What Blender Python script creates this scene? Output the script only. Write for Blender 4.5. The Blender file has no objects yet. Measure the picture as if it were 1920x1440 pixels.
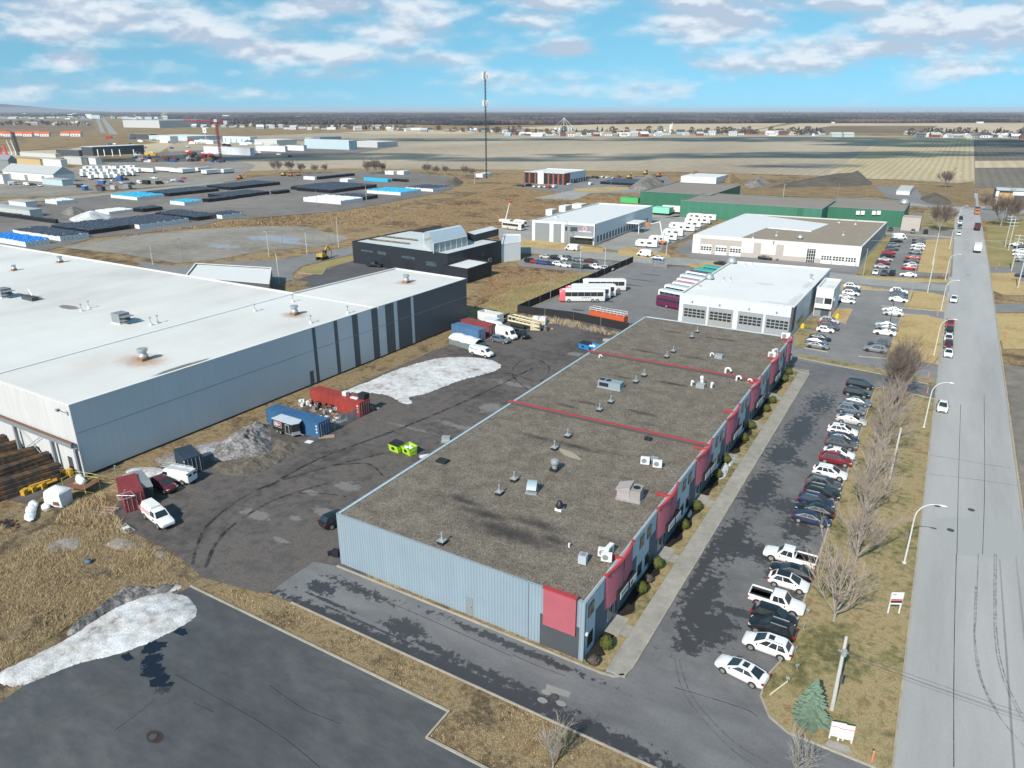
import bpy,math,random
import numpy as np
from math import sin,cos,pi,radians,sqrt,atan2,hypot
from mathutils import Vector,noise as mnoise
random.seed(7)
D=bpy.data
C=bpy.context.scene.collection
scene=bpy.context.scene
F,HZ,CX,CY,CAMH=1350.0,207.0,960.0,720.0,50.0
PITCH=math.atan((CY - HZ) / F)
YAW=math.atan((1815 - CX) / hypot(F,CY - HZ))
FW=Vector((-sin(YAW) * cos(PITCH),cos(YAW) * cos(PITCH),-sin(PITCH)))
RT=Vector((cos(YAW),sin(YAW),0))
UP=RT.cross(FW)
EYE=Vector((0,0,CAMH))
camd=D.cameras.new('camera')
cam=D.objects.new('camera',camd)
C.objects.link(cam)
cam.location=EYE
cam.rotation_euler=(pi / 2 - PITCH,0,YAW)
camd.sensor_fit='HORIZONTAL'
camd.sensor_width=36
camd.lens=36 * F / 1920
camd.clip_end=90000
camd.clip_start=0.5
scene.camera=cam

def ray(x,y):
 return (x - CX) * RT - (y - CY) * UP + F * FW
def P(x,y,z=0.0):
 d=ray(x,y)
 return EYE + d * ((z - CAMH) / d.z)
def PXp(x,y,X):
 d=ray(x,y)
 return EYE + d * (X / d.x)
def PYp(x,y,Y):
 d=ray(x,y)
 return EYE + d * (Y / d.y)
def P2(x,y):
 p=P(x,y)
 return (p.x,p.y)
def P2s(pts):
 return [P2(*q) for q in pts]
def depth(p):
 return (Vector(p) - EYE).dot(FW)
def mpp(x,y):
 return depth(P(x,y)) / F
def solve(p0,d,px):
 q=Vector(p0) - EYE
 k=(px - CX) / F
 s=(k * q.dot(FW) - q.dot(RT)) / (d.dot(RT) - k * d.dot(FW))
 return Vector(p0) + d * s
def hgt(b,y):
 p=P(*b)
 k=(CY - y) / F
 q=p - EYE
 return (k * q.dot(FW) - q.dot(UP)) / (UP.z - k * FW.z)
def blk(front,L,R):
 p=P(*front)
 a=solve(p,Vector((1,0,0)),L)
 b=solve(p,Vector((0,1,0)),R)
 return a.x,p.x,p.y,b.y

SUN_EL=radians(39)
SUN_AZ=radians(1.2)
SUNV=Vector((sin(SUN_AZ) * cos(SUN_EL),cos(SUN_AZ) * cos(SUN_EL),-sin(SUN_EL)))
w=D.worlds.new('World')
scene.world=w
w.use_nodes=True
wn,wl=w.node_tree.nodes,w.node_tree.links
wn.clear()
def WN(t,**k):
 n=wn.new(t)
 for a,b in k.items():
  setattr(n,a,b)
 return n
def wset(n,i,v):
 if isinstance(v,bpy.types.NodeSocket):
  wl.new(v,n.inputs[i])
 else:
  n.inputs[i].default_value=v
def wm(op,a,b=None,c=None,clamp=False):
 n=WN('ShaderNodeMath',operation=op,use_clamp=clamp)
 wset(n,0,a)
 if b is not None: wset(n,1,b)
 if c is not None: wset(n,2,c)
 return n.outputs[0]
def wdot(v,u):
 n=WN('ShaderNodeVectorMath',operation='DOT_PRODUCT')
 wset(n,0,v); wset(n,1,tuple(u))
 return n.outputs['Value']
def wmix(f,a,b):
 n=WN('ShaderNodeMix',data_type='RGBA')
 wset(n,0,f); wset(n,6,a); wset(n,7,b)
 return n.outputs[2]
SKY_K=0.12
tc=WN('ShaderNodeTexCoord')
dirv=tc.outputs['Generated']
HEAD=Vector((-sin(YAW),cos(YAW),0))
fh=wm('MAXIMUM',wdot(dirv,HEAD),0.05)
uu=wm('DIVIDE',wdot(dirv,RT),fh)
vv=wm('DIVIDE',wdot(dirv,(0,0,1)),fh)
sky=WN('ShaderNodeTexSky',sky_type='NISHITA',sun_disc=False,sun_elevation=SUN_EL,sun_rotation=pi + SUN_AZ,
   altitude=50,air_density=1.0,dust_density=0.6,ozone_density=2.5)
sv=WN('ShaderNodeVectorMath',operation='MULTIPLY_ADD')
wset(sv,0,dirv); wset(sv,1,(1,1,0.9)); wset(sv,2,(0,0,0.2))
svn=WN('ShaderNodeVectorMath',operation='NORMALIZE')
wset(svn,0,sv.outputs[0]); wl.new(svn.outputs[0],sky.inputs[0])
hs=WN('ShaderNodeHueSaturation')
wset(hs,'Saturation',1.16); wset(hs,'Value',1.16); wset(hs,'Hue',0.466)
wl.new(sky.outputs[0],hs.inputs['Color'])
cmb=WN('ShaderNodeCombineXYZ')
wset(cmb,0,uu); wset(cmb,1,wm('MULTIPLY',vv,2.5)); wset(cmb,2,3.7)
def wnoise(vec,scale,det,rough=0.55,off=(0,0,0)):
 a=WN('ShaderNodeVectorMath',operation='ADD')
 wset(a,0,vec); wset(a,1,off)
 n=WN('ShaderNodeTexNoise')
 wset(n,'Vector',a.outputs[0]); wset(n,'Scale',scale); wset(n,'Detail',det); wset(n,'Roughness',rough)
 return n.outputs[0]
big=wnoise(cmb.outputs[0],10,5,0.5)
bigup=wnoise(cmb.outputs[0],10,5,0.5,(0,0.02,0))
fine=wnoise(cmb.outputs[0],34,4,0.6)
CLOUDS=[(190,28,250,44,1.0),(60,60,150,20,.8),(340,62,140,30,.75),(560,95,150,24,1.15),(700,60,230,26,.7),(620,14,130,26,.75),
   (780,16,110,30,.8),(840,112,100,18,.55),(125,112,62,17,.85),(70,165,150,20,.5),(330,172,160,16,.5),(470,175,150,12,.45),
   (1065,94,58,17,.95),(985,40,60,20,.7),(1050,4,130,16,.8),(1345,45,170,34,1.15),(1290,10,90,22,.9),(1640,92,250,26,.95),
   (1500,120,330,20,.6),(1780,38,240,44,1.0),(1560,10,220,18,.9),(1800,125,160,20,.65),(1000,150,130,20,.4),(900,105,60,14,.5),
   (30,30,120,40,.8),(1900,70,120,50,.8),(300,118,90,10,.35),(1250,165,80,10,.25),(600,140,120,12,.35)]
fld=None
for (x,y,rx,ry,s) in CLOUDS:
 d=ray(x,y); h_=d.dot(HEAD)
 cu,cv=d.dot(RT) / h_,d.z / h_
 a=wm('MULTIPLY',wm('SUBTRACT',uu,cu),1444.0 / rx)
 b=wm('MULTIPLY',wm('SUBTRACT',vv,cv),1444.0 / ry)
 r=wm('SQRT',wm('ADD',wm('MULTIPLY',a,a),wm('MULTIPLY',b,b)))
 e=wm('MULTIPLY',wm('SUBTRACT',1.25,r),s)
 fld=e if fld is None else wm('MAXIMUM',fld,e)
dens=wm('ADD',wm('ADD',wm('MAXIMUM',fld,-0.35),wm('MULTIPLY',wm('SUBTRACT',big,0.42),2.9)),wm('MULTIPLY',wm('SUBTRACT',fine,0.5),0.9))
mr=WN('ShaderNodeMapRange',interpolation_type='SMOOTHSTEP')
wset(mr,0,dens); wset(mr,1,0.0); wset(mr,2,1.25); wset(mr,3,0.0); wset(mr,4,0.93)
cov=mr.outputs[0]
lit=WN('ShaderNodeMapRange')
wset(lit,0,wm('SUBTRACT',big,bigup)); wset(lit,1,-0.05); wset(lit,2,0.06); wset(lit,3,0.0); wset(lit,4,1.0)
CB=1.0 / SKY_K
ccol=wmix(lit.outputs[0],(0.44 * CB,0.52 * CB,0.64 * CB,1),(0.72 * CB,0.78 * CB,0.84 * CB,1))
skyc=wmix(cov,hs.outputs['Color'],ccol)
bg=WN('ShaderNodeBackground')
wl.new(skyc,bg.inputs['Color'])
bg.inputs['Strength'].default_value=SKY_K
wo=WN('ShaderNodeOutputWorld')
wl.new(bg.outputs[0],wo.inputs['Surface'])
sl=D.lights.new('sun','SUN')
sl.energy=4.7
sl.angle=radians(0.53)
sl.color=(1.0,0.925,0.81)
so=D.objects.new('sun',sl)
C.objects.link(so)
so.rotation_euler=SUNV.to_track_quat('-Z','Y').to_euler()
so.location=(0,-50,120)
scene.view_settings.view_transform='Standard'
scene.view_settings.look='None'
scene.view_settings.exposure=0.2
scene.view_settings.gamma=1
scene.render.engine='CYCLES'
scene.cycles.use_denoising=True
scene.cycles.max_bounces=6
scene.cycles.diffuse_bounces=3
scene.cycles.glossy_bounces=3
scene.cycles.volume_bounces=0
scene.cycles.transparent_max_bounces=8

class Mt:
 def __init__(s,name):
  s.m=D.materials.new(name)
  s.m.use_nodes=True
  s.n,s.l=s.m.node_tree.nodes,s.m.node_tree.links
  s.b=s.n['Principled BSDF']
  s.tc=None
  s.org=(0,0)
 def N(s,t,**k):
  n=s.n.new(t)
  for a,b in k.items():
   setattr(n,a,b)
  return n
 def st(s,n,i,v):
  if isinstance(v,bpy.types.NodeSocket):
   s.l.new(v,n.inputs[i])
  else:
   if isinstance(v,tuple) and len(v) == 3 and n.inputs[i].type == 'RGBA': v=v + (1,)
   n.inputs[i].default_value=v
 def obj(s):
  if s.tc is None:
   s.tc=s.N('ShaderNodeTexCoord').outputs['Object']
  return s.tc
 def scl(s,v,sc):
  n=s.N('ShaderNodeVectorMath',operation='MULTIPLY')
  s.st(n,0,v); s.st(n,1,sc)
  return n.outputs[0]
 def noise(s,scale,det=4,rough=0.55,vec=None,dist=0.0):
  n=s.N('ShaderNodeTexNoise')
  s.st(n,'Vector',vec if vec is not None else s.obj())
  s.st(n,'Scale',scale); s.st(n,'Detail',det); s.st(n,'Roughness',rough); s.st(n,'Distortion',dist)
  return n.outputs[0]
 def math(s,op,a,b=None,clamp=False):
  n=s.N('ShaderNodeMath',operation=op,use_clamp=clamp)
  s.st(n,0,a)
  if b is not None: s.st(n,1,b)
  return n.outputs[0]
 def rng(s,v,a,b,c=0.0,d=1.0,sm=True):
  n=s.N('ShaderNodeMapRange',interpolation_type='SMOOTHSTEP' if sm else 'LINEAR')
  s.st(n,0,v); s.st(n,1,a); s.st(n,2,b); s.st(n,3,c); s.st(n,4,d)
  return n.outputs[0]
 def mix(s,f,a,b,blend='MIX'):
  n=s.N('ShaderNodeMix',data_type='RGBA',blend_type=blend)
  s.st(n,0,f); s.st(n,6,a); s.st(n,7,b)
  return n.outputs[2]
 def ramp(s,f,stops):
  n=s.N('ShaderNodeValToRGB')
  e=n.color_ramp.elements
  while len(e) < len(stops): e.new(0.5)
  for el,(p,c) in zip(e,stops):
   el.position=p
   el.color=tuple(c) + (1,)
  s.st(n,0,f)
  return n.outputs[0]
 def wave(s,scale,axis='X',dist=0.0,prof='SIN',det=2.0,dscale=1.0,vec=None):
  n=s.N('ShaderNodeTexWave',wave_type='BANDS',bands_direction=axis,wave_profile=prof)
  s.st(n,'Vector',vec if vec is not None else s.obj())
  s.st(n,'Scale',scale); s.st(n,'Distortion',dist); s.st(n,'Detail',det); s.st(n,'Detail Scale',dscale)
  return n.outputs[1]
 def spots(s,lst,jag,nscale,soft=0.12,det=6,rough=0.62):
  f=None
  for (x,y,rx,ry,k) in lst:
   a=s.N('ShaderNodeVectorMath',operation='SUBTRACT')
   s.st(a,0,s.obj()); s.st(a,1,(x - s.org[0],y - s.org[1],0))
   b=s.scl(a.outputs[0],(1 / rx,1 / ry,0))
   c=s.N('ShaderNodeVectorMath',operation='LENGTH')
   s.st(c,0,b)
   e=s.math('MULTIPLY',s.math('SUBTRACT',1.0,c.outputs['Value']),k)
   f=e if f is None else s.math('MAXIMUM',f,e)
  nz=s.math('MULTIPLY',s.math('SUBTRACT',s.noise(nscale,det,rough),0.5),jag)
  return s.rng(s.math('ADD',f,nz),0.0,soft)
 def out(s,color=None,rough=None,metal=None,spec=None,bump=None,bstr=0.5,bdist=0.05):
  if color is not None: s.st(s.b,'Base Color',color)
  if rough is not None: s.st(s.b,'Roughness',rough)
  if metal is not None: s.st(s.b,'Metallic',metal)
  if spec is not None: s.st(s.b,'Specular IOR Level',spec)
  if bump is not None:
   n=s.N('ShaderNodeBump')
   s.st(n,'Strength',bstr); s.st(n,'Distance',bdist); s.st(n,'Height',bump)
   s.l.new(n.outputs[0],s.b.inputs['Normal'])
  return s.m

def mul(c,k):
 return tuple(min(1,x * k) for x in c)
_fl={}
def flat(name,col,rough=0.55,metal=0.0,var=0.12,scale=0.6,spec=0.5):
 key=(name,col)
 if key in _fl: return _fl[key]
 m=Mt(name)
 c=m.mix(m.noise(scale,5,0.6),mul(col,1 - var),mul(col,1 + var))
 _fl[key]=m.out(c,rough,metal,spec)
 return _fl[key]
def ground(name,cols,scales=(0.08,0.9,7.0),rough=0.95,bstr=0.3,bdist=0.04,spots=None,spotcol=None,jag=1.4,nscale=0.35,soft=0.12,
   spotrough=None,stretch=None,spots2=None,spotcol2=None,fine=0.25,con=.26):
 m=Mt(name)
 vec=m.scl(m.obj(),stretch) if stretch else None
 a=m.noise(scales[0],5,0.6,vec)
 b=m.noise(scales[1],5,0.65,vec)
 c=m.noise(scales[2],3,0.7)
 f=m.math('ADD',m.math('MULTIPLY',a,0.55),m.math('MULTIPLY',b,0.45))
 n=len(cols)
 col=m.ramp(f,[(0.5 - con / 2 + con * i / (n - 1),cl) for i,cl in enumerate(cols)])
 col=m.mix(1.0,col,m.ramp(c,[(0.25,(1 - fine,) * 3),(0.75,(1 + fine,) * 3)]) if False else m.ramp(c,[(0.3,(1 - 2 * fine,) * 3),(0.7,(1,1,1))]),'MULTIPLY')
 rg=rough
 if spots:
  k=m.spots(spots,jag,nscale,soft,7,.7)
  col=m.mix(k,col,spotcol)
  if spotrough is not None:
   rg=m.math('ADD',m.math('MULTIPLY',k,spotrough - rough),rough)
 if spots2:
  k=m.spots(spots2,1.2,0.5,0.25)
  col=m.mix(k,col,spotcol2)
 return m.out(col,rg,0,0.3,m.math('ADD',c,m.math('MULTIPLY',b,1.5)),bstr,bdist)

class MB:
 def __init__(s):
  s.v,s.f,s.m,s.sm=[],[],[],[]
 def add(s,vs,fs,m=0,sm=False):
  o=len(s.v)
  s.v += [tuple(v) for v in vs]
  for f in fs:
   s.f.append(tuple(i + o for i in f)); s.m.append(m); s.sm.append(sm)
 def box(s,x0,x1,y0,y1,z0,z1,m=0,mt=None,ms=None):
  vs=[(x0,y0,z0),(x1,y0,z0),(x1,y1,z0),(x0,y1,z0),(x0,y0,z1),(x1,y0,z1),(x1,y1,z1),(x0,y1,z1)]
  s.add(vs,[(0,3,2,1),(0,1,5,4),(1,2,6,5),(2,3,7,6),(3,0,4,7)],m)
  s.add(vs[4:],[(0,1,2,3)],m if mt is None else mt)
  return s
 def rbox(s,c,sx,sy,sz,a=0.0,m=0,mt=None):
  ca,sa=cos(a),sin(a)
  k=[(-sx / 2,-sy / 2),(sx / 2,-sy / 2),(sx / 2,sy / 2),(-sx / 2,sy / 2)]
  p=[(c[0] + x * ca - y * sa,c[1] + x * sa + y * ca) for x,y in k]
  s.prism(p,c[2],c[2] + sz,m,mt)
  return s
 def quad(s,a,b,c,d,m=0):
  s.add([a,b,c,d],[(0,1,2,3)],m)
 def prism(s,p,z0,z1,m=0,mt=None,bottom=False):
  n=len(p)
  vs=[(x,y,z0) for x,y in p] + [(x,y,z1) for x,y in p]
  s.add(vs,[(i,(i + 1) % n,n + (i + 1) % n,n + i) for i in range(n)],m)
  s.add(vs[n:],[tuple(range(n))],m if mt is None else mt)
  if bottom: s.add(vs[:n],[tuple(range(n - 1,-1,-1))],m)
  return s
 def loft(s,rings,m=0,caps=True,sm=True):
  n=len(rings[0])
  vs=[v for r in rings for v in r]
  fs=[]
  for k in range(len(rings) - 1):
   for i in range(n):
    j=(i + 1) % n
    fs.append((k * n + i,k * n + j,(k + 1) * n + j,(k + 1) * n + i))
  s.add(vs,fs,m,sm)
  if caps:
   s.add(rings[0],[tuple(range(n - 1,-1,-1))],m,False)
   s.add(rings[-1],[tuple(range(n))],m,False)
  return s
 def tube(s,a,b,r0,r1=None,n=6,m=0,caps=True):
  r1=r0 if r1 is None else r1
  a,b=Vector(a),Vector(b)
  d=(b - a).normalized()
  t=Vector((0,0,1)) if abs(d.z) < 0.9 else Vector((1,0,0))
  u=d.cross(t).normalized(); w_=d.cross(u)
  R=[]
  for p,r in ((a,r0),(b,r1)):
   R.append([p + (u * cos(2 * pi * i / n) - w_ * sin(2 * pi * i / n)) * -r for i in range(n)])
  s.loft(R,m,caps and n > 3,n > 4)
  return s
 def pipe(s,pts,r,n=6,m=0):
  for a,b in zip(pts,pts[1:]): s.tube(a,b,r,r,n,m)
  return s
 def blob(s,c,r,m=0,seg=8,ring=6,nz=0.0,seed=0.0,flatb=False):
  vs,fs=[],[]
  for j in range(ring + 1):
   th=pi * j / ring
   for i in range(seg):
    ph=2 * pi * i / seg
    d=Vector((sin(th) * cos(ph),sin(th) * sin(ph),cos(th)))
    k=1 + nz * mnoise.noise(d * 1.7 + Vector((seed,seed * 2.3,0)))
    z=d.z
    if flatb and z < 0: z *= 0.25
    vs.append((c[0] + d.x * r[0] * k,c[1] + d.y * r[1] * k,c[2] + z * r[2] * k))
  for j in range(ring):
   for i in range(seg):
    i2=(i + 1) % seg
    fs.append((j * seg + i,(j + 1) * seg + i,(j + 1) * seg + i2,j * seg + i2))
  s.add(vs,fs,m,True)
  return s
 def mesh(s,name,mats,sharp=40):
  me=D.meshes.new(name)
  me.from_pydata(s.v,[],s.f)
  me.polygons.foreach_set('material_index',s.m)
  me.polygons.foreach_set('use_smooth',s.sm)
  for m in (mats if isinstance(mats,(list,tuple)) else [mats]): me.materials.append(m)
  if any(s.sm): me.set_sharp_from_angle(angle=radians(sharp))
  me.update()
  return me
 def part(s,name,mats,parent=None,**k):
  return link(name,s.mesh(name,mats),parent,**k)

def link(name,me,parent=None,loc=(0,0,0),rot=0.0,label=None):
 o=D.objects.new(name,me)
 C.objects.link(o)
 o.parent=parent
 o.location=loc
 o.rotation_euler=(0,0,rot)
 if label: o['label']=label
 return o
def tag(o,label,cat,group=None,kind=None):
 o['label']=label
 if cat: o['category']=cat
 if group: o['group']=group
 if kind: o['kind']=kind
 return o
def thing(name,label,cat,loc=(0,0,0),rot=0.0,group=None):
 return tag(link(name,None,None,loc,rot),label,cat,group)
def local(mb,loc,rot=0.0):
 ca,sa=cos(-rot),sin(-rot)
 mb.v=[((x - loc[0]) * ca - (y - loc[1]) * sa,(x - loc[0]) * sa + (y - loc[1]) * ca,z - loc[2]) for x,y,z in mb.v]
 return mb
def struct(name,mb,mats,label,kind='structure'):
 o=mb.part(name,mats)
 o['kind']=kind
 o['label']=label
 return o
def smooth_poly(pts,n=4,jit=0.0,rnd=None):
 out=[]
 k=len(pts)
 for i in range(k):
  a,b,c,d=(Vector(pts[(i + j) % k]) for j in (-1,0,1,2))
  for t in range(n):
   t /= n
   q=0.5 * ((2 * b) + (c - a) * t + (2 * a - 5 * b + 4 * c - d) * t * t + (3 * b - a - 3 * c + d) * t ** 3)
   if jit: q += Vector((random.uniform(-jit,jit),random.uniform(-jit,jit)))
   out.append((q.x,q.y))
 return out
def ccw(p):
 a=sum(p[i][0] * p[(i + 1) % len(p)][1] - p[(i + 1) % len(p)][0] * p[i][1] for i in range(len(p)))
 return p if a > 0 else p[::-1]
def sheet(name,pts,z,mat,label):
 mb=MB()
 p=ccw(pts)
 mb.add([(x,y,z) for x,y in p],[tuple(range(len(p)))])
 return struct(name,mb,mat,label)
def strip(mb,pts,w_,z0,z1,m=0,closed=False):
 k=len(pts)
 for i in range(k if closed else k - 1):
  a,b=Vector(pts[i]),Vector(pts[(i + 1) % k])
  d=(b - a).normalized()
  n=Vector((-d.y,d.x)) * w_ / 2
  e=d * w_ * 0.3
  mb.prism([tuple(a - n - e),tuple(b - n + e),tuple(b + n + e),tuple(a + n - e)],z0,z1 + 0.0006 * (i % 2),m)
def inpoly(x,y,p):
 c=False
 j=len(p) - 1
 for i in range(len(p)):
  if (p[i][1] > y) != (p[j][1] > y) and x < (p[j][0] - p[i][0]) * (y - p[i][1]) / (p[j][1] - p[i][1]) + p[i][0]:
   c=not c
  j=i
 return c
def mound(name,pts,h,mats,label,cat,z=0.02,rough=0.25,prof=1.6,rings=9,fr=0.5,kind=None,n=5,top=None):
 p=np.array(ccw(smooth_poly(pts,n,0.0)))
 x0,y0=p.min(0); x1,y1=p.max(0)
 s=max(x1 - x0,y1 - y0) / 70
 ny,nx=int((y1 - y0) / s) + 3,int((x1 - x0) / s) + 3
 X,Y=np.meshgrid(x0 - s + s * np.arange(nx),y0 - s + s * np.arange(ny))
 a,b=p,np.roll(p,-1,0)
 d=np.full(X.shape,1e9); ins=np.zeros(X.shape,bool)
 for (ax,ay),(bx,by) in zip(a,b):
  ex,ey=bx - ax,by - ay
  t=np.clip(((X - ax) * ex + (Y - ay) * ey) / (ex * ex + ey * ey + 1e-9),0,1)
  d=np.minimum(d,np.hypot(X - ax - t * ex,Y - ay - t * ey))
  c=((ay > Y) != (by > Y)) & (X < ex * (Y - ay) / (ey if abs(ey) > 1e-9 else 1e-9) + ax)
  ins ^= c
 d=np.where(ins,d,-d)
 dm=d.max()
 if top is not None:
  rt=np.hypot(X - top[0],Y - top[1])
  u=np.clip(d,0,None) / (np.clip(d,0,None) + rt + 1e-6)
 else: u=np.clip(d / dm,0,1)
 sd=random.uniform(0,90)
 mb=MB(); idx={}
 for j in range(ny):
  for i in range(nx):
   if d[j,i] > -s * .75:
    q=Vector((X[j,i] * fr + sd,Y[j,i] * fr,0))
    nz=mnoise.fractal(q,.8,2.0,5)
    uu=max(0.,u[j,i] + .12 * rough * nz)
    idx[j,i]=len(mb.v)
    zz=h * (1 - (1 - min(1,uu)) ** prof) * (1 + rough * nz) if d[j,i] > 0 else -.06
    mb.v.append((X[j,i] + s * .3 * mnoise.noise(q * 3),Y[j,i] + s * .3 * mnoise.noise(q * 3 + Vector((9,9,9))),z + max(zz,-.06)))
 for j in range(ny - 1):
  for i in range(nx - 1):
   k=[(j,i),(j,i + 1),(j + 1,i + 1),(j + 1,i)]
   if all(c in idx for c in k) and max(d[c] for c in k) > 0:
    mb.f.append(tuple(idx[c] for c in k)); mb.m.append(0); mb.sm.append(True)
 o=mb.part(name,mats)
 tag(o,label,cat,None,kind)
 return o
def soil(name,cols,**k): return ground(name,cols,**k)
M={}
M['wild']=ground('wild_grassland',[(.17,.115,.062),(.33,.23,.12),(.44,.325,.18),(.35,.225,.10)],(0.022,0.22,1.6),1.0,0.8,0.4,fine=.3,con=.17)
M['wildred']=ground('russet_weeds',[(.19,.115,.06),(.37,.24,.12),(.46,.325,.175),(.35,.20,.08)],(0.035,0.3,1.8),1.0,0.9,0.5,fine=.32,con=.15)
M['verge']=ground('verge_grass',[(.135,.10,.06),(.27,.20,.115),(.38,.29,.165),(.25,.165,.08)],(0.2,1.4,9),1.0,0.7,0.08,fine=.3,con=.19)
M['lawn']=ground('lawn_grass',[(.15,.135,.06),(.235,.215,.095),(.36,.285,.15),(.43,.34,.185),(.30,.215,.11)],(0.13,1.1,8),1.0,0.5,0.06,fine=.24,con=.22)
M['lawnp']=ground('pale_lawn',[(.31,.225,.095),(.45,.33,.155),(.53,.40,.20),(.42,.29,.125)],(0.09,0.9,6),1.0,0.4,0.05,fine=.15)
M['lawng']=ground('greenish_lawn',[(.23,.195,.08),(.31,.26,.11),(.39,.31,.15)],(0.09,0.9,6),1.0,0.4,0.05,fine=.15)
M['reedsoil']=ground('reed_soil',[(.13,.095,.06),(.25,.185,.11),(.37,.285,.175),(.25,.165,.075)],(0.2,1.0,6),1.0,0.8,0.14,fine=.34,con=.18)
M['dirt']=ground('dirt_yard',[(.07,.062,.062),(.108,.097,.095),(.155,.138,.13),(.112,.102,.10)],(0.07,0.6,5),0.85,0.5,0.05,
     spots=[(*P2(480,965),3,1.2,1),(*P2(650,912),2.2,1.4,1),(*P2(584,924),2,.7,1),(*P2(612,962),2.6,1.1,1),(*P2(526,1013),1.5,.5,1),
       (*P2(922,765),2.6,2.6,1),(*P2(1078,664),2,1.6,1),(*P2(555,972),1.2,.6,1),(*P2(960,720),5,1.2,.8),(*P2(862,800),6,.9,.7),(*P2(760,800),6,.6,.6)],
     spotcol=(.19,.175,.165),spotrough=0.45,jag=2.4,nscale=.8,soft=.4,fine=.2)
M['gravelgrey']=ground('grey_gravel',[(.20,.18,.155),(.29,.265,.235),(.36,.33,.295)],(0.03,0.3,3),1.0,0.4,0.06,fine=.15,
       spots=[(*P2(515,447),16,8,1),(*P2(420,462),10,4,.8),(*P2(540,455),12,3,.8)],spotcol=(.30,.32,.36),spotrough=.35,jag=2.4,nscale=.2,soft=.5)
M['yardfar']=ground('pallet_yard',[(.15,.14,.135),(.20,.185,.175),(.26,.24,.22)],(0.012,0.1,1.5),0.95,0.3,0.05,fine=.12)
WET=(.055,.055,.058)
M['lot']=ground('parking_asphalt',[(.13,.131,.137),(.165,.166,.173),(.205,.205,.211)],(0.05,0.5,9),0.85,0.25,0.02,
     spots=[(-15.3,66,1.6,7,1),(-13.2,62.5,2.6,3.4,1.1),(-10.5,66.5,4.4,.9,.8),(-15.6,80,2,6,.95),(-12.5,79,4,2,.9),(-8.5,78,2.5,4,.8),
       (-15.5,95,2.2,7,.95),(-11,92,3,2.2,.8),(-9,87,2.2,3.2,.8),(-15.2,108,2.4,5,.9),(-14.5,119,2.2,8,.9),(-12.2,106,1.4,1.2,.9),(-7,100,1.4,10,.6),
       (-13.5,133,2.4,6,.6),(-14.5,59,1.5,1.5,1),(-7,70,1.2,5,.55),(-17,73,.8,10,.7)],
     spotcol=WET,spotrough=.42,jag=3.6,nscale=1.15,soft=.16,fine=.14)
M['drive']=ground('drive_asphalt',[(.135,.137,.146),(.175,.177,.186),(.215,.217,.222)],(0.05,0.4,9),0.8,0.25,0.02,stretch=(.4,1,1),
     spots=[(-45,43.8,14,.9,1),(-30,44,14,1.2,1.1),(-18,44.2,9,1.1,.8),(-40.3,46.4,2.6,1.4,1),(-35.5,45.5,4,.6,.8),(-50,45.6,4,.25,1),(-43,44.9,7,.16,1),(-29,45.3,5,.7,.8),
       (-24,45.2,4,.8,.7),(-52.5,47,2,1.2,.9),(-48.5,48.9,5,.7,.7),(-30,49.8,10,.5,.8)],
     spotcol=(.05,.052,.058),spotrough=.4,jag=3.6,nscale=1.3,soft=.2,fine=.14)
M['forelot']=ground('fresh_asphalt',[(.060,.065,.073),(.085,.091,.10),(.12,.125,.131)],(0.09,0.7,12),0.8,0.25,0.02,stretch=(.5,1,1),
      spots=[(*P2(288,1215),1.0,1.1,1.2),(*P2(284,1238),.9,1.0,1.2),(*P2(288,1258),1.15,.95,1.2),(*P2(300,1276),.9,.9,1.2),(*P2(308,1292),.7,.9,1.1),(*P2(338,1185),1.0,.5,1),(*P2(240,1232),.8,.4,1)],spotcol=(.012,.017,.03),spotrough=.2,jag=2.6,nscale=1.5,soft=.08,fine=.12,
      spots2=[(*P2(290,1382),1.0,.6,1.4)],spotcol2=(.045,.032,.027))
M['road']=ground('road_asphalt',[(.325,.325,.325),(.40,.40,.40),(.455,.453,.45)],(0.02,0.18,9),0.9,0.2,0.02,stretch=(1,.12,1),fine=.08,
     spots=[(14.6,60,.16,60,1),(12.9,60,.16,60,1)],spotcol=(.21,.21,.215),jag=.7,nscale=.5,soft=.8)
M['paving']=ground('grey_paving',[(.26,.256,.25),(.32,.315,.305),(.38,.372,.36)],(0.02,0.15,4),0.9,0.2,0.03,fine=.1)
M['buslot']=ground('bus_lot_asphalt',[(.17,.17,.174),(.205,.204,.208),(.235,.233,.234)],(0.03,0.3,4),0.85,0.2,0.03,fine=.1,
      spots=[(-78,183,3,.8,1),(-80,170,2,.7,1),(-82,190,4,.4,.9),(-80,205,5,.5,.9),(-79,213,5,.5,.9),(-79,222,4,.5,.9),(-67,170,1,.9,1.1),(-74,176,2,.5,.8)],spotcol=(.06,.06,.065),jag=1.1,nscale=.5)
M['lot2']=ground('grey_lot_asphalt',[(.185,.184,.187),(.225,.223,.226),(.265,.262,.262)],(0.03,0.3,4),0.85,0.2,0.03,fine=.1)
M['darklot']=ground('dark_lot_asphalt',[(.085,.085,.092),(.105,.105,.112),(.13,.13,.135)],(0.03,0.3,4),0.8,0.2,0.03,fine=.1)
M['sidegrit']=ground('grit_verge',[(.17,.155,.135),(.23,.21,.18),(.29,.265,.225)],(.05,.4,4),1,.3,.04,fine=.2)
M['mulch']=ground('bark_mulch',[(.016,.013,.012),(.03,.024,.021),(.05,.038,.032)],(0.4,3,12),1.0,0.8,0.08,fine=.3)
M['concrete']=ground('pale_concrete',[(.27,.265,.24),(.33,.32,.29),(.39,.375,.34)],(0.1,0.8,8),0.9,0.2,0.02,fine=.1)
M['kerb']=ground('kerb_concrete',[(.30,.275,.23),(.37,.34,.285),(.44,.40,.33)],(0.3,1.5,8),0.9,0.2,0.02,fine=.1)
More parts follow.
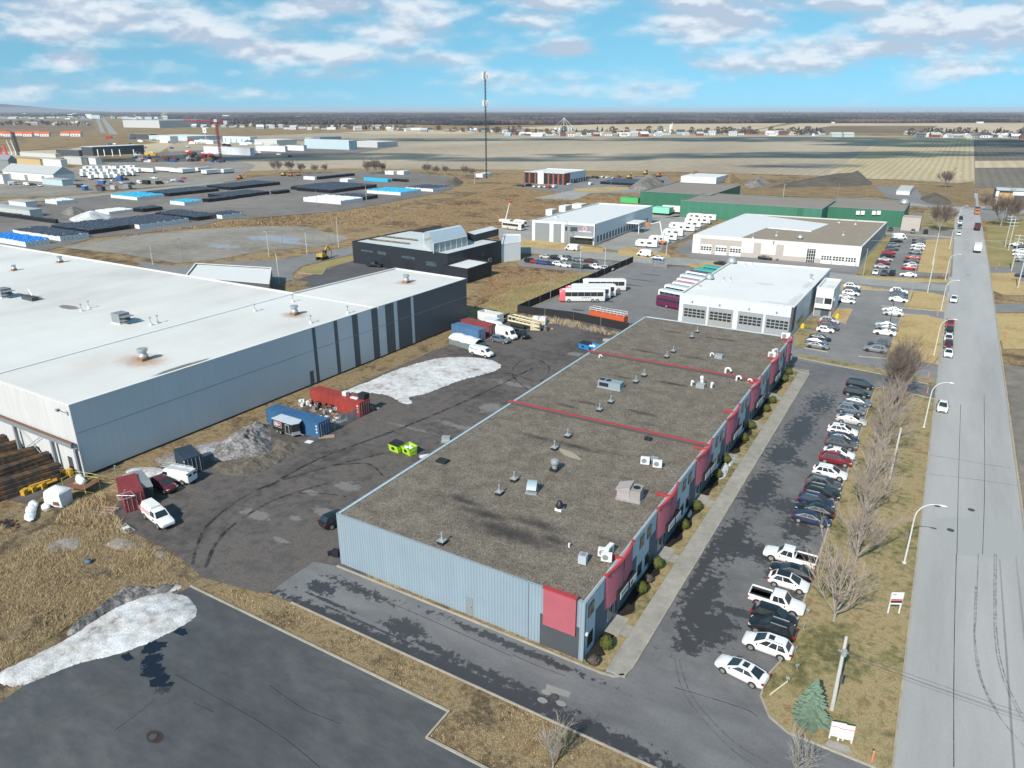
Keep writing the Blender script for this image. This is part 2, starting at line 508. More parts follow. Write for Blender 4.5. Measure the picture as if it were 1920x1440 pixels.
M['snow']=ground('dirty_snow',[(.25,.22,.19),(.58,.57,.57),(.74,.76,.79),(.80,.82,.85)],(0.28,1.0,6),0.8,0.7,0.1,fine=.18,con=.34)
M['snowd']=ground('grubby_snow',[(.18,.165,.16),(.40,.385,.38),(.66,.67,.70)],(0.16,0.6,3),0.9,0.9,0.15,fine=.3)
M['snowgrit']=ground('gritty_snow',[(.12,.115,.12),(.27,.255,.25),(.50,.50,.52)],(0.3,0.9,3),0.95,1.0,0.2,fine=.35)
M['pile']=ground('earth_pile',[(.10,.088,.075),(.15,.13,.11),(.20,.175,.145)],(0.05,0.3,2),1.0,0.8,0.3,fine=.25)
M['rubble']=ground('pale_rubble',[(.19,.175,.16),(.32,.29,.27),(.45,.41,.38)],(0.1,0.5,2),1.0,0.9,0.4,fine=.3)
M['sandpile']=ground('sand_pile',[(.20,.14,.075),(.30,.21,.11),(.38,.27,.15)],(0.1,0.5,2),1.0,0.8,0.3,fine=.2)
def field(name,cols,wscale,amt,fine=.12):
 m=Mt(name)
 a=m.noise(0.006,4,0.6,m.scl(m.obj(),(1,.35,1)))
 b=m.noise(0.09,4,0.65)
 col=m.ramp(m.math('ADD',m.math('MULTIPLY',a,.6),m.math('MULTIPLY',b,.4)),[(.36,cols[0]),(.5,cols[1]),(.64,cols[2])])
 wv=m.wave(wscale,'X',1.5,det=3,dscale=.4)
 col=m.mix(amt,col,m.ramp(wv,[(.3,(.62,.58,.54)),(.6,(1,1,1))]),'MULTIPLY')
 return m.out(col,1.0,0,.2)
M['fieldgrey']=field('ploughed_field',[(.30,.25,.19),(.40,.34,.26),(.49,.42,.32)],.045,.35)
M['fieldstraw']=field('stubble_field',[(.37,.305,.19),(.48,.395,.255),(.55,.455,.30)],.055,.4)
M['fielddark']=field('dark_field',[(.13,.118,.10),(.17,.152,.128),(.22,.195,.16)],.05,.3)
M['fieldtan']=field('tan_field',[(.42,.34,.23),(.52,.43,.30),(.58,.48,.335)],.03,.3)
M['fieldbrown']=field('brown_field',[(.16,.12,.08),(.21,.16,.11),(.27,.21,.14)],.03,.4)

big_=MB()
big_.add([(-30000,-2000,0),(30000,-2000,0),(30000,42000,0),(-30000,42000,0)],[(0,1,2,3)])
struct('ground',big_,M['wild'],'dry brown grassland reaching the horizon')
def psheet(name,px,z,mat,label): return sheet(name,P2s(px),z,mat,label)
sheet('field',P2s([(300,262),(700,246),(1400,252),(1926,258),(1926,300),(1826,345),(1560,330),(1250,322),(950,318),(640,316),(420,322),(330,300)]),.06,M['fieldgrey'],'wide grey tan ploughed field behind the business park')
sheet('field',P2s([(1545,333),(1662,258),(1826,258),(1826,338),(1640,336)]),.10,M['fieldstraw'],'pale stubble field with long furrows beyond the earth mound')
sheet('field',P2s([(1826,262),(2100,262),(2100,352),(1828,352)]),.12,M['fielddark'],'dark bare field right of the stubble field')
sheet('field',P2s([(1828,302),(2100,300),(2100,313),(1828,315)]),.16,M['fieldtan'],'thin pale strip across the dark field')
sheet('field',P2s([(1400,246),(1500,231),(2000,231),(2000,249),(1600,249)]),.14,M['fieldtan'],'pale far fields below the dark forest on the right')
sheet('field',P2s([(1475,249),(1560,236),(1760,236),(1730,249)]),.18,M['fieldbrown'],'brown strip field among the pale far fields')
sheet('field',P2s([(940,240),(1200,230),(1480,230),(1400,246),(1150,247)]),.14,M['fieldtan'],'cream fields behind the village and the white grain tower')
sheet('field',P2s([(640,248),(760,244),(900,246),(880,252),(700,252)]),.2,M['fieldtan'],'light strip of stubble in front of the village')
sheet('field',P2s([(0,262),(180,243),(175,226),(0,226)]),.14,M['fieldbrown'],'brown fields left of the highway')
sheet('field',P2s([(0,285),(130,280),(240,262),(330,266),(300,286),(160,296),(0,300)]),.16,M['fieldtan'],'tan verge fields beside the highway ramps')
sheet('field',P2s([(120,272),(210,258),(260,262),(300,268),(200,276)]),.2,M['sandpile'],'orange bare earth patch beside the ramp')
sheet('path',P2s([(1543,333),(1660,258),(1664,258),(1550,334)]),.2,M['fieldtan'],'pale farm lane running out between two fields')
psheet('highway',[(189,250),(181,226),(187,213.5),(189,213.5),(187,226),(198,250)],.22,M['paving'],'near carriageway of the far highway')
psheet('highway',[(206,252),(192,226),(190.5,213.5),(192,213.5),(199,226),(222,252)],.22,M['paving'],'second carriageway of the far highway')
psheet('road',[(0,378),(150,367),(260,356),(420,341),(420,344),(260,360),(150,372),(0,384)],.2,M['paving'],'access road in front of the trailer yards')
psheet('pallet_yard',[(-60,392),(60,383),(205,363),(300,352),(420,345),(480,332),(590,322),(760,320),(842,332),(860,345),(826,362),(700,385),(640,396),(520,406),(420,412),(360,428),(180,446),(90,470),(-60,478)],.14,M['yardfar'],'grey yard holding stacks of wrapped bales')
psheet('trailer_yard',[(-60,345),(60,330),(150,312),(260,296),(420,296),(480,310),(440,340),(250,354),(100,368),(-60,372)],.12,M['gravelgrey'],'grey gravel yard full of white trailers')
psheet('works_yard',[(240,300),(250,288),(420,280),(500,282),(700,272),(745,275),(640,292),(430,300),(300,304)],.14,M['yardfar'],'works yard beside the long pale halls')
psheet('gravel_lot',[(105,463),(250,442),(380,430),(500,424),(575,426),(658,447),(610,462),(500,470),(400,488),(330,494),(240,478)],.1,M['gravelgrey'],'bare grey gravel lot with shallow puddles')
psheet('street',[(250,488),(330,500),(430,492),(520,488),(600,474),(665,463),(668,476),(610,489),(566,500),(548,515),(560,540),(500,545),(300,520)],.12,M['lot2'],'curved street behind the large warehouse')
psheet('car_park',[(552,527),(610,507),(655,491),(760,497),(850,520),(740,560),(540,560)],.13,M['darklot'],'dark forecourt of the black building')
psheet('lawn',[(560,512),(575,500),(612,490),(662,479),(663,490),(612,503),(604,515)],.16,M['lawng'],'grass island at the street corner')
psheet('lawn',[(508,538),(545,526),(580,529),(570,537),(600,545),(560,560),(510,556)],.16,M['verge'],'grass verge behind the large warehouse')
psheet('car_park',[(968,492),(1000,482),(1040,478),(1170,494),(1178,502),(1150,515),(1090,510),(975,500)],.1,M['lot2'],'grey car park beside the black fence')
psheet('street',[(940,462),(980,463),(1140,473),(1300,486),(1500,505),(1780,536),(1780,548),(1500,524),(1300,500),(1180,492),(1030,479),(940,472)],.12,M['paving'],'side street crossing the business park')
psheet('yard',[(1120,462),(1170,440),(1222,412),(1290,402),(1340,400),(1330,420),(1260,460),(1225,478),(1150,470)],.1,M['paving'],'concrete yard of the white warehouse')
psheet('yard',[(930,430),(1000,410),(1010,455),(940,458)],.1,M['paving'],'grey yard left of the white warehouse')
psheet('street',[(1000,372),(1100,352),(1200,352),(1290,360),(1290,366),(1190,362),(1110,362),(1075,376)],.12,M['paving'],'street leading to the brick office block')
psheet('car_park',[(975,352),(1060,344),(1110,335),(1250,330),(1262,345),(1120,352),(1060,362)],.1,M['lot2'],'car park round the brick office block')
psheet('yard',[(1262,470),(1300,446),(1440,440),(1660,410),(1790,432),(1785,520),(1600,512),(1380,500),(1310,490)],.09,M['lot2'],'grey asphalt round the pale brick building')
psheet('yard',[(1190,400),(1260,392),(1300,405),(1200,412)],.1,M['paving'],'grey yard between the green halls')
psheet('yard',[(1590,345),(1700,352),(1830,372),(1830,390),(1740,385),(1640,366)],.1,M['lot2'],'gravel entrance behind the green halls')
sheet('street',[(-40,155),(4.4,155),(4.4,262),(-40,262)],.05,M['lot2'],'grey asphalt car park beside the bus garage')
sheet('bus_yard',P2s([(976,586),(1187,493),(1250,500),(1420,500),(1420,560),(1290,620),(1175,612)]),.07,M['buslot'],'asphalt bus yard inside the black fence')
rd=MB()
rd.add([(4.4,-30,.08),(15.9,-30,.08),(15.9,300,.08),(14.9,440,.08),(14.9,585,.08),(5.0,585,.08),(4.1,430,.08)],[tuple(range(7))])
struct('road',rd,M['road'],'wide pale grey street running into the distance')
sheet('road',P2s([(1700,378),(1760,378),(1800,384),(1930,392),(1930,402),(1845,396),(1800,392),(1700,386)]),.09,M['paving'],'cross street at the far end')
sheet('roadside',[(16.2,-30),(60,-30),(60,176),(16.2,176)],.04,M['sidegrit'],'bare grey brown ground right of the street')
sheet('lawn',P2s([(1868,588),(2100,588),(2100,655),(1882,655),(1872,630)]),.08,M['lawnp'],'dry lawn right of the street')
sheet('driveway',P2s([(1864,570),(2100,570),(2100,586),(1866,586)]),.06,M['lot2'],'driveway right of the street')
sheet('lawn',P2s([(1858,512),(2100,512),(2100,560),(1880,553),(1860,545)]),.08,M['lawnp'],'rectangular lawn between two driveways')
sheet('driveway',P2s([(1856,500),(2100,500),(2100,512),(1857,512)]),.07,M['lot2'],'narrow driveway across the street')
sheet('lawn',P2s([(1848,412),(2000,412),(2100,500),(1856,500)]),.06,M['lawng'],'long lawn under the power lines')
sheet('car_park',P2s([(1895,456),(2000,456),(2100,500),(2100,530),(1915,528),(1905,495)]),.1,M['lot2'],'car park at the right edge')
sheet('driveway',P2s([(1700,402),(1850,392),(1930,410),(1850,412)]),.03,M['lot2'],'driveway across the lawns')
DR=[(-57,43.4),(4.4,43.4),(4.4,52.4),(-3.6,52.6),(-5.4,53.6),(-6.6,55.6),(-6.7,58.3),(-6.0,61),(-5.7,63)]
sheet('dirt_yard',P2s([(205,975),(262,1005),(330,1038),(385,1088),(470,1110)]) + [(-57,43.3),(-50,45),(-50,158),(-66,163),(-90,160),(-98,146),(-97,100),(-98,60)] + P2s([(240,905)]),.03,M['dirt'],'dark dirt yard between the warehouse and the red trimmed building')
sheet('drive',DR[:2] + [(4.4,52.4),(-3.6,52.6),(-5.4,53.6),(-6.6,55.6),(-6.7,56.9),(-17.9,56.9),(-20,50.9),(-54,50.9),(-57,50.2)],.06,M['drive'],'asphalt drive along the front of the building')
sheet('parking_lot',[(-18,54.5),(-6.65,54.5),(-6.7,58.3),(-6.0,61),(-5.7,63),(-5.7,146.5),(-4.5,148),(-2,147.6),(4.4,146.2),(4.4,154),(-5,156.2),(-22,156.5),(-22,150),(-18,149)],.064,M['lot'],'patchy wet asphalt parking lot along the building')
sheet('verge',P2s([(1496,664),(1640,690),(1752,712),(1757,717),(1740,720),(1640,699),(1494,671)]),.1,M['lawn'],'thin grass divider at the end of the parking lot')
sheet('driveway',P2s([(1500,655),(1620,676),(1756,700),(1757,713),(1640,690),(1500,664)]),.07,M['lot2'],'driveway south of the bus garage')
sheet('verge',[(-3.6,52.7),(4.3,52.5),(4.3,146),(-2,147.4),(-4.5,147.8),(-5.6,146.4),(-5.6,63),(-5.9,61),(-6.6,58.3),(-6.5,55.6),(-5.3,53.7)],.10,M['lawn'],'long olive tan lawn between the parked cars and the street')
sheet('verge',P2s([(340,1092),(385,1085),(560,1132)]) + [(-53.5,43.3),(4.3,43.3),(4.3,36.6),(-29.8,36.6),(-29.8,39.9),(-65.4,39.9)],.045,M['verge'],'rough dry grass verge between the two asphalt areas')
sheet('front_lot',[(-65.4,39.7),(-30,39.7),(-30,36.4),(4.3,36.4),(4.3,3),(-75,3)] + P2s([(-300,1500),(-150,1400),(0,1318),(180,1190),(335,1112)]),.05,M['forelot'],'smooth dark asphalt lot in the foreground')
sheet('reed_bed',P2s([(-160,960),(0,955),(120,930),(205,930),(218,975),(262,1005),(330,1038),(385,1088),(360,1103),(180,1195),(0,1320),(-160,1400)]),.02,M['reedsoil'],'brown soil under the dry reeds')
sheet('grass_strip',[(-101.5,46),(-98.2,46),(-92.5,64),(-93,90),(-92.5,120),(-91,146),(-92,165),(-104,165),(-104,146),(-99,146)],.055,M['verge'],'brown grass strip along the long warehouse wall')
sheet('yard',[(-200,20),(-100.5,40),(-100.5,48),(-260,48),(-260,30)],.015,M['dirt'],'steel storage yard behind the warehouse')
sheet('lawn',P2s([(905,620),(985,575),(1180,495),(1090,512),(960,540),(880,585)]),.06,M['lawng'],'strip of grass outside the black fence')
def hz(pts): return [(1440 + x / 4,380 + y / 4) for x,y in pts]
for pts,mt,lb in (([(1000,835),(1180,850),(1310,880),(1318,900),(1285,1210),(1240,1212),(885,1172),(950,980)],'lawnp','broad straw coloured lawn beside the row of parked street cars'),
     ([(1060,660),(1240,680),(1325,700),(1342,715),(1330,818),(1020,790)],'lawnp','straw lawn between the two driveways'),
     ([(650,552),(670,540),(760,552),(1080,572),(1365,578),(1360,604),(1100,600),(740,568)],'lawnp','narrow strip of lawn along the side street'),
     ([(205,955),(365,970),(272,1092),(200,1085)],'lawn','small lawn at the corner of the bus garage'),
     ([(255,895),(330,865),(410,872),(370,955),(240,940)],'lawn','small lawn in front of the garage offices'),
     ([(500,800),(635,802),(582,906),(462,872)],'lawnp','orange tan lawn beside the garage entrance'),
     ([(515,610),(690,622),(912,655),(908,664),(700,652),(515,658)],'lawnp','thin lawn between garage car park and side street'),
     ([(862,258),(932,262),(805,440),(760,550),(660,545),(690,510),(735,420)],'lawng','sloping lawn beside the pale brick building'),
     ([(1178,282),(1392,272),(1365,536),(1120,524)],'lawnp','mown lawn between the far car park and the street'),
     ([(1172,62),(1412,72),(1392,215),(1130,205)],'lawn','lawn under the big bare tree'),
     ([(880,228),(1390,258),(1388,268),(880,236)],'lawnp','thin lawn behind the far car park')):
 sheet('lawn',P2s(hz(pts)),.13,M[mt],lb)
for pts,lb in (([(965,450),(1000,449),(1060,458),(1132,466),(1130,476),(1060,470),(960,462)],'green tan lawn in front of the white warehouse'),
    ([(1158,472),(1170,464),(1205,466),(1255,478),(1258,484),(1228,486),(1160,480)],'tan verge with poles beside the caravans'),
    ([(1285,498),(1340,490),(1380,500),(1330,512)],'small tan island beside the bus yard gate'),
    ([(1075,354),(1150,350),(1190,352),(1160,358),(1080,360)],'straw island in front of the brick office block')):
 sheet('lawn',P2s(pts),.15,M['lawnp'],lb)
psheet('russet_field',[(700,424),(850,374),(940,352),(975,352),(1060,365),(1110,370),(1190,372),(1195,392),(1000,418),(930,430),(900,436),(760,430)],.05,M['wildred'],'russet field behind the white warehouse')
psheet('russet_field',[(880,605),(900,540),(945,500),(980,500),(1110,515),(985,572),(915,612)],.045,M['wildred'],'weedy field beside the large warehouse')
psheet('straw_field',[(1340,362),(1440,342),(1640,348),(1660,368),(1560,372)],.12,M['sandpile'],'straw coloured ground behind the green halls')
psheet('straw_field',[(1718,352),(1826,340),(1828,388),(1770,384),(1730,372)],.13,M['sandpile'],'orange straw ground left of the far street')
kb=MB()
strip(kb,[(-53.5,43.4),(4.3,43.4)],.16,0,.18)
struct('kerb',kb,M['kerb'],'pale kerb along the verge side of the drive')
kb=MB()
strip(kb,[(-65.4,39.7),(-30,39.7),(-30,36.4),(4.3,36.4)],.2,0,.19)
struct('kerb',kb,M['kerb'],'pale stepped kerb round the foreground asphalt')
kb=MB()
strip(kb,[(-53.9,50.9),(-20.4,50.9),(-19.0,51.1),(-18.3,51.8),(-18.0,53),(-18.0,148.6),(-18.6,149.6),(-22,150.3)],.2,0,.2)
struct('kerb',kb,M['kerb'],'tan kerb round the building and its walkway')
kb=MB()
strip(kb,[(4.3,52.5)] + DR[3:] + [(-5.7,146.5),(-4.5,147.9),(-2,147.5),(4.3,146.1)],.18,0,.2)
struct('kerb',kb,M['kerb'],'tan kerb round the street lawn')
kb=MB()
strip(kb,[(4.4,-30),(4.4,300),(4.1,430)],.2,0,.2)
strip(kb,[(15.9,-30),(15.9,300),(14.9,440)],.25,0,.2)
struct('kerb',kb,M['kerb'],'pale kerbs of the street')
kb=MB()
for pts in (hz([(275,1092),(366,970)]),hz([(275,1092),(450,1124)]),hz([(680,1155),(885,1172),(1285,1213)]),hz([(885,1172),(1005,840)]),hz([(850,775),(1020,792),(1330,820)]),hz([(1000,837),(1200,850),(1318,882)]),
   hz([(1020,790),(1060,660)]),hz([(500,800),(636,801),(582,907),(462,873)]),hz([(515,658),(700,652),(910,664)]),hz([(655,553),(740,568),(1100,600)]),[(1494,671),(1640,700),(1740,721)],
   [(985,582),(1188,496)],[(560,512),(580,514),(604,515),(612,503),(663,490)]):
 strip(kb,P2s(pts),.22,0,.2)
struct('kerb',kb,M['kerb'],'pale kerbs of the northern car parks')
sw=MB()
y=51.4
while y < 148.5:
 y2=min(y + 3.0,149)
 sw.box(-20.05,-18.1,y + .02,y2 - .02,0,.2)
 y=y2
sw.box(-22,-18.3,149.05,150.6,0,.2)
struct('sidewalk',sw,M['concrete'],'pale concrete sidewalk along the building')
UN=[56.1 + 14.85 * i for i in range(7)]
wk=MB()
for y0 in UN[:6]:
 wk.box(-22.6,-20.9,y0 + .3,y0 + 3.4,0,.17)
 wk.box(-20.88,-20.08,y0 + .7,y0 + 2.4,0,.168)
struct('walkway',wk,M['concrete'],'concrete entrance slabs at each doorway')
sheet('planting_strip',[(-22.5,51.2),(-20.1,51.2),(-20.1,149),(-22.5,149)],.12,M['lawn'],'narrow dry lawn between facade and sidewalk')
for i,y0 in enumerate([48.3] + UN[:6]):
 a,b=y0 + 3.5,(UN[i] if i < 7 else 150) + .2
 a=max(a,51.3)
 n=9
 edge=[(-20.9 - .5 * abs(sin(k * 2.1 + i)) - (.35 if k in (0,n) else 0),a + (b - a) * k / n) for k in range(n + 1)]
 sheet('flower_bed',smooth_poly([(-22.48,a),(-22.48,b)][::-1] + edge,3),.135,M['mulch'],'dark mulch bed along the facade')
class Th:
 def __init__(s,name,label,cat,loc,group=None):
  s.loc=(loc[0],loc[1],loc[2] if len(loc) > 2 else 0.0)
  s.t=thing(name,label,cat,s.loc,0,group)
 def part(s,name,mb,mats,parent=None,label=None):
  local(mb,s.loc)
  return mb.part(name,mats,parent or s.t,label=label)
def off_pt(a,b,u,o):
 a,b=Vector(a[:2]),Vector(b[:2])
 d=(b - a).normalized()
 n=Vector((d.y,-d.x))
 return a + d * u + n * o
def pan(mb,a,b,u0,u1,z0,z1,o0,o1,m=0):
 p=[off_pt(a,b,u0,o0),off_pt(a,b,u0,o1),off_pt(a,b,u1,o1),off_pt(a,b,u1,o0)]
 mb.prism([tuple(q) for q in p],z0,z1,m,None,True)
 return mb
def inset_poly(p,d):
 out=[]
 n=len(p)
 for i in range(n):
  a,b,c=Vector(p[i - 1]),Vector(p[i]),Vector(p[(i + 1) % n])
  u,v=(b - a).normalized(),(c - b).normalized()
  nu,nv=Vector((-u.y,u.x)),Vector((-v.y,v.x))
  k=nu + nv
  out.append(tuple(b + k * (d / max(0.2,k.dot(nu)))))
 return out
def ring(mb,p,d,z0,z1,m=0):
 q=inset_poly(p,d)
 n=len(p)
 vs=[(x,y,z0) for x,y in p] + [(x,y,z1) for x,y in p] + [(x,y,z1) for x,y in q] + [(x,y,z0) for x,y in q]
 fs=[]
 for i in range(n):
  j=(i + 1) % n
  fs += [(i,j,n + j,n + i),(n + i,n + j,2 * n + j,2 * n + i),(2 * n + i,2 * n + j,3 * n + j,3 * n + i)]
 mb.add(vs,fs,m)
 return mb
def shell(name,label,cat,p,h,wallm,roofm,copm=None,drop=0.3,group=None,cop=.12):
 p=ccw([tuple(Vector(q)[:2]) for q in p])
 c=(sum(q[0] for q in p) / len(p),sum(q[1] for q in p) / len(p),0)
 T=Th(name,label,cat,c,group)
 T.p,T.h=p,h
 T.wall=T.part('wall',ring(MB(),p,.3,0,h),wallm)
 r=MB()
 r.add([(x,y,h - drop) for x,y in inset_poly(p,.29)],[tuple(range(len(p)))])
 T.roof=T.part('roof',r,roofm)
 if copm:
  T.part('coping',ring(MB(),inset_poly(p,-.06),.46,h + .003,h + cop),copm)
 return T
def ribbed(name,col,period,axis='X',var=.1,depth=.5,rough=.5,amp=.75,dirt=.1):
 m=Mt(name)
 wv=m.wave(1.0,axis,0,vec=m.scl(m.obj(),(2 * pi / period / 20 * 1.0,) * 3) if False else m.scl(m.obj(),(1 / period * .314159,) * 3),det=0)
 c=m.mix(m.noise(.35,5,.6),mul(col,1 - var),mul(col,1 + var))
 c=m.mix(dirt,c,m.ramp(m.noise(.8,5,.7,m.scl(m.obj(),(1,1,.15))),[(.4,(.35,.33,.3)),(.65,(1,1,1))]),'MULTIPLY')
 c=m.mix(1.0,c,m.ramp(wv,[(.15,(amp,) * 3),(.6,(1,1,1))]),'MULTIPLY')
 return m.out(c,rough,0,.4,wv,depth,.04)
def glassm(name,col=(.02,.026,.03),rough=.08):
 m=Mt(name)
 c=m.mix(m.noise(.6,2),mul(col,.6),mul(col,1.8))
 return m.out(c,rough,0,.9)
M['glass']=glassm('dark_glass')
M['glassb']=glassm('bluish_glass',(.05,.075,.09),.06)
M['bluem']=ribbed('pale_blue_ribbed_metal',(.265,.345,.41),.36,'X',amp=.82)
M['blues']=ribbed('grey_blue_cladding',(.50,.61,.68),.9,'Y',amp=.93,depth=.15)
M['slate']=flat('slate_blue_panel',(.085,.125,.165),.7,var=.2)
M['slated']=flat('dark_grey_panel',(.062,.07,.08),.7,var=.2)
M['pink']=flat('shade_offset_pink_stucco',(.54,.145,.195),.85,var=.13,scale=.8)  # facade pink lightened in colour to make up for its shaded side
M['pinkf']=flat('sun_offset_pink_stucco',(.37,.095,.125),.85,var=.15,scale=.8)  # same stucco darkened in colour to offset the sun on the front
M['redtrim']=flat('red_trim',(.36,.045,.045),.5,var=.12)
M['white']=flat('white_paint',(.70,.705,.70),.5,var=.05)
M['offwhite']=flat('off_white_panel',(.66,.68,.70),.6,var=.07)
M['black']=flat('black_metal',(.018,.019,.022),.5,var=.2)
M['galv']=flat('galvanised_metal',(.42,.45,.47),.4,.4,var=.2,scale=3)
M['greym']=flat('grey_metal',(.24,.26,.28),.5,.1,var=.15)
M['bronze']=flat('bronze_frame',(.05,.042,.034),.5)
M['tanunit']=flat('weathered_unit_panel',(.30,.27,.26),.7,var=.2)
def gravel(name,st):
 m=Mt(name)
 m.org=(-38,100)
 f1,f2,f3=m.noise(9,3,.8),m.noise(.5,5,.65),m.noise(2.3,4,.75)
 c=m.ramp(f1,[(.34,(.065,.057,.049)),(.46,(.172,.152,.127)),(.55,(.25,.222,.185)),(.68,(.45,.41,.35))])
 c=m.mix(1,c,m.ramp(f2,[(.36,(.72,.70,.70)),(.62,(1.0,1.0,.98))]),'MULTIPLY')
 c=m.mix(1,c,m.ramp(f3,[(.34,(.74,.72,.72)),(.6,(1,1,1))]),'MULTIPLY')
 k=m.spots(st,1.5,.6,1.1,6)
 c=m.mix(m.math('MULTIPLY',k,.92),c,(.04,.036,.036,1))
 return m.out(c,1,0,.2,f1,.6,.05)
def rp(x,y): return P(x,y,6.5).to_2d()
ST=[(*rp(905,965),7,1.3,1),(*rp(1010,985),6,1.6,.95),(*rp(1085,840),6,1.1,1),(*rp(1010,822),5,.9,.9),(*rp(1140,850),4,.8,.8),(*rp(1060,762),3.5,.7,1),(*rp(1100,757),4,.8,.8),
  (*rp(1200,775),4.5,1.1,1),(*rp(1165,708),4,.8,.9),(*rp(1255,720),5,.9,1),(*rp(1215,661),5,.8,1),(*rp(1300,672),5,.9,.9),(*rp(1260,623),4,.7,.9),(*rp(1350,637),6,1,.9),(*rp(955,1000),9,2.2,1.1),(*rp(870,940),5,1.2,1),(*rp(1040,1015),4,1.4,.8),
  (*rp(1180,900),3,.8,.55),(*rp(1130,1010),6,1.2,.5),(*rp(1230,800),3,.6,.5),(*rp(700,960),3,1,.5)]
M['gravelroof']=gravel('gravel_roof',ST)

X0,X1,Y0,Y1,BH=-54.0,-22.5,51.6,150.2,6.75
MBd=Th('commercial_building','long low building with gravel roof and curved pink facade panels along the parking lot','building',(-38,100))
wl_=MB()
wl_.box(X0,X0 + .3,Y0 + .3,Y1,0,BH)
wl_.box(X0,X1,Y1 - .3,Y1 + .01,0,BH)
MBd.part('wall',wl_,M['blues'])
fw=MB(); fw.box(X0 + .001,X1,Y0,Y0 + .3,0,BH)
MBd.part('wall',fw,M['bluem'],label='pale blue corrugated front wall')
ew=MB(); ew.box(X1 - .3,X1 - .002,Y0 + .3,Y1 - .3,0,BH)
MBd.part('wall',ew,M['blues'],label='grey blue facade wall facing the parked cars')
for a,b in ((Y0 + .3,90.4),(90.8,120.0),(120.4,Y1 - .3)):
 r=MB(); r.add([(X0 + .3,a,BH - .12),(X1 - .3,a,BH - .12),(X1 - .3,b,BH - .12),(X0 + .3,b,BH - .12)],[(0,1,2,3)])
 MBd.part('roof',r,M['gravelroof'])
fl=MB()
fl.box(X0 - .04,X0 + .06,Y0,Y1,BH + .002,BH + .05)
fl.box(X0 + .06,-30.5,Y0 - .04,Y0 + .06,BH + .004,BH + .055)
fl.box(X1 - .2,X1 + .05,Y0 - .05,Y1,BH + .001,BH + .06)
MBd.part('flashing',fl,M['galv'])
for y in (90.6,120.2):
 q=MB(); q.box(X0 - .25,X1 + .1,y - .2,y + .2,BH - .1,BH + .3,1,0)
 q.box(X0 - .3,X1 + .15,y - .24,y + .24,BH + .3,BH + .4,0)
 MBd.part('parapet',q,[M['redtrim'],M['slated']])
xa,xb=PYp(1021,1130,Y0).x,PYp(1082,1150,Y0).x
q=MB(); q.box(xa,xb,Y0 - .32,Y0 - .02,2.75,7.0); q.box(xa - .06,xb + .06,Y0 - .4,Y0 + .1,7.0,7.14,1)
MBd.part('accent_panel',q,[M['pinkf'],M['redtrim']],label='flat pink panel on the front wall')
q=MB(); q.box(xa - .45,xb + .35,Y0 - .06,Y0 - .002,0,3.7)
MBd.part('base_panel',q,M['slated'])
q=MB(); q.box(xb + .35,X1 + .02,Y0 - .09,Y0 - .003,0,BH + .02)
MBd.part('corner_panel',q,M['bluem'])
q=MB(); q.box(xa - 1.9,xa - 1.75,Y0 - .09,Y0 - .003,0,BH); MBd.part('wall_rib',q,M['bluem'])
dx0,dx1=PYp(874,1140,Y0).x,PYp(887,1145,Y0).x
q=MB(); q.box(dx0,dx1,Y0 - .05,Y0 - .001,.1,2.3)
d=MBd.part('door',q,M['greym'],label='plain grey side door in the corrugated wall')
q=MB(); q.box(dx1 - .2,dx1 - .12,Y0 - .1,Y0 - .05,1.1,1.2)
MBd.part('door_handle',q,M['black'],d)
def wall_window(T,a,b,u0,u1,z0,z1,fr='bronze',gl='glass',bars=1,off=.0):
 f=MB(); pan(f,a,b,u0,u1,z0,z1,off,off + .05)
 o=T.part('window',f,M[fr])
 g=MB()
 n=bars + 1
 wdt=(u1 - u0 - .08 * (n + 1)) / n
 for i in range(n):
  s=u0 + .08 + i * (wdt + .08)
  pan(g,a,b,s,s + wdt,z0 + .08,z1 - .08,off + .051,off + .058)
 T.part('pane',g,M[gl],o)
 return o
FA,FB=(X1,Y0),(X1,Y1)
NB=14
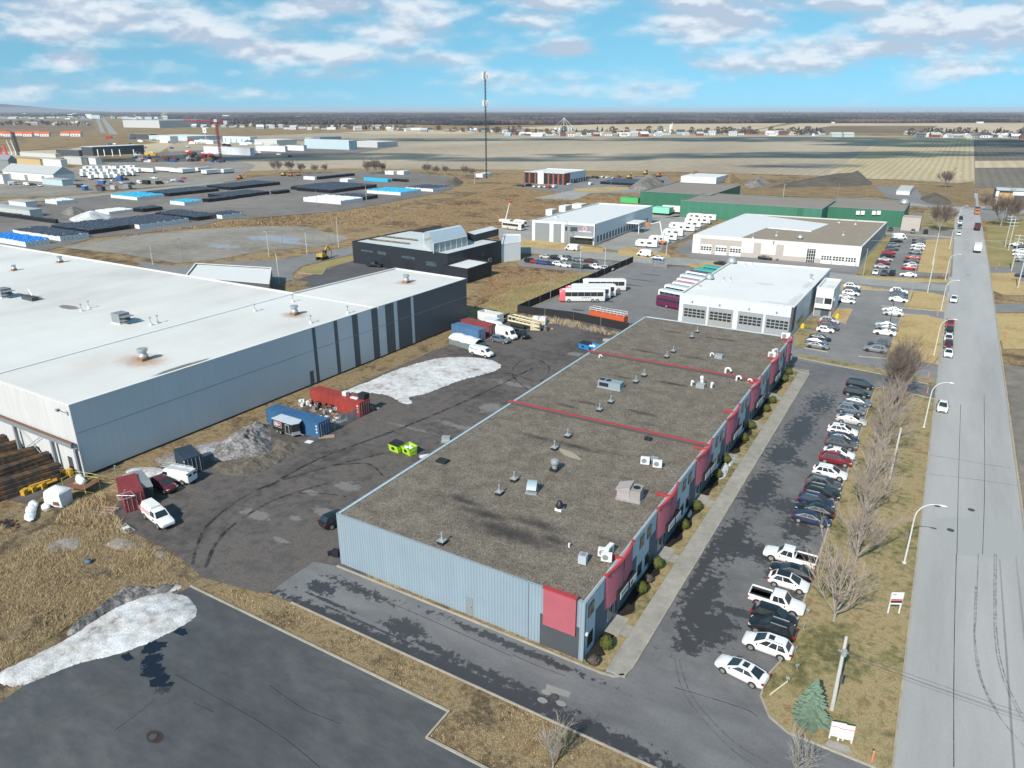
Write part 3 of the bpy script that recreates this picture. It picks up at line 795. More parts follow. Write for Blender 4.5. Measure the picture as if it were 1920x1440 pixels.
for i,y0 in enumerate(UN):
 yb=min(y0 + 7.4,Y1 - .2)
 if yb - y0 < 6: yb=Y1 - .05
 sl_=MB(); pan(sl_,FA,FB,max(y0 - 2 - Y0,.4),min(y0 + 8.8,Y1 - .1) - Y0,0,4.25,.001,.045)
 MBd.part('base_panel',sl_,M['slate'])
 arc=[]
 for k in range(NB + 1):
  t=k / NB
  arc.append((X1 + .06 + 0.45 * (1 - (2 * t - 1) ** 2),y0 + (yb - y0) * t))
 q=MB(); q.prism([(X1 + .05,y0),*arc[1:-1],(X1 + .05,yb)],2.85,6.98,0,None,True)
 q.prism([(X1 + .25,y0 - .05)] + [(x + .07,y) for x,y in arc[1:-1]] + [(X1 + .25,yb + .05),(X1 - .2,yb + .05)] + [(x - .2,y) for x,y in arc[::-1][1:-1]] + [(X1 - .2,y0 - .05)],6.985,7.08,1)
 am=arc[NB // 2]
 q.box(am[0] - .05,am[0] + .035,am[1] - .08,am[1] + .08,2.86,6.97,2)
 q.box(X1 - 1.5,am[0] - .2,am[1] - .13,am[1] + .13,6.75,7.05,1)
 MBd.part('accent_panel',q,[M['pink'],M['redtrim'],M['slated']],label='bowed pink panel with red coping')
 u=y0 - Y0
 for (du,wd) in ((1.0,1.3),(2.7,1.1),(5.2,1.2)):
  if y0 + du + wd > Y1: continue
  if du == 2.7:
   q=MB(); pan(q,FA,FB,u + du,u + du + wd,.15,2.35,.046,.09)
   dd=MBd.part('door',q,M['galv'])
   g=MB(); pan(g,FA,FB,u + du + .15,u + du + wd - .15,.4,2.2,.091,.1)
   MBd.part('pane',g,M['glassb'],dd)
  else:
   wall_window(MBd,FA,FB,u + du,u + du + wd,.7 if du < 5 else 1.0,2.4,'offwhite' if du < 2 else 'bronze',off=.046)
 for (t0,t1,z0,nm) in ((.30,.60,2.95,0),(.66,.92,2.75,1)):
  if i == 6 and nm: continue
  ya,yc=y0 + (yb - y0) * t0,y0 + (yb - y0) * t1
  xs=X1 + .85
  q=MB(); q.box(X1 + .3,xs,ya,yc,z0,z0 + .95)
  s=MBd.part('sign_box',q,M['black'])
  q=MB(); q.box(xs + .001,xs + .03,ya + .04,yc - .04,z0 + .05,z0 + .9)
  if (i,nm) == (0,0):
   for k in range(5): q.box(xs + .031,xs + .036,ya + .45 + k * .32,ya + .68 + k * .32,z0 + .35 + .05 * (k % 2),z0 + .68,1)
  elif (i,nm) == (0,1):
   q.prism([(0,0)] * 0 or [(xs + .031,ya + .2),(xs + .036,ya + .2),(xs + .036,ya + .75),(xs + .031,ya + .75)],z0 + .2,z0 + .75,2)
  else:
   for k in range(4): q.box(xs + .031,xs + .036,ya + .3 + k * .35,ya + .55 + k * .35,z0 + .35,z0 + .6,3)
  MBd.part('sign_face',q,[M['white'],flat('sign_green',(.02,.2,.13)),flat('sign_olive',(.12,.10,.03)),M['greym']],s)
for k,y0 in enumerate([UN[0] - 14.85] + UN[:6]):
 for (du,z0,z1) in ((9.6,4.55,6.0),(11.9,4.55,6.0),(9.4,1.0,2.5),(11.7,1.0,2.5)):
  yy=y0 + du
  if k == 0:
   if du in (9.6,9.4): continue
   yy=52.3
  wall_window(MBd,FA,FB,yy - Y0,yy + 1.25 - Y0,z0,z1)
q=MB(); q.box(X1 - .001,X1 + .25,51.75,52.0,2.9,3.15); MBd.part('wall_lamp',q,M['white'])

WP=[(-101.0,48.6),(-98.7,144.6),(-121.8,145.7),(-124.2,112.4),(-252,111.4),(-252,48.6)]
m=Mt('white_roof_membrane')
m.org=tuple(sum(q[i] for q in WP) / 6 for i in (0,1))
VENTS=[(270,675),(553,590),(762,530),(113,492),(27,507)]
vp=[P(x,y,11.1) for x,y in VENTS]
c=m.ramp(m.noise(.05,5,.6,m.scl(m.obj(),(1,.5,1))),[(.35,(.52,.515,.50)),(.5,(.61,.61,.60)),(.66,(.66,.665,.655))])
rust=None
for i,v in enumerate(vp):
 k=(6.5,4.2,3.4,2,2)[i]
 rust=(rust or []) + [(v.x,v.y - .3,k,k * .7,1)]
c=m.mix(m.math('MULTIPLY',m.spots(rust,.6,.8,.9),.75),c,(.34,.17,.075,1))
e1=P(345,690,11.1)
c=m.mix(m.math('MULTIPLY',m.spots([(e1.x - .8,e1.y - .6,.9,5,1),(e1.x - .6,e1.y + 3,.6,3,1)],.5,.5,.5),.8),c,(.05,.045,.045,1))
e2=P(129,576,11.1); e3=P(60,556,11.1)
c=m.mix(m.math('MULTIPLY',m.spots([(e2.x,e2.y,3.6,1.3,1),(e3.x,e3.y,5,.9,1)],.5,.7,.25),.8),c,(.075,.08,.11,1))
c=m.mix(m.math('MULTIPLY',m.spots([(-117,60,9,14,.5),(-113,80,10,20,.4),(-150,80,30,14,.4),(-110,120,8,12,.4)],1.2,.12,.8),.25),c,(.45,.33,.24,1))
lines=m.wave(.314159 / 3.05,'Y',.15,'SAW',det=1)
c=m.mix(m.rng(lines,.97,.995,0,.34,False),c,(.45,.46,.47,1))
M['wroof']=m.out(c,.7,0,.3,m.noise(1.2,4,.6),.15,.05)
M['wwall']=ribbed('pale_blue_grey_cladding',(.60,.61,.635),1.1,'Y',amp=.985,depth=.05,var=.04,dirt=.04)
M['wend']=ribbed('white_cladding',(.60,.61,.62),1.1,'X',amp=.96,depth=.05,var=.05,dirt=.12)
M['wdark']=ribbed('charcoal_cladding',(.10,.105,.118),1.1,'Y',amp=.93,depth=.05,var=.06,dirt=.05)
WH=shell('warehouse','huge white roofed warehouse with pale blue walls and charcoal stripes','warehouse',WP,11.3,M['wwall'],M['wroof'],M['white'],.2)
wa,wb=(-101.0,48.6),(-98.7,144.6)
def wu(x,y):
 p=P(x,y); return (Vector(p[:2]) - Vector(wa)).dot((Vector(wb) - Vector(wa)).normalized())
wlen=(Vector(wb) - Vector(wa)).length
st=[(601,721,607.5,719),(642,705.5,648,703),(674.5,692,685,688),(709,677.5,720,673),(732.5,667,749,661),(754,658,779,648)]
for x0,yy0,x1_,yy1 in st:
 q=MB(); pan(q,wa,wb,wu(x0,yy0),wu(x1_,yy1),.35,11.25,.001,.04); WH.part('charcoal_stripe',q,M['wdark'])
q=MB(); pan(q,wa,wb,wu(784,646),wlen - .02,.35,11.25,.001,.04); WH.part('charcoal_panel',q,M['wdark'])
q=MB(); pan(q,wa,wb,.2,wlen - .1,6.9,6.97,.041,.07); pan(q,wa,wb,.05,wlen,0,.34,.002,.08,1); WH.part('wall_trim',q,[M['greym'],M['black']])
q=MB(); pan(q,wa,wb,wu(590,726),wu(596,723),.4,3.0,.001,.06); WH.part('door',q,M['wdark'])
ea,eb=(-252,48.6),(-101.0,48.6)
q=MB(); pan(q,ea,eb,.1,150.9,0,11.2,.001,.03); WH.part('wall',q,M['wend'],label='white end wall')
bz=PYp(140,838,47.9).z
q=MB(); pan(q,ea,eb,60,150.9,bz - .35,bz + .25,.5,.95,0); pan(q,ea,eb,60,150.9,bz + .25,bz + .45,.55,.8,1)
rw=WH.part('crane_runway',q,[M['greym'],flat('rusty_rail',(.15,.075,.045),.8)])
for x in (140,100,38,-40,-130):
 pp=PYp(x,860,47.6)
 q=MB(); q.box(pp.x - .25,pp.x + .25,47.75,48.15,0,bz - .36); WH.part('column',q,M['greym'],rw)
q=MB(); xd=PYp(136,880,48.5).x
q.box(xd - .6,xd + .5,48.50,48.565,0,2.6); WH.part('door',q,M['slated'])
q=MB()
for t in (-1,1):
 xx0,xx1=PYp(43,850,48.2).x,PYp(90,860,48.2).x
 q.tube((xx0,48.2,.4 if t > 0 else bz - .5),(xx1,48.2,bz - .5 if t > 0 else .4),.05,.05,4)
WH.part('brace',q,M['greym'],rw)
q=MB(); q.box(-124.6,-123.9,48.9,112.2,11.1,11.27); q.box(-124,-99.2,112.2,112.6,11.101,11.2); WH.part('roof_seam',q,M['white'])
q=MB(); q.tube(PYp(105,768,48.4),PYp(105,768,47.4),.06,.06,5); q.box(*(lambda v: (v.x - .25,v.x + .25,47.2,47.6,v.z - .15,v.z + .15))(PYp(108,769,47.4))); WH.part('floodlight',q,M['greym'])
AN=shell('annex','low white roofed annex with charcoal walls behind the large warehouse','building',[P2(350,545),P2(508,560),P2(512,527),P2(370,518)],4.2,M['wdark'],M['white'],M['white'])

M['gwall']=ribbed('white_metal_siding',(.60,.64,.665),.8,'X',amp=.97,depth=.05,var=.04,dirt=.03)
m=Mt('streaked_white_roof')
m.org=(-39.8,197.75)
c=m.mix(m.math('MULTIPLY',m.spots([(-27.5,182,1.5,9,1),(-30,176.5,6,1.2,1),(-28,200,1.3,6,.8),(-38,196,3,2,.7)],1.5,.6,.5),.35),m.ramp(m.noise(.1,5),[(.3,(.66,.67,.67)),(.7,(.73,.735,.735))]),(.33,.33,.33,1))
M['groof']=m.out(c,.7)
GA=(-53.6,173.0); GBp=(-26.4,173.0); GC=(-25.8,224); GD=(-53.4,221)
gh=hgt((1270,604),551)
GG=shell('bus_garage','white bus garage with four glazed doors and a stained white roof','garage',[GA,GBp,GC,GD],gh,M['gwall'],M['groof'],M['white'])
def gu(px,py): return PYp(px,py,173).x - GA[0]
for a,b in ((1280,1321),(1328,1371),(1384,1428),(1436,1482)):
 u0,u1=gu(a,600),gu(b,610)
 u1=min(u1,26.6)
 q=MB(); pan(q,GA,GBp,u0 - .12,u1 + .12,0,4.75,.001,.05); o=GG.part('garage_door_frame',q,M['greym'])
 q=MB(); pan(q,GA,GBp,u0,u1,0,4.6,.051,.08); dd=GG.part('garage_door',q,M['galv'],o)
 q=MB()
 n=5
 for r_ in range(3):
  for k in range(n):
   w_=(u1 - u0 - .3) / n
   pan(q,GA,GBp,u0 + .15 + k * w_ + .08,u0 + .15 + (k + 1) * w_ - .08,1.7 + r_ * .75,2.25 + r_ * .75,.081,.09)
 GG.part('pane',q,M['glass'],o)
for a in (1298,1350,1406,1459):
 u=gu(a,570)
 q=MB(); pan(q,GA,GBp,u - .15,u + .15,5.5,5.8,.001,.35); GG.part('wall_lamp',q,M['greym'])
q=MB(); pan(q,GBp,GC,.05,3.2,1.2,gh - .02,.001,.05); GG.part('corner_panel',q,M['slated'])
q=MB(); pan(q,GA,GBp,26.7,27.2,1.2,gh - .02,.001,.045); GG.part('corner_panel',q,M['slated'])
q=MB()
for k in range(4): pan(q,GBp,GC,5 + k * 2.6,7.2 + k * 2.6,1.2,2.6,.001,.04)
GG.part('window_band',q,M['glassb'])
OF=blk((1556,596),1524,1570)
oh=hgt((1556,596),543)
op=[(OF[0],OF[2]),(OF[1],OF[2]),(OF[1],OF[3]),(OF[0],OF[3])]
OO=shell('office_wing','white office wing with grey bands beside the bus garage','building',op,oh,M['offwhite'],M['groof'],M['white'])
q=MB(); pan(q,op[0],op[1],.1,OF[1] - OF[0] - .1,.1,2.4,.001,.04); pan(q,op[0],op[1],.1,OF[1] - OF[0] - 2.2,3.4,5.0,.001,.04); OO.part('grey_band',q,M['greym'])
q=MB(); pan(q,op[0],op[1],OF[1] - OF[0] - 1.9,OF[1] - OF[0] - .2,3.5,5.0,.001,.05); OO.part('window',q,M['glass'])
q=MB(); pan(q,op[0],op[1],OF[1] - OF[0] - 2.4,OF[1] - OF[0] - .5,.2,2.2,.041,.06); pan(q,op[1],op[2],.5,4,.3,5,.001,.04); OO.part('window',q,M['glassb'])
q=MB(); pan(q,op[0],op[1],.1,OF[1] - OF[0],2.45,2.75,.001,1.0); OO.part('canopy',q,M['white'])

hb=7.6
A=P(660,452.5,hb); B=P(839,477,hb); Cc=P(940,452,hb)
bp=[tuple(A[:2]),tuple(B[:2]),tuple(Cc[:2]),tuple((A + Cc - B)[:2])]
M['blackm']=ribbed('black_ribbed_cladding',(.026,.031,.042),.7,'X',amp=.7,depth=.2,var=.12,dirt=.0)
M['greyroof']=flat('pale_grey_roof',(.52,.57,.59),.7,var=.14,scale=.15)
BB=shell('black_building','black ribbed metal building carrying a glass greenhouse on its roof','building',bp,hb,M['blackm'],M['greyroof'],M['black'],.25)
BB2=[P2(833,524),P2(877,532),P2(922,517)]
BB2.append((BB2[0][0] + BB2[2][0] - BB2[1][0],BB2[0][1] + BB2[2][1] - BB2[1][1]))
AX=shell('annex','small black annex with a white roof against the black building','building',BB2,hgt((877,532),505),M['blackm'],M['offwhite'],M['black'])
q=MB()
p1,p2,p3=P(712,442,hb),P(745,428,hb),P(792,438,hb)
a_,b_,c_=Vector(bp[3]),Vector(bp[2]),None
d_=(b_ - a_).normalized()
pk=[tuple(a_ + d_ * 1),tuple(a_ + d_ * 14),tuple(a_ + d_ * 27)]
q.add([(*pk[0],hb),(*pk[1],hb + 3),(*pk[2],hb),(pk[0][0],pk[0][1] + .5,hb),(pk[1][0],pk[1][1] + .5,hb + 3),(pk[2][0],pk[2][1] + .5,hb)],[(0,2,1),(3,4,5),(0,1,4,3),(1,2,5,4)])
BB.part('gable',q,M['black'])
blen=(Vector(bp[1]) - Vector(bp[0])).length
for u0,u1,z0,z1 in ((4,10,4.6,5.4),(12,16,4.4,5.6),(23,29,4.3,5.3),(33.5,38,3.0,4.6),(47,51,3.2,4.4)):
 if u1 < blen: wall_window(BB,bp[0],bp[1],u0,u1,z0,z1,'black','glassb',2)
for u in (14,24,40):
 q=MB(); pan(q,bp[0],bp[1],u,u + 4,0,3.6,.001,.05); BB.part('garage_door',q,M['black'])
for k,(u,z0) in enumerate(((3,3.2),(8,3.6),(18,4),(22,1.5))): wall_window(BB,bp[1],bp[2],u,u + 2,z0,z0 + 1.2,'offwhite' if k == 3 else 'black','glassb',1)
for k in range(2):
 rr=MB()
 for j in range(16):
  t=j / 15
  s=P(695 + 70 * t + k * 15,449.5 + 8 * t - k * 6.5,hb - .2)
  rr.blob((s.x,s.y,s.z + .15),(.9,.7,.35),0,6,4,.3,j + k * 9,True)
 BB.part('planter_row',rr,M['reedsoil'])
g0,g1=P(795,455,hb),P(813,474,hb); g2=P(876,459,hb)
gw=(g1 - g0); gl=(g2 - g1)
GH=Th('greenhouse','arched glass greenhouse standing on the black building','greenhouse',(g1.x,g1.y,hb - .25))
mg=Mt('greenhouse_glazing'); M['ghg']=mg.out(mg.mix(mg.noise(.5,3),(.22,.26,.27),(.42,.46,.47)),.12,0,.8)
def ghpt(t,k):
 x=(k / 10)
 z=3.2 + 2.0 * sin(pi * x) ** .7 if 0 <= k <= 10 else 0
 q_=g0 + gw * x + gl * t
 return (q_.x,q_.y,hb - .25 + z)
r0,r1=[ghpt(0,k) for k in range(11)],[ghpt(1,k) for k in range(11)]
q=MB(); vs=r0 + r1
q.add(vs,[(k,k + 1,12 + k,11 + k) for k in range(10)],0,True)
GH.part('roof',q,flat('greenhouse_roof_sheet',(.42,.50,.56),.25,.2,var=.12))
q=MB()
for rr in (r0,r1):
 base=[(rr[-1][0],rr[-1][1],hb - .25),(rr[0][0],rr[0][1],hb - .25)]
 q.add(list(rr) + base,[tuple(range(13))])
for k in (0,10):
 a,b=r0[k],r1[k]
 q.quad((a[0],a[1],hb - .25),(b[0],b[1],hb - .25),b,a)
GH.part('wall',q,M['ghg'])
q=MB()
for k in (0,4,5,10):
 q.tube(r0[k],r1[k],.1,.1,4)
for t in range(0,7):
 for k in (10,):
  p_=ghpt(t / 6,10); q.tube((p_[0],p_[1],hb - .25),p_,.08,.08,4)
for k in (0,10): q.tube((r0[k][0],r0[k][1],hb - .25),r0[k],.12,.12,4)
GH.part('frame',q,M['offwhite'])
q0=[P(876,447,hb),P(890,452,hb),P(935,440,hb)]
pp_=[tuple(v[:2]) for v in q0]; pp_.append((pp_[0][0] + pp_[2][0] - pp_[1][0],pp_[0][1] + pp_[2][1] - pp_[1][1]))
q=MB(); q.prism(ccw(pp_),hb - .2,hb + 2.2,0,1); BB.part('roof_block',q,[M['blackm'],M['greyroof']])
shell('white_building','small white building right behind the black building','building',[P2(940,492),P2(976,487),P2(976,470),P2(945,470)],6.2,M['offwhite'],M['greyroof'],M['white'])

a,b,c_=P(997.5,451),P(1114,460),P(1222,419)
pp_=[tuple(v[:2]) for v in (a,b,c_)]; pp_.append((pp_[0][0] + pp_[2][0] - pp_[1][0],pp_[0][1] + pp_[2][1] - pp_[1][1]))
hw=hgt((1114,460),421)
M['palew']=ribbed('pale_warehouse_cladding',(.62,.66,.70),1.2,'Y',amp=.97,depth=.05,var=.04,dirt=.03)
WW=shell('white_warehouse','white roofed warehouse with grey front and a row of loading doors','warehouse',pp_,hw,M['palew'],M['white'],M['white'])
fl_=(Vector(pp_[1]) - Vector(pp_[0])).length; sl2=(Vector(pp_[2]) - Vector(pp_[1])).length
for u0,u1 in ((.05,.285),(.35,.475),(.52,.985)):
 q=MB(); pan(q,pp_[0],pp_[1],u0 * fl_,u1 * fl_,.1,hw - .7,.001,.05); WW.part('grey_panel',q,M['greym'])
q=MB(); pan(q,pp_[0],pp_[1],.02,fl_,hw - .7,hw,.001,.06)
for u in (0.0,.29,.48): pan(q,pp_[0],pp_[1],u * fl_ + .02,(u + .045) * fl_,.1,hw - .71,.0015,.062)
WW.part('white_frame',q,M['white'])
wall_window(WW,pp_[0],pp_[1],.62 * fl_,.73 * fl_,5.0,6.6,'black','glassb',1,.051)
wall_window(WW,pp_[0],pp_[1],.54 * fl_,.57 * fl_,5.0,6.6,'black','glass',0,.051)
q=MB(); pan(q,pp_[0],pp_[1],.62 * fl_,.97 * fl_,.1,2.6,.051,.09); e_=WW.part('entrance_glazing',q,M['glass'])
q=MB(); pan(q,pp_[0],pp_[1],.70 * fl_,.99 * fl_,2.9,3.25,.06,1.6); WW.part('canopy',q,M['white'])
q=MB()
for k in range(9): pan(q,pp_[0],pp_[1],(.755 + k * .022) * fl_,(.755 + k * .022 + .015) * fl_,4.9,5.3,.051,.08,0)
for k in range(10):
 t=2 * pi * k / 10
 pan(q,pp_[0],pp_[1],.845 * fl_ + .75 * cos(t) - .18,.845 * fl_ + .75 * cos(t) + .18,6.2 + .75 * sin(t) - .18,6.2 + .75 * sin(t) + .18,.051,.08,1)
WW.part('lettering',q,[M['white'],flat('pink_emblem',(.85,.42,.47))])
q=MB(); pan(q,pp_[1],pp_[2],.02,.45,.1,hw - .02,.001,.05); WW.part('corner_panel',q,M['slated'])
for k in range(19):
 u=(.04 + k * .047) * sl2
 if u + 1.4 > sl2 - 1: break
 q=MB(); pan(q,pp_[1],pp_[2],u,u + 1.5,.9,3.3,.001,.06); WW.part('loading_door',q,M['slated'])
q=MB()
ca=off_pt(pp_[1],pp_[2],.50 * sl2,0)
pan(q,pp_[1],pp_[2],.50 * sl2,.64 * sl2,4.3,4.8,.01,6.0)
for u in (.51,.63): pan(q,pp_[1],pp_[2],u * sl2,u * sl2 + .3,0,4.3,5.5,5.8)
WW.part('canopy',q,M['white'],label='white drive-through canopy on posts')
M['brownroof']=flat('tan_gravel_roof',(.27,.225,.175),.95,var=.2,scale=.4)
M['cream']=flat('cream_block_wall',(.68,.66,.63),.8,var=.08,scale=.8)
M['stone']=flat('beige_stone_base',(.42,.38,.35),.85,var=.12,scale=1)
a,b,c_=P(1297,474),P(1610,500),P(1658,447)
hb2=hgt((1610,500),463)
pp_=[tuple(v[:2]) for v in (a,b,c_)]; pp_.append((pp_[0][0] + pp_[2][0] - pp_[1][0],pp_[0][1] + pp_[2][1] - pp_[1][1]))
PB=shell('pale_brick_building','long cream building with tan and white roofs and glazed garage doors','building',pp_,hb2,M['cream'],M['brownroof'],M['white'])
L_=(Vector(pp_[1]) - Vector(pp_[0])).length; W_=(Vector(pp_[2]) - Vector(pp_[1])).length
fx,fy=(Vector(pp_[1]) - Vector(pp_[0])).normalized(),(Vector(pp_[2]) - Vector(pp_[1])).normalized()
def bq(u,v): return tuple(Vector(pp_[0]) + fx * u * L_ + fy * v * W_)
q=MB()
q.prism([bq(.003,.02),bq(.30,.02),bq(.33,.45),bq(.62,.42),bq(.66,.75),bq(.1,.97),bq(.003,.97)],hb2 - .29,hb2 + .05); PB.part('white_roof',q,M['white'])
q=MB(); pan(q,pp_[0],pp_[1],.28 * L_,.985 * L_,0,1.7,.001,.05); PB.part('stone_base',q,M['stone'])
for u0,u1 in ((.05,.31),): 
 q=MB(); pan(q,pp_[0],pp_[1],u0 * L_,u1 * L_,0,hb2 - 1.0,.002,.06); PB.part('beige_panel',q,M['stone'])
for u0,u1 in ((.385,.43),(.52,.565)):
 q=MB(); pan(q,pp_[0],pp_[1],u0 * L_,u1 * L_,.2,hb2 - 1.2,.0515,.08); PB.part('beige_panel',q,M['stone'])
for u0,u1,bar in ((.055,.125,1),(.15,.22,1),(.24,.31,1),(.785,.845,1),(.85,.915,1),(.92,.98,1)):
 q=MB(); pan(q,pp_[0],pp_[1],u0 * L_,u1 * L_,0,3.6,.061,.09); dd=PB.part('garage_door',q,M['white'])
 q=MB()
 for r_ in range(2):
  for k in range(4):
   w_=(u1 - u0) * L_ / 4
   pan(q,pp_[0],pp_[1],u0 * L_ + k * w_ + .15,u0 * L_ + (k + 1) * w_ - .1,1.4 + r_ * .8,2.0 + r_ * .8,.091,.1)
 PB.part('pane',q,M['glass'],dd)
q=MB(); pan(q,pp_[0],pp_[1],.70 * L_,.75 * L_,.1,4.8,.06,.12); gz=PB.part('entrance_glazing',q,M['glass'])
q=MB()
for k in range(5): pan(q,pp_[0],pp_[1],.70 * L_ + k * .05 * L_ / 4.001,.70 * L_ + k * .05 * L_ / 4.001 + .12,.1,4.8,.121,.16)
for k in range(4): pan(q,pp_[0],pp_[1],.70 * L_,.75 * L_,1 + k * 1.1,1.1 + k * 1.1,.122,.15)
PB.part('mullions',q,M['white'],gz)
q=MB(); pan(q,pp_[1],pp_[2],.01,W_ - .02,1.6,hb2 - .3,.001,.04); PB.part('grey_siding',q,M['greym'])
M['green']=ribbed('green_cladding',(.035,.155,.095),1.5,'X',amp=.93,depth=.05,var=.1,dirt=.15)
M['greenl']=ribbed('faded_green_cladding',(.055,.20,.135),1.5,'X',amp=.93,depth=.05,var=.1,dirt=.2)
M['hallroof']=flat('grey_brown_roof',(.235,.205,.18),.95,var=.15,scale=.08)
def hall(label,fr,L,R,h,wallm,yrow=None):
 x0,x1,y0,y1=blk(fr,L,R)
 if yrow: y1=P(*yrow,h).y
 return shell('green_hall',label,'industrial hall',[(x0,y0),(x1,y0),(x1,y1),(x0,y1)],h,wallm,M['hallroof'],M['greym'],.2),(x0,x1,y0,y1)
h1=hgt((1275,407),376)
H1,e=hall('middle green hall with a brown roof beside the white trailer',(1537,426),1274,1560,h1,M['greenl'],(1400,366))
q=MB(); pan(q,(e[0],e[2]),(e[1],e[2]),.84 * (e[1] - e[0]),.88 * (e[1] - e[0]),.2,h1 - .1,.001,.05); H1.part('green_stripe',q,M['green'])
H2,e2_=hall('rear green hall standing behind the middle hall',(1330,396),1199,1386,h1 * 1.02,M['green'])
H3,e3_=hall('right green hall with four round vents and a grey shed',(1690,427),1537,1738,hgt((1690,427),396),M['green'],(1640,374))
y3=e3_[2]
q=MB()
for px in (1609,1618,1639,1648):
 v=PYp(px,399,y3); q.box(v.x - .8,v.x + .8,y3 - .8,y3 - .01,v.z - .8,v.z + .9)
H3.part('wall_vent',q,M['offwhite'])
x0,x1,ya,yb=blk((1725,429),1691,1730)
SH=shell('shed','grey concrete shed with sloping roof in front of the green hall','shed',[(x0,y3 - 9),(x1,y3 - 9),(x1,y3 - .2),(x0,y3 - .2)],5.8,M['stone'],flat('grey_shed_roof',(.36,.34,.32),.8),None,.1)
x0,x1,y0,y1=blk((1058,347),982,1098)
ho=hgt((1058,347),325)
M['brick']=flat('red_brick',(.27,.085,.06),.85,var=.2,scale=1.5)
OB=shell('brick_office','two storey office block of brick piers, dark glass and a pale blue side','office building',[(x0,y0),(x1,y0),(x1,y1),(x0,y1)],ho,M['palew'],M['white'],M['white'])
q=MB(); pan(q,(x0,y0),(x1,y0),.05,x1 - x0,.1,ho - .4,.001,.1); OB.part('glass_front',q,M['glass'])
for k,u in enumerate((.0,.13,.28,.42,.60,.72,.84,.95)):
 q=MB(); pan(q,(x0,y0),(x1,y0),u * (x1 - x0),u * (x1 - x0) + 1.3,0,ho - .2,.101,.35); OB.part('brick_pier',q,M['brick'])
q=MB(); pan(q,(x0,y0),(x1,y0),.36 * (x1 - x0),.36 * (x1 - x0) + 5,0,ho + 1,.36,.8); OB.part('stair_tower',q,M['palew'])
q=MB(); pan(q,(x1,y0),(x1,y1),.02,9,.1,ho - .4,.001,.1); OB.part('brick_side',q,M['brick'])
for k in range(7):
 q=MB(); pan(q,(x1,y0),(x1,y1),11 + k * 4.2,13.5 + k * 4.2,.2,3.2,.001,.08); OB.part('loading_door',q,M['slated'])
x0,x1,y0,y1=(P(1862,385).x,P(1862,385).x + 40,P(1862,385).y,P(1862,385).y + 26)
hr=hgt((1862,385),357)
RB_=shell('modern_building','modern building with white frame, wood panel and black windows by the far street','building',[(x0,y0),(x1,y0),(x1,y1),(x0,y1)],hr,M['black'],M['greyroof'],M['greym'])
q=MB(); pan(q,(x0,y0),(x1,y0),0,1.5,0,hr - .3,.001,.3); pan(q,(x0,y0),(x1,y0),8,39,hr - 2.2,hr - .3,.001,.3); RB_.part('white_frame',q,M['white'])
q=MB(); pan(q,(x0,y0),(x1,y0),1.6,9,2.5,hr - 1,.001,.15); RB_.part('wood_panel',q,flat('honey_wood',(.42,.28,.13),.7))
for k in range(4):
 q=MB(); pan(q,(x0,y0),(x1,y0),10 + k * 5,14.4 + k * 5,1,hr - 2.4,.001,.1); RB_.part('window',q,M['glassb'])
_pt={}
PAINTS={'white': (.80,.81,.82),'silver': (.46,.47,.48),'grey': (.19,.21,.225),'dark grey': (.075,.08,.088),'black': (.012,.013,.016),'navy': (.018,.028,.07),
   'blue': (.025,.07,.22),'red': (.42,.018,.022),'dark red': (.20,.012,.022),'blue grey': (.12,.155,.20),'maroon': (.085,.015,.024),'green': (.05,.12,.08),'orange': (.5,.16,.04),'yellow': (.6,.38,.03),'tan': (.4,.34,.26)}
def paint(c):
 if c not in _pt:
  m=Mt(c.replace(' ','_') + '_car_paint')
  k=PAINTS[c]
  cc=m.mix(m.noise(1.2,3),mul(k,.93),mul(k,1.05))
  m.out(cc,.28,.0,.5)
  m.b.inputs['Coat Weight'].default_value=.6
  m.b.inputs['Coat Roughness'].default_value=.06
  _pt[c]=m.m
 return _pt[c]
M['tyre']=flat('tyre_rubber',(.022,.022,.023),.85)
M['rim']=flat('alloy_rim',(.42,.43,.44),.35,.6)
M['lamp']=flat('headlight_glass',(.55,.58,.6),.12)
M['tail']=flat('tail_light_red',(.33,.012,.014),.2)
M['trim']=flat('black_plastic_trim',(.02,.02,.021),.6)
def section(x,zb,zt,w):
 h=zt - zb
 half=[(w * .86,zb),(w * .97,zb + h * .2),(w,zb + h * .48),(w * .985,zb + h * .74),(w * .93,zb + h * .93),(w * .80,zt + .012),(w * .4,zt + .035)]
 return [(x,-y,z) for y,z in half][::-1] + [(x,y,z) for y,z in half]
def bil(a,b,c,d,u,v):
 a,b,c,d=(Vector(q) for q in (a,b,c,d))
 return a * (1 - u) * (1 - v) + b * u * (1 - v) + c * u * v + d * (1 - u) * v
def glazing(mb,a,b,c,d,u0,u1,v0,v1,off=.012,m=0):
 n=(Vector(b) - Vector(a)).cross(Vector(d) - Vector(a)).normalized() * off
 mb.quad(*[bil(a,b,c,d,u,v) + n for u,v in ((u0,v0),(u1,v0),(u1,v1),(u0,v1))],m)
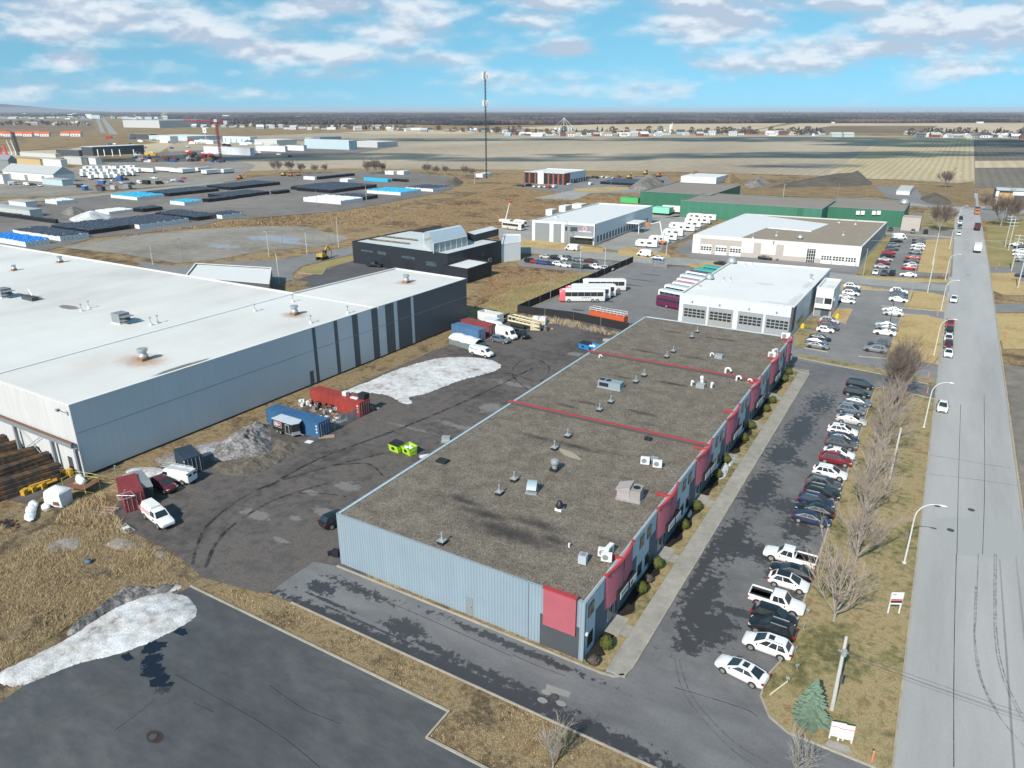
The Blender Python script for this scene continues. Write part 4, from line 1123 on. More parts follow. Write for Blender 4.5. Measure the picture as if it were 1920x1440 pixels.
SPEC={
 'sedan': ([(-2.4,.46,.74,.62),(-2.33,.3,.95,.78),(-1.95,.22,1.02,.87),(-1.2,.19,.99,.91),(0,.18,.95,.915),(1.0,.19,.94,.91),(1.65,.2,.87,.89),(2.1,.22,.76,.83),(2.34,.28,.64,.72),(2.4,.4,.57,.58)],
   (-2.0,-.9,.12,1.28,1.44,.84,.60),1.42,.33,[(-.72,.3),(.38,.7)]),
 'suv': ([(-2.36,.46,.9,.68),(-2.3,.32,1.06,.82),(-2.0,.26,1.08,.9),(-1.2,.24,1.05,.93),(0,.24,1.03,.935),(1.0,.24,1.03,.93),(1.6,.25,.98,.91),(2.1,.27,.88,.85),(2.3,.33,.74,.76),(2.36,.45,.66,.62)],
   (-2.27,-1.62,.2,1.34,1.66,.87,.655),1.42,.37,[(-.9,.34),(.36,.68)]),
 'hatch': ([(-2.05,.44,.85,.62),(-1.98,.3,.98,.78),(-1.6,.24,1.0,.85),(-.8,.2,.97,.88),(0,.2,.95,.885),(.9,.2,.95,.88),(1.45,.22,.88,.86),(1.85,.24,.76,.8),(2.02,.3,.64,.7),(2.08,.42,.56,.58)],
   (-1.97,-1.3,.15,1.25,1.5,.81,.60),1.28,.32,[(-.72,.33),(.38,.7)]),
 'minivan': ([(-2.55,.46,.95,.72),(-2.5,.3,1.05,.86),(-2.1,.24,1.06,.94),(-1.2,.22,1.02,.97),(0,.22,1.0,.98),(1.2,.22,.98,.97),(1.8,.24,.92,.94),(2.25,.26,.82,.87),(2.48,.32,.68,.76),(2.55,.44,.6,.62)],
    (-2.47,-2.0,.4,1.7,1.75,.92,.70),1.5,.34,[(-.9,.36),(.38,.7)]),
 'pickup': ([(-2.9,.5,1.0,.85),(-2.86,.42,1.04,.95),(-2.2,.36,1.04,.98),(-.7,.34,1.04,.99),(0,.32,1.08,.99),(1.2,.32,1.12,.99),(1.9,.34,1.08,.97),(2.5,.36,1.0,.93),(2.8,.4,.88,.86),(2.88,.5,.78,.74)],
   (-.62,-.45,.75,1.4,1.88,.90,.72),1.85,.40,[(-.62,.42),(.5,.74)]),
 'van': ([(-2.8,.5,1.7,.86),(-2.76,.4,1.9,.93),(-2.3,.36,1.98,.98),(0,.34,2.0,1.0),(.9,.34,1.98,.99),(1.35,.34,1.9,.97),(1.95,.34,1.18,.95),(2.45,.36,1.05,.9),(2.72,.42,.9,.8),(2.78,.5,.8,.7)],
   None,1.75,.37,None),
 'tallvan': ([(-2.9,.5,2.1,.86),(-2.86,.4,2.45,.93),(-2.3,.36,2.55,.98),(0,.34,2.58,1.0),(1.0,.34,2.5,.99),(1.5,.34,2.2,.97),(2.15,.34,1.25,.95),(2.6,.36,1.05,.9),(2.8,.42,.9,.8),(2.86,.5,.8,.7)],
    None,1.8,.37,None),
}
_car={}
def car_meshes(kind):
 if kind in _car: return _car[kind]
 st,cab,wb,wr,panes=SPEC[kind]
 b=MB()
 b.loft([section(*s) for s in st],0,True,True)
 hw=max(s[3] for s in st)
 for sx in (-1,1):
  for sy in (-1,1):
   c=(sx * wb,sy * (hw + .004),wr)
   vs=[(c[0] + (wr + .07) * cos(pi * k / 10),c[1],wr + (wr + .07) * sin(pi * k / 10)) for k in range(11)]
   vs += [(c[0] - (wr + .07),c[1],.2),(c[0] + wr + .07,c[1],.2)]
   b.add(vs,[tuple(range(13)) if sy < 0 else tuple(range(12,-1,-1))],1)
 R={}
 wr_,ws,sg,rg=MB(),MB(),{1: MB(),-1: MB()},MB()
 if cab:
  xb0,xt0,xt1,xb1,zr,wbse,wt=cab
  zb0=min(s[2] for s in st if s[0] <= xb0 + .5 and s[0] > xb0 - .3) - .03 if True else 1
  zb1=[s[2] for s in st if s[0] >= xb1 - .5][0] - .03
  bl,br,fl,fr=(xb0,wbse,zb0),(xb0,-wbse,zb0),(xb1,wbse,zb1),(xb1,-wbse,zb1)
  tl,tr,ul,ur=(xt0,wt,zr - .05),(xt0,-wt,zr - .05),(xt1,wt,zr - .03),(xt1,-wt,zr - .03)
  il,ir,jl,jr=(xt0 + .12,wt * .82,zr),(xt0 + .12,-wt * .82,zr),(xt1 - .14,wt * .82,zr + .01),(xt1 - .14,-wt * .82,zr + .01)
  vs=[bl,br,fl,fr,tl,tr,ul,ur,il,ir,jl,jr]
  b.add(vs,[(0,1,5,4),(3,2,6,7),(2,0,4,6),(1,3,7,5),(4,5,9,8),(7,6,10,11),(6,4,8,10),(5,7,11,9),(8,9,11,10)],0,True)
  glazing(ws,fr,fl,ul,ur,.07,.93,.1,.94)
  glazing(rg,bl,br,tr,tl,.09,.91,(.22 if kind != 'sedan' else .1),.92)
  g=SPEC[kind][4]
  zones=[(.12,.46),(.49,.86)] if kind != 'minivan' and kind != 'suv' else [(.1,.34),(.37,.61),(.64,.88)]
  for u0,u1 in zones:
   glazing(sg[1],fl,bl,tl,ul,1 - u1,1 - u0,.16,.9)
   glazing(sg[-1],br,fr,ur,tr,u0,u1,.16,.9)
 else:
  s5,s6=[s for s in st if s[2] > 1.6][-1],[s for s in st if s[2] < 1.4 and s[0] > 0][0]
  a,b_,c,d=(s6[0],-s6[3] * .8,s6[2] - .0),(s6[0],s6[3] * .8,s6[2]),(s5[0],s5[3] * .74,s5[2] + .0),(s5[0],-s5[3] * .74,s5[2] + .0)
  glazing(ws,a,b_,c,d,.06,.94,.06,.86,.05)
  zt=s5[2]
  for sy in (1,-1):
   y=sy * (hw + .012)
   p=[(.62,y,1.18),(1.6,y,1.18),(1.32,y,zt - .22),(.62,y,zt - .22)]
   sg[sy].add(p,[(0,1,2,3) if sy < 0 else (3,2,1,0)])
   b.box(.1,.115,sy * hw - .004,sy * hw + .004,.5,zt - .15,1)
  xr=st[0][0] - .03
  for y in (-.45,.45): rg.add([(xr,y - .3,1.25),(xr,y + .3,1.25),(xr + .02,y + .28,1.62),(xr + .02,y - .28,1.62)],[(3,2,1,0)])
 if kind == 'pickup':
  for sy in (-1,1): b.box(-2.84,-.66,sy * .93 - .06,sy * .93 + .06,1.0,1.22,0)
  b.box(-2.9,-2.8,-.95,.95,.95,1.22,0)
  b.box(-2.79,-.66,-.87,.87,1.02,1.075,1)
 xf,xr=st[-2],st[1]
 b.box(xf[0] - .1,st[-1][0] + .015,-.5,.5,.36,.52,1)
 R['body']=b.mesh(kind + '_body',[paint('white'),M['trim']],32)
 R['windscreen']=ws.mesh('windscreen',M['glass'])
 R['rear_window']=rg.mesh('rear_window',M['glass'])
 R['sl'],R['sr']=sg[1].mesh('side_window',M['glass']),sg[-1].mesh('side_window',M['glass'])
 t=MB(); t.tube((0,-.115,0),(0,.115,0),wr,wr,14)
 R['tyre']=t.mesh('tyre',M['tyre'])
 t=MB(); t.tube((0,-.122,0),(0,.122,0),wr * .66,wr * .66,10); t.tube((0,-.128,0),(0,.128,0),wr * .2,wr * .2,6)
 R['rim']=t.mesh('rim',M['rim'])
 zl=st[-3][2] - .12
 for nm,sx,m in (('headlight',1,'lamp'),('tail_light',-1,'tail')):
  for sy in (-1,1):
   q=MB()
   s=st[-3] if sx > 0 else st[1]
   z=(s[2] - .16) if sx > 0 else s[2] - .22
   x=s[0]
   yo=s[3]
   if sx > 0: q.prism([(x - .1,sy * (yo * .99 + .01)),(x + .17,sy * (yo * .9 + .01)),(x + .2,sy * yo * .6),(x - .02,sy * yo * .6)][::(1 if sy < 0 else -1)],z - .02,z + .1,0)
   else: q.box(x - .09,x + .16,sy * yo - .09 if sy > 0 else sy * yo - .05,sy * yo + .05 if sy > 0 else sy * yo + .09,z,z + .2)
   R[nm + str(sy)]=q.mesh(nm,M[m])
 for sy in (-1,1):
  q=MB(); q.blob(((cab[3] - .45 if cab else 1.55),sy * (hw + .09),(1.05 if cab else 1.3)),(.08,.11,.08),0,6,4)
  R['mirror' + str(sy)]=q.mesh('mirror',M['trim'])
 q=MB()
 if cab: q.box(cab[2] - .75,cab[2] - .2,-.36,.36,cab[4] - .012,cab[4] + .02)
 R['sunroof']=q.mesh('sunroof',M['glass']) if cab else None
 q=MB()
 if cab:
  for sy in (-1,1): q.box(cab[1] + .15,cab[2] - .05,sy * cab[6] * .86 - .025,sy * cab[6] * .86 + .025,cab[4] + .005,cab[4] + .06)
 R['roof_rail']=q.mesh('roof_rack',M['galv']) if cab else None
 R['dims']=(wb,hw,wr)
 _car[kind]=R
 return R
CATS={'sedan': 'car','suv': 'SUV','hatch': 'car','minivan': 'minivan','pickup': 'pickup truck','van': 'van','tallvan': 'van'}
def car(kind,col,loc,rot,label,group,full=True,sun=False,rails=False,roofcol=None,name=None):
 R=car_meshes(kind)
 sc_=random.uniform(.97,1.03)
 t=thing(name or ('parked_car' if kind in ('sedan','suv','hatch','minivan') else {'pickup': 'pickup_truck'}.get(kind,'cargo_van')),label,CATS[kind],loc,rot,group)
 t.scale=(sc_ * random.uniform(.98,1.03),sc_,sc_ * random.uniform(.97,1.02))
 bo=link('body',R['body'],t)
 bo.material_slots[0].link='OBJECT'
 bo.material_slots[0].material=paint(col)
 link('windscreen',R['windscreen'],t); link('rear_window',R['rear_window'],t)
 link('side_window',R['sl'],t); link('side_window',R['sr'],t)
 wb,hw,wr=R['dims']
 for sx in (-1,1):
  for sy in (-1,1):
   wv=link('wheel',R['tyre'],t,(sx * wb,sy * (hw - .09),wr))
   if full: link('rim',R['rim'],wv)
 if full:
  for sy in (-1,1):
   link('headlight',R['headlight%d' % sy],t); link('tail_light',R['tail_light%d' % sy],t)
   mo=link('mirror',R['mirror%d' % sy],t)
  if sun and R['sunroof']: link('sunroof',R['sunroof'],t)
  if rails and R['roof_rail']: link('roof_rack',R['roof_rail'],t)
 if roofcol:
  c=SPEC[kind][1]
  q=MB(); q.box(c[1] + .08,c[2] - .06,-c[6] * .9,c[6] * .9,c[4] - .015,c[4] + .025)
  q.part('roof_panel',paint(roofcol),t)
 return t
ORD=['first','second','third','fourth','fifth','sixth','seventh','eighth','ninth','tenth','eleventh','twelfth']
KN={'sedan': 'sedan','suv': 'SUV','hatch': 'hatchback','minivan': 'minivan','pickup': 'pickup truck','van': 'cargo van','tallvan': 'tall cargo van'}
G1='cars parked along the street lawn'
EAST=pi * 0
for kind,col,px,py,deg,lab,op in [
 ('minivan','black',1612,727,0,'black minivan, farthest car of the row along the street lawn',{}),
 ('suv','black',1605,743,0,'black SUV parked just in front of the farthest minivan',{}),
 ('sedan','blue grey',1607,759,0,'blue grey sedan third from the far end of the row',{}),
 ('suv','blue grey',1594,775,0,'slate grey SUV parked next to the silver sedan',{'rails': True}),
 ('sedan','silver',1595,794,0,'silver sedan parked between the slate grey SUV and a white SUV',{}),
 ('suv','white',1579,814,0,'white SUV with roof rails beside the silver sedan',{'rails': True,'sun': True}),
 ('sedan','navy',1580,828,0,'dark blue sedan squeezed behind the white SUV with rails',{}),
 ('suv','dark grey',1576,839,0,'charcoal SUV parked two places beyond the dark red one',{}),
 ('sedan','white',1572,856,0,'white sedan parked right behind the dark red car',{}),
 ('suv','dark red',1566,869,0,'dark red crossover, the only red car of the row',{}),
 ('suv','white',1555,894,0,'white crossover with a free space on both sides',{'rails': True}),
 ('suv','dark grey',1543,915,0,'dark grey SUV at the far end of the group of five dark cars',{'rails': True}),
 ('suv','black',1540,931,0,'black SUV second from the far end of the group of five dark cars',{'rails': True}),
 ('suv','navy',1530,948,0,'deep blue SUV in the middle of the group of five dark cars',{'rails': True}),
 ('sedan','black',1527,964,180,'black sedan with its tail towards the building side',{}),
 ('sedan','navy',1520,980,0,'navy sedan at the near end of the group of five dark cars',{}),
 ('pickup','white',1479,1054,180,'white crew cab pickup with black bed cover, backed against the lawn',{}),
 ('sedan','black',1482,1080,180,'black sedan backed in beside the white pickup with bed cover',{}),
 ('hatch','white',1477,1100,0,'small white electric looking car with a black roof',{'roofcol': 'black'}),
 ('pickup','white',1455,1138,0,'white pickup nosed against the lawn with an open black bed',{}),
 ('suv','black',1450,1165,0,'black crossover nosed in beside the white pickup',{}),
 ('suv','black',1446,1188,180,'black SUV with roof rails backed in beside a white SUV',{'rails': True}),
 ('suv','white',1438,1220,180,'white SUV with sunroof, nearest car parked against the lawn',{'rails': True,'sun': True}),
 ('sedan','white',1389,1267,169,'white sedan standing askew at the near end of the lot',{'sun': True}),
]:
 p=P(px,py)
 car(kind,col,(p.x,p.y,.064),radians(deg + random.uniform(-1.5,1.5)),lab,G1,True,**op)
G2='cars on the street'
for kind,col,px,py,deg,lab,full in [
 ('sedan','white',1766,768,-90,'white sedan driving towards the viewer past the near street lamp',True),
 ('pickup','red',1780,612,-90,'red pickup at the far end of the five vehicles parked in the street',True),
 ('suv','black',1779,625,-90,'black SUV parked in the street behind the red pickup',True),
 ('suv','white',1777,640,-90,'white SUV third in the row parked in the street',True),
 ('suv','maroon',1777,652,-90,'maroon SUV parked in the street between two white cars',True),
 ('sedan','white',1777,667,-90,'white sedan at the near end of the row parked in the street',True),
 ('suv','white',1787,566,-90,'white SUV alone in the street near the side street',True),
 ('sedan','white',1797,441,-90,'white car nearest in the far row on the street',False),
 ('suv','navy',1799,428,-90,'dark blue car second in the far row on the street',False),
 ('suv','white',1799,420,-90,'white car in the far row between two dark cars',False),
 ('suv','black',1801,412,-90,'black car farthest in the far row on the street',False),
 ('sedan','blue',1829,361,90,'blue car far away at the end of the street',False),
]:
 p=P(px,py)
 car(kind,col,(p.x,p.y,.08),radians(deg),lab,G2,full)
def lot_row(lst,rowname,group,z):
 cnt={}
 tot={}
 for k in lst: tot[(k[0],k[1])]=tot.get((k[0],k[1]),0) + 1
 for i,(kind,col,px,py,deg) in enumerate(lst):
  p=P(px,py)
  k=(kind,col)
  cnt[k]=cnt.get(k,0) + 1
  nm=f'{col} {KN[kind]}' 
  lab=f'{nm}, the only one {rowname}' if tot[k] == 1 else f'{ORD[cnt[k] - 1]} {nm} from the far end {rowname}'
  car(kind,col,(p.x,p.y,z),radians(deg + random.uniform(-2,2)),lab,group,False)
lot_row([('suv','white',1597,541,0),('suv','black',1597,548,0),('suv','white',1595,554,0),('sedan','silver',1587,561,0),('sedan','white',1586,568,0)],
  'in the row beside the office wing','cars beside the office wing',.05)
lot_row([('suv','white',1685,550,0),('suv','navy',1685,556,0),('suv','dark grey',1684,561,0),('sedan','white',1684,566,0),('sedan','white',1672,585,180),('sedan','silver',1674,592,180)],
  'in the far row facing the office wing','cars facing the office wing',.05)
lot_row([('suv','silver',1555,606,0),('suv','dark red',1552,613,0),('suv','dark grey',1553,618,0),('hatch','white',1547,623,0),('sedan','black',1537,638,0),('sedan','blue grey',1530,645,0),('sedan','grey',1532,653,0)],
  'in the row at the garage lawn','cars beside the garage lawn',.05)
lot_row([('sedan','silver',1660,613,180),('sedan','grey',1662,619,180),('sedan','white',1658,628,180),('suv','dark grey',1648,649,180),('suv','grey',1640,660,180)],
  'in the row along the broad straw lawn','cars along the broad straw lawn',.05)
lot_row([('tallvan','white',1686,449,30),('suv','black',1680,455,20),('suv','grey',1676,463,20),('suv','dark grey',1672,470,20),('sedan','red',1666,477,20),('sedan','black',1664,483,20),('sedan','silver',1659,490,20),
   ('suv','dark red',1655,497,20),('sedan','silver',1652,503,20)],'in the left row of the far car park','cars in the left row of the far car park',.1)
lot_row([('sedan','white',1641,514,-90),('suv','dark grey',1657,516,-90),('suv','black',1672,516,-90),('sedan','white',1702,519,180)],'in the near row of the far car park','cars in the near row of the far car park',.1)
lot_row([('suv','black',1722,453,180),('suv','navy',1722,458,180),('suv','white',1721,464,180),('suv','silver',1719,470,180),('suv','blue grey',1715,477,180),('sedan','red',1711,487,180),('suv','black',1708,494,180),
   ('hatch','silver',1706,500,180),('sedan','red',1704,506,180)],'in the right row of the far car park','cars in the right row of the far car park',.1)
lot_row([('sedan','black',1657,430,-90),('suv','dark grey',1669,433,-90),('suv','grey',1711,437,-90),('suv','black',1735,438,-90)],'in front of the green hall shed','cars in front of the green hall shed',.1)
lot_row([('sedan','silver',1024,485,0),('suv','black',1042,487,0),('sedan','white',1053,488,0),('suv','dark grey',1064,488,0),('suv','grey',1085,491,0),('sedan','maroon',1107,493,0)],'in the far row beside the black fence','cars in the far row beside the black fence',.1)
lot_row([('suv','black',995,493,0),('sedan','red',1006,494.5,0),('sedan','blue',1016,496,0),('sedan','navy',1027,497,0),('suv','white',1048,499,0),('sedan','white',1060,501,0),('suv','dark grey',1083,503,0),('sedan','black',1102,504,0),
   ('pickup','white',1115,504.5,0),('suv','silver',1138,507.5,0)],'in the near row beside the black fence','cars in the near row beside the black fence',.1)
lot_row([('suv','white',1905,462,180),('suv','black',1913,466,180),('suv','white',1911,474,180),('suv','white',1912,481,180),('suv','silver',1915,487,180),('suv','grey',1917,492,180),('suv','navy',1918,520,180)],'in the car park under the power line','cars under the power line',.1)
for kind,col,px,py,deg,lab,full in [
 ('tallvan','white',1072,470,175,'white van on the side street in front of the white warehouse',False),
 ('tallvan','white',1208,481,175,'white van on the side street beside the caravans',False),
 ('sedan','white',1233,487,175,'white sedan behind the van on the side street',False),
 ('suv','blue grey',1234,494,-10,'blue grey SUV at the mesh gate of the bus yard',False),
 ('sedan','black',1350,497,170,'black sedan parked beside the small island',False),
 ('suv','black',1332,507,170,'black SUV behind the bus garage',False),
 ('sedan','black',1434,487,0,'black sedan parked at the cream wall',False),
 ('pickup','black',703,501,190,'black pickup in front of the black building',False),
 ('suv','black',634,981,75,'black SUV half hidden behind the corner of the corrugated wall',True),
 ('suv','maroon',309,917,((290,905),(325,922)),'maroon SUV parked between the tarped grey shelter and the white van',True),
 ('van','white',333,901,((362,904),(303,893)),'white cargo van with a ladder rack beside the navy container',True),
 ('pickup','white',299,978,((268,940),(327,985)),'white work pickup with a cap and a pink ladder beside the red container',True),
 ('van','white',903,667,((889,666),(910,671)),'white cargo van with a teal stripe beside the melting snow',True),
 ('tallvan','white',950,634,((931,628.5),(966,639)),'white high roof van with the cream crane mast behind it',True),
 ('suv','blue grey',938,642,((926,641.7),(947,646)),'blue grey SUV in front of the high roof van',True),
 ('pickup','black',977,632,((972,621),(992,630)),'black pickup between the high roof van and the crane mast',True),
 ('tallvan','white',930,622,((915,622),(945,630)),'white van half hidden behind the high roof van',True),
]:
 p=P(px,py)
 if isinstance(deg,tuple):
  dd_=P(*deg[1]) - P(*deg[0]); deg=math.degrees(atan2(dd_.y,dd_.x))
 o=car(kind,col,(p.x,p.y,.06 if py > 560 else .13),radians(deg),lab,'vehicles standing about the yards',full)
 if 'ladder rack' in lab:
  q=MB()
  for x in (-1.8,.2): q.tube((x,-.9,2.22),(x,.9,2.22),.03,.03,4); 
  for y in (-.6,.6): q.tube((-2.6,y,2.25),(1.6,y,2.25),.04,.04,4)
  for k in range(9): q.tube((-2.3 + k * .4,.3,2.28),(-2.3 + k * .4,.75,2.28),.025,.025,4)
  for y in (.3,.75): q.tube((-2.7,y,2.28),(1.9,y,2.28),.035,.035,4)
  q.part('ladder_rack',M['galv'],o)
 if 'pink ladder' in lab:
  q=MB(); q.loft([[(x,y * s,z) for y,z in ((-.93,1.1),(-.9,1.7),(-.6,2.15),(.6,2.15),(.9,1.7),(.93,1.1))][::-1] for x,s in ((-2.85,.97),(-2.2,1),(-.6,1),(-.2,.95))],0)
  q.part('truck_cap',M['white'],o)
  q=MB()
  for z in (1.25,1.6): q.tube((-3.1,-1.02,z),(-.1,-1.02,z + .1),.04,.04,4)
  for k in range(8): q.tube((-2.9 + k * .36,-1.02,1.25),(-2.9 + k * .36,-1.02,1.62),.03,.03,4)
  q.part('ladder',flat('faded_pink_ladder',(.6,.3,.28)),o)
 if 'teal stripe' in lab:
  q=MB()
  for sy in (-1,1): q.box(-2.5,-1.5,sy * 1.004 - .004,sy * 1.004 + .004,1.45,1.72); q.box(-1.25,-.3,sy * 1.004 - .004,sy * 1.004 + .004,1.3,1.55,1)
  q.part('livery',[flat('teal_stripe',(.03,.36,.36)),M['silverg'] if 'silverg' in M else M['galv']],o)
def bus(label,loc,rot,L,H,bodym,frontm,roofm,group,name='coach',tag_axle=True,livery=None):
 t=thing(name,label,'bus',loc,rot,group)
 w2=1.28
 def sec(x,s=1.0,dz=0): return [(x,y * s,z) for y,z in ((-1.18,.35),(-w2,.6),(-w2,H - .5),(-1.1,H - .1 - dz),(-.6,H - dz),(.6,H - dz),(1.1,H - .1 - dz),(w2,H - .5),(w2,.6),(1.18,.35))][::-1]
 q=MB(); q.loft([sec(-L / 2,.95,.12),sec(-L / 2 + .25),sec(L / 2 - 1.6)],0); q.loft([sec(L / 2 - 1.6),sec(L / 2 - .4),sec(L / 2,.93,.3)],1)
 q.box(-L / 2 + .6,L / 2 - .8,-.9,.9,H - .02,H + .05,2)
 q.part('body',[bodym,frontm,roofm],t)
 for sy in (-1,1):
  q=MB(); a=sy * (w2 + .015)
  n=6
  for k in range(n):
   x0=-L / 2 + .5 + k * (L - 2) / n; x1=x0 + (L - 2) / n - .05
   q.box(x0,x1,min(a,sy * w2),max(a,sy * w2),1.75,H - .55)
  q.part('side_window',M['glass'],t)
 q=MB(); q.box(L / 2 - .02,L / 2 + .02,-1.1,1.1,1.2,H - .55); q.part('windscreen',M['glass'],t)
 q=MB(); q.box(-L / 2 - .02,-L / 2 + .02,-.95,.95,2.0,H - .5); q.part('rear_window',M['glass'],t)
 xs=[L / 2 - 2.6,-L / 2 + 3.4] + ([-L / 2 + 2.1] if tag_axle else [])
 for x in xs:
  for sy in (-1,1):
   q=MB(); q.tube((0,-.16,0),(0,.16,0),.5,.5,14); wv=q.part('wheel',M['tyre'],t,loc=(x,sy * (w2 - .13),.5))
   q=MB(); q.tube((0,-.165,0),(0,.165,0),.3,.3,10); q.part('rim',M['rim'],wv)
 for sy in (-1,1):
  q=MB(); q.box(L / 2 - .1,L / 2 + .03,sy * .85 - .2,sy * .85 + .2,.8,1.0); q.part('headlight',M['lamp'],t)
 if livery:
  q=MB()
  for sy in (-1,1):
   for k in range(5): q.box(-L / 2 + 3.9 + k * .55,-L / 2 + 4.25 + k * .55,sy * (w2 + .006) - .005,sy * (w2 + .006) + .005,1.25,1.5)
  q.part('livery',livery,t)
 return t
M['pinkbus']=flat('coral_bus_front',(.75,.13,.16),.35)
M['magenta']=flat('magenta_bus_paint',(.13,.02,.07),.3)
M['skyblue']=flat('pale_blue_bus_roof',(.42,.58,.66),.4)
M['tealbus']=flat('teal_bus_paint',(.06,.34,.30),.35)
M['purple']=flat('mauve_bus_roof',(.45,.30,.44),.4)
M['redbus']=flat('coral_red_bus_roof',(.58,.30,.33),.4)
gtxt=flat('grey_lettering',(.2,.2,.22))
ctr=[(P(1055,567.5),P(1136,567.5),'pinkbus','white coach with a coral red nose, nearest of the four coaches'),(None,P(1146,562),'pinkbus','white coach second in the row of four coaches'),
  (None,P(1156,557.5),'white','plain white coach third in the row of four coaches'),(None,P(1175,547),'white','white coach farthest in the row of four coaches')]
dv=Vector((-cos(radians(-8)),-sin(radians(-8)),0))
dirc=(ctr[0][1] - ctr[0][0]).normalized()
ang=atan2(-dirc.y,-dirc.x)
for a,b,fm,lab in ctr:
 c=b + Vector((cos(ang),sin(ang),0)) * 6.6 + Vector((-dirc.y,dirc.x,0)) * 1.2
 bus(lab,(c.x,c.y,.07),ang,12.6,3.5,M['white'],M[fm],M['white'],'coaches in the bus yard','coach',True,gtxt)
for (px,py,rm,bm,lab) in [(1229,574,'magenta','magenta','magenta and white bus, nearest beside the garage'),(1233,562,'skyblue','white','white bus with pale blue roof beside the magenta bus'),(1244,553,'skyblue','white','pale blue roofed bus third from the near end beside the garage'),
        (1259,547,'redbus','white','coral red bus in the row beside the garage'),(1267,540,'purple','white','mauve bus in the row beside the garage'),(1273,533,'skyblue','white','pale blue bus behind the mauve one'),(1284,526,'magenta','white','white bus with a magenta roof in the row beside the garage'),
        (1300,521,'tealbus','tealbus','teal bus facing the yard at the far end of the row'),(1315,515,'tealbus','tealbus','second teal bus, farthest in the row beside the garage')]:
 p=P(px,py)
 a=radians(-14)
 L=11.5
 c=p + Vector((cos(a),sin(a),0)) * (L / 2) + Vector((-sin(a),cos(a),0)) * 1.3
 if c.x > -58.5 and True:
  s=c.x + 58.5
  L=max(6.8,L - s * 1.6)
  c=p + Vector((cos(a),sin(a),0)) * (L / 2) + Vector((-sin(a),cos(a),0)) * 1.3
 bus(lab,(c.x,c.y,.07),a,L,3.05,M[bm],M[rm],M[rm],'city buses beside the garage','city_bus',False)
def truck(label,loc,rot,boxm,cabm,L,H,name='box_truck',cat='truck',group=None,bed=False):
 t=thing(name,label,cat,loc,rot,group)
 q=MB(); q.box(-L / 2,L / 2 - 2.4,-1.22,1.22,1.0,H)
 if bed: q.box(-L / 2 + .15,L / 2 - 2.55,-1.08,1.08,H + .001,H + .01,1)
 q.part('cargo_box',[boxm,M['trim']],t)
 q=MB(); q.loft([[(x,y,z) for y,z in ((-1.1,.5),(-1.15,1.5),(-1.0,zt),(1.0,zt),(1.15,1.5),(1.1,.5))][::-1] for x,zt in ((L / 2 - 2.2,2.6),(L / 2 - 1.2,2.6),(L / 2 - .6,1.7),(L / 2,1.5))],0)
 q.part('cab',cabm,t)
 q=MB(); q.add([(L / 2 - .6 + .03,-.9,1.75),(L / 2 - .6 + .03,.9,1.75),(L / 2 - 1.17,.85,2.5),(L / 2 - 1.17,-.85,2.5)],[(0,1,2,3)]); q.part('windscreen',M['glass'],t)
 q=MB(); q.box(-L / 2,L / 2 - .2,-.5,.5,.55,.98); q.part('chassis',M['trim'],t)
 for x in (L / 2 - 1.1,-L / 2 + 1.2,-L / 2 + 2.3):
  for sy in (-1,1):
   q=MB(); q.tube((0,-.15,0),(0,.15,0),.5,.5,12); q.part('wheel',M['tyre'],t,loc=(x,sy * 1.0,.5))
 return t
for px,py,bm,cm,H,rot,lab,bed in [(1831,472,'offwhite','white',3.3,90,'white box truck driving up the street',False),(1831,431,'darkred_','black',2.8,90,'dark dump truck ahead of the white box truck',True),(1831,401,'slate','orange_',3.0,-90,'truck with an orange cab coming down the far street',True)]:
 p=P(px,py)
 mm={'darkred_': paint('maroon'),'orange_': paint('orange')}
 truck(lab,(p.x,p.y,.08),radians(rot),mm.get(bm) or M[bm],mm.get(cm) or M[cm],8.5,H,group='trucks on the street',bed=bed)
def caravan(label,loc,rot,L,H,group):
 t=thing('caravan',label,'caravan',loc,rot,group)
 def sec(x,s=1.0,a=.45): return [(x,y,z) for y,z in ((-1.15,a),(-1.2,.8),(-1.2,H * s - .3),(-.9,H * s),(.9,H * s),(1.2,H * s - .3),(1.2,.8),(1.15,a))][::-1]
 q=MB(); q.loft([sec(-L / 2,.93),sec(-L / 2 + .3),sec(L / 2 - .9),sec(L / 2,.72,.9)],0); q.part('body',M['white'],t)
 for sy in (-1,1):
  q=MB(); q.box(-L * .25,-L * .05,sy * 1.21 - .01,sy * 1.21 + .01,1.5,2.2); q.part('window',M['glass'],t)
  q=MB(); q.box(L * .12,L * .25,sy * 1.21 - .01,sy * 1.21 + .01,1.5,2.2); q.part('window',M['glass'],t)
  q=MB(); q.tube((-.2,sy * .95,.36),(-.2,sy * 1.18,.36),.36,.36,10); q.part('wheel',M['tyre'],t)
 q=MB(); q.box(-L / 2 - .005,-L / 2 + .01,-.8,.8,1.4,2.3); q.part('rear_window',M['glass'],t)
 q=MB(); q.tube((L / 2 - .1,.5,.55),(L / 2 + 1.2,0,.5),.06,.06,4); q.tube((L / 2 - .1,-.5,.55),(L / 2 + 1.2,0,.5),.06,.06,4); q.part('drawbar',M['galv'],t)
 return t
for i,(px,py,rot,L) in enumerate([(1212,464,190,8.5),(1235,456,195,8),(1262,443,185,8.5),(1284,434,190,8.5),(1270,430,190,7.5),(1297,427,200,7.5),(1300,419,195,8),(1316,420,190,7.5),(1327,414,190,7.5),(1302,412,190,7.5),(1255,451,190,6)]):
 p=P(px,py)
 caravan(['white caravan nearest the side street','white caravan second from the side street','white caravan with a dark rear window behind the boom lift','long white caravan beside the fence in the middle','white caravan left of the long one','grey white caravan close to the fence',
    'white caravan below the trailer, left one','white caravan below the trailer, second one','white caravan at the far fence corner','white caravan just in front of the long trailer','small white caravan beside the boom lift'][i],(p.x,p.y,.12),radians(rot),L,3.0,'caravans beside the white warehouse')
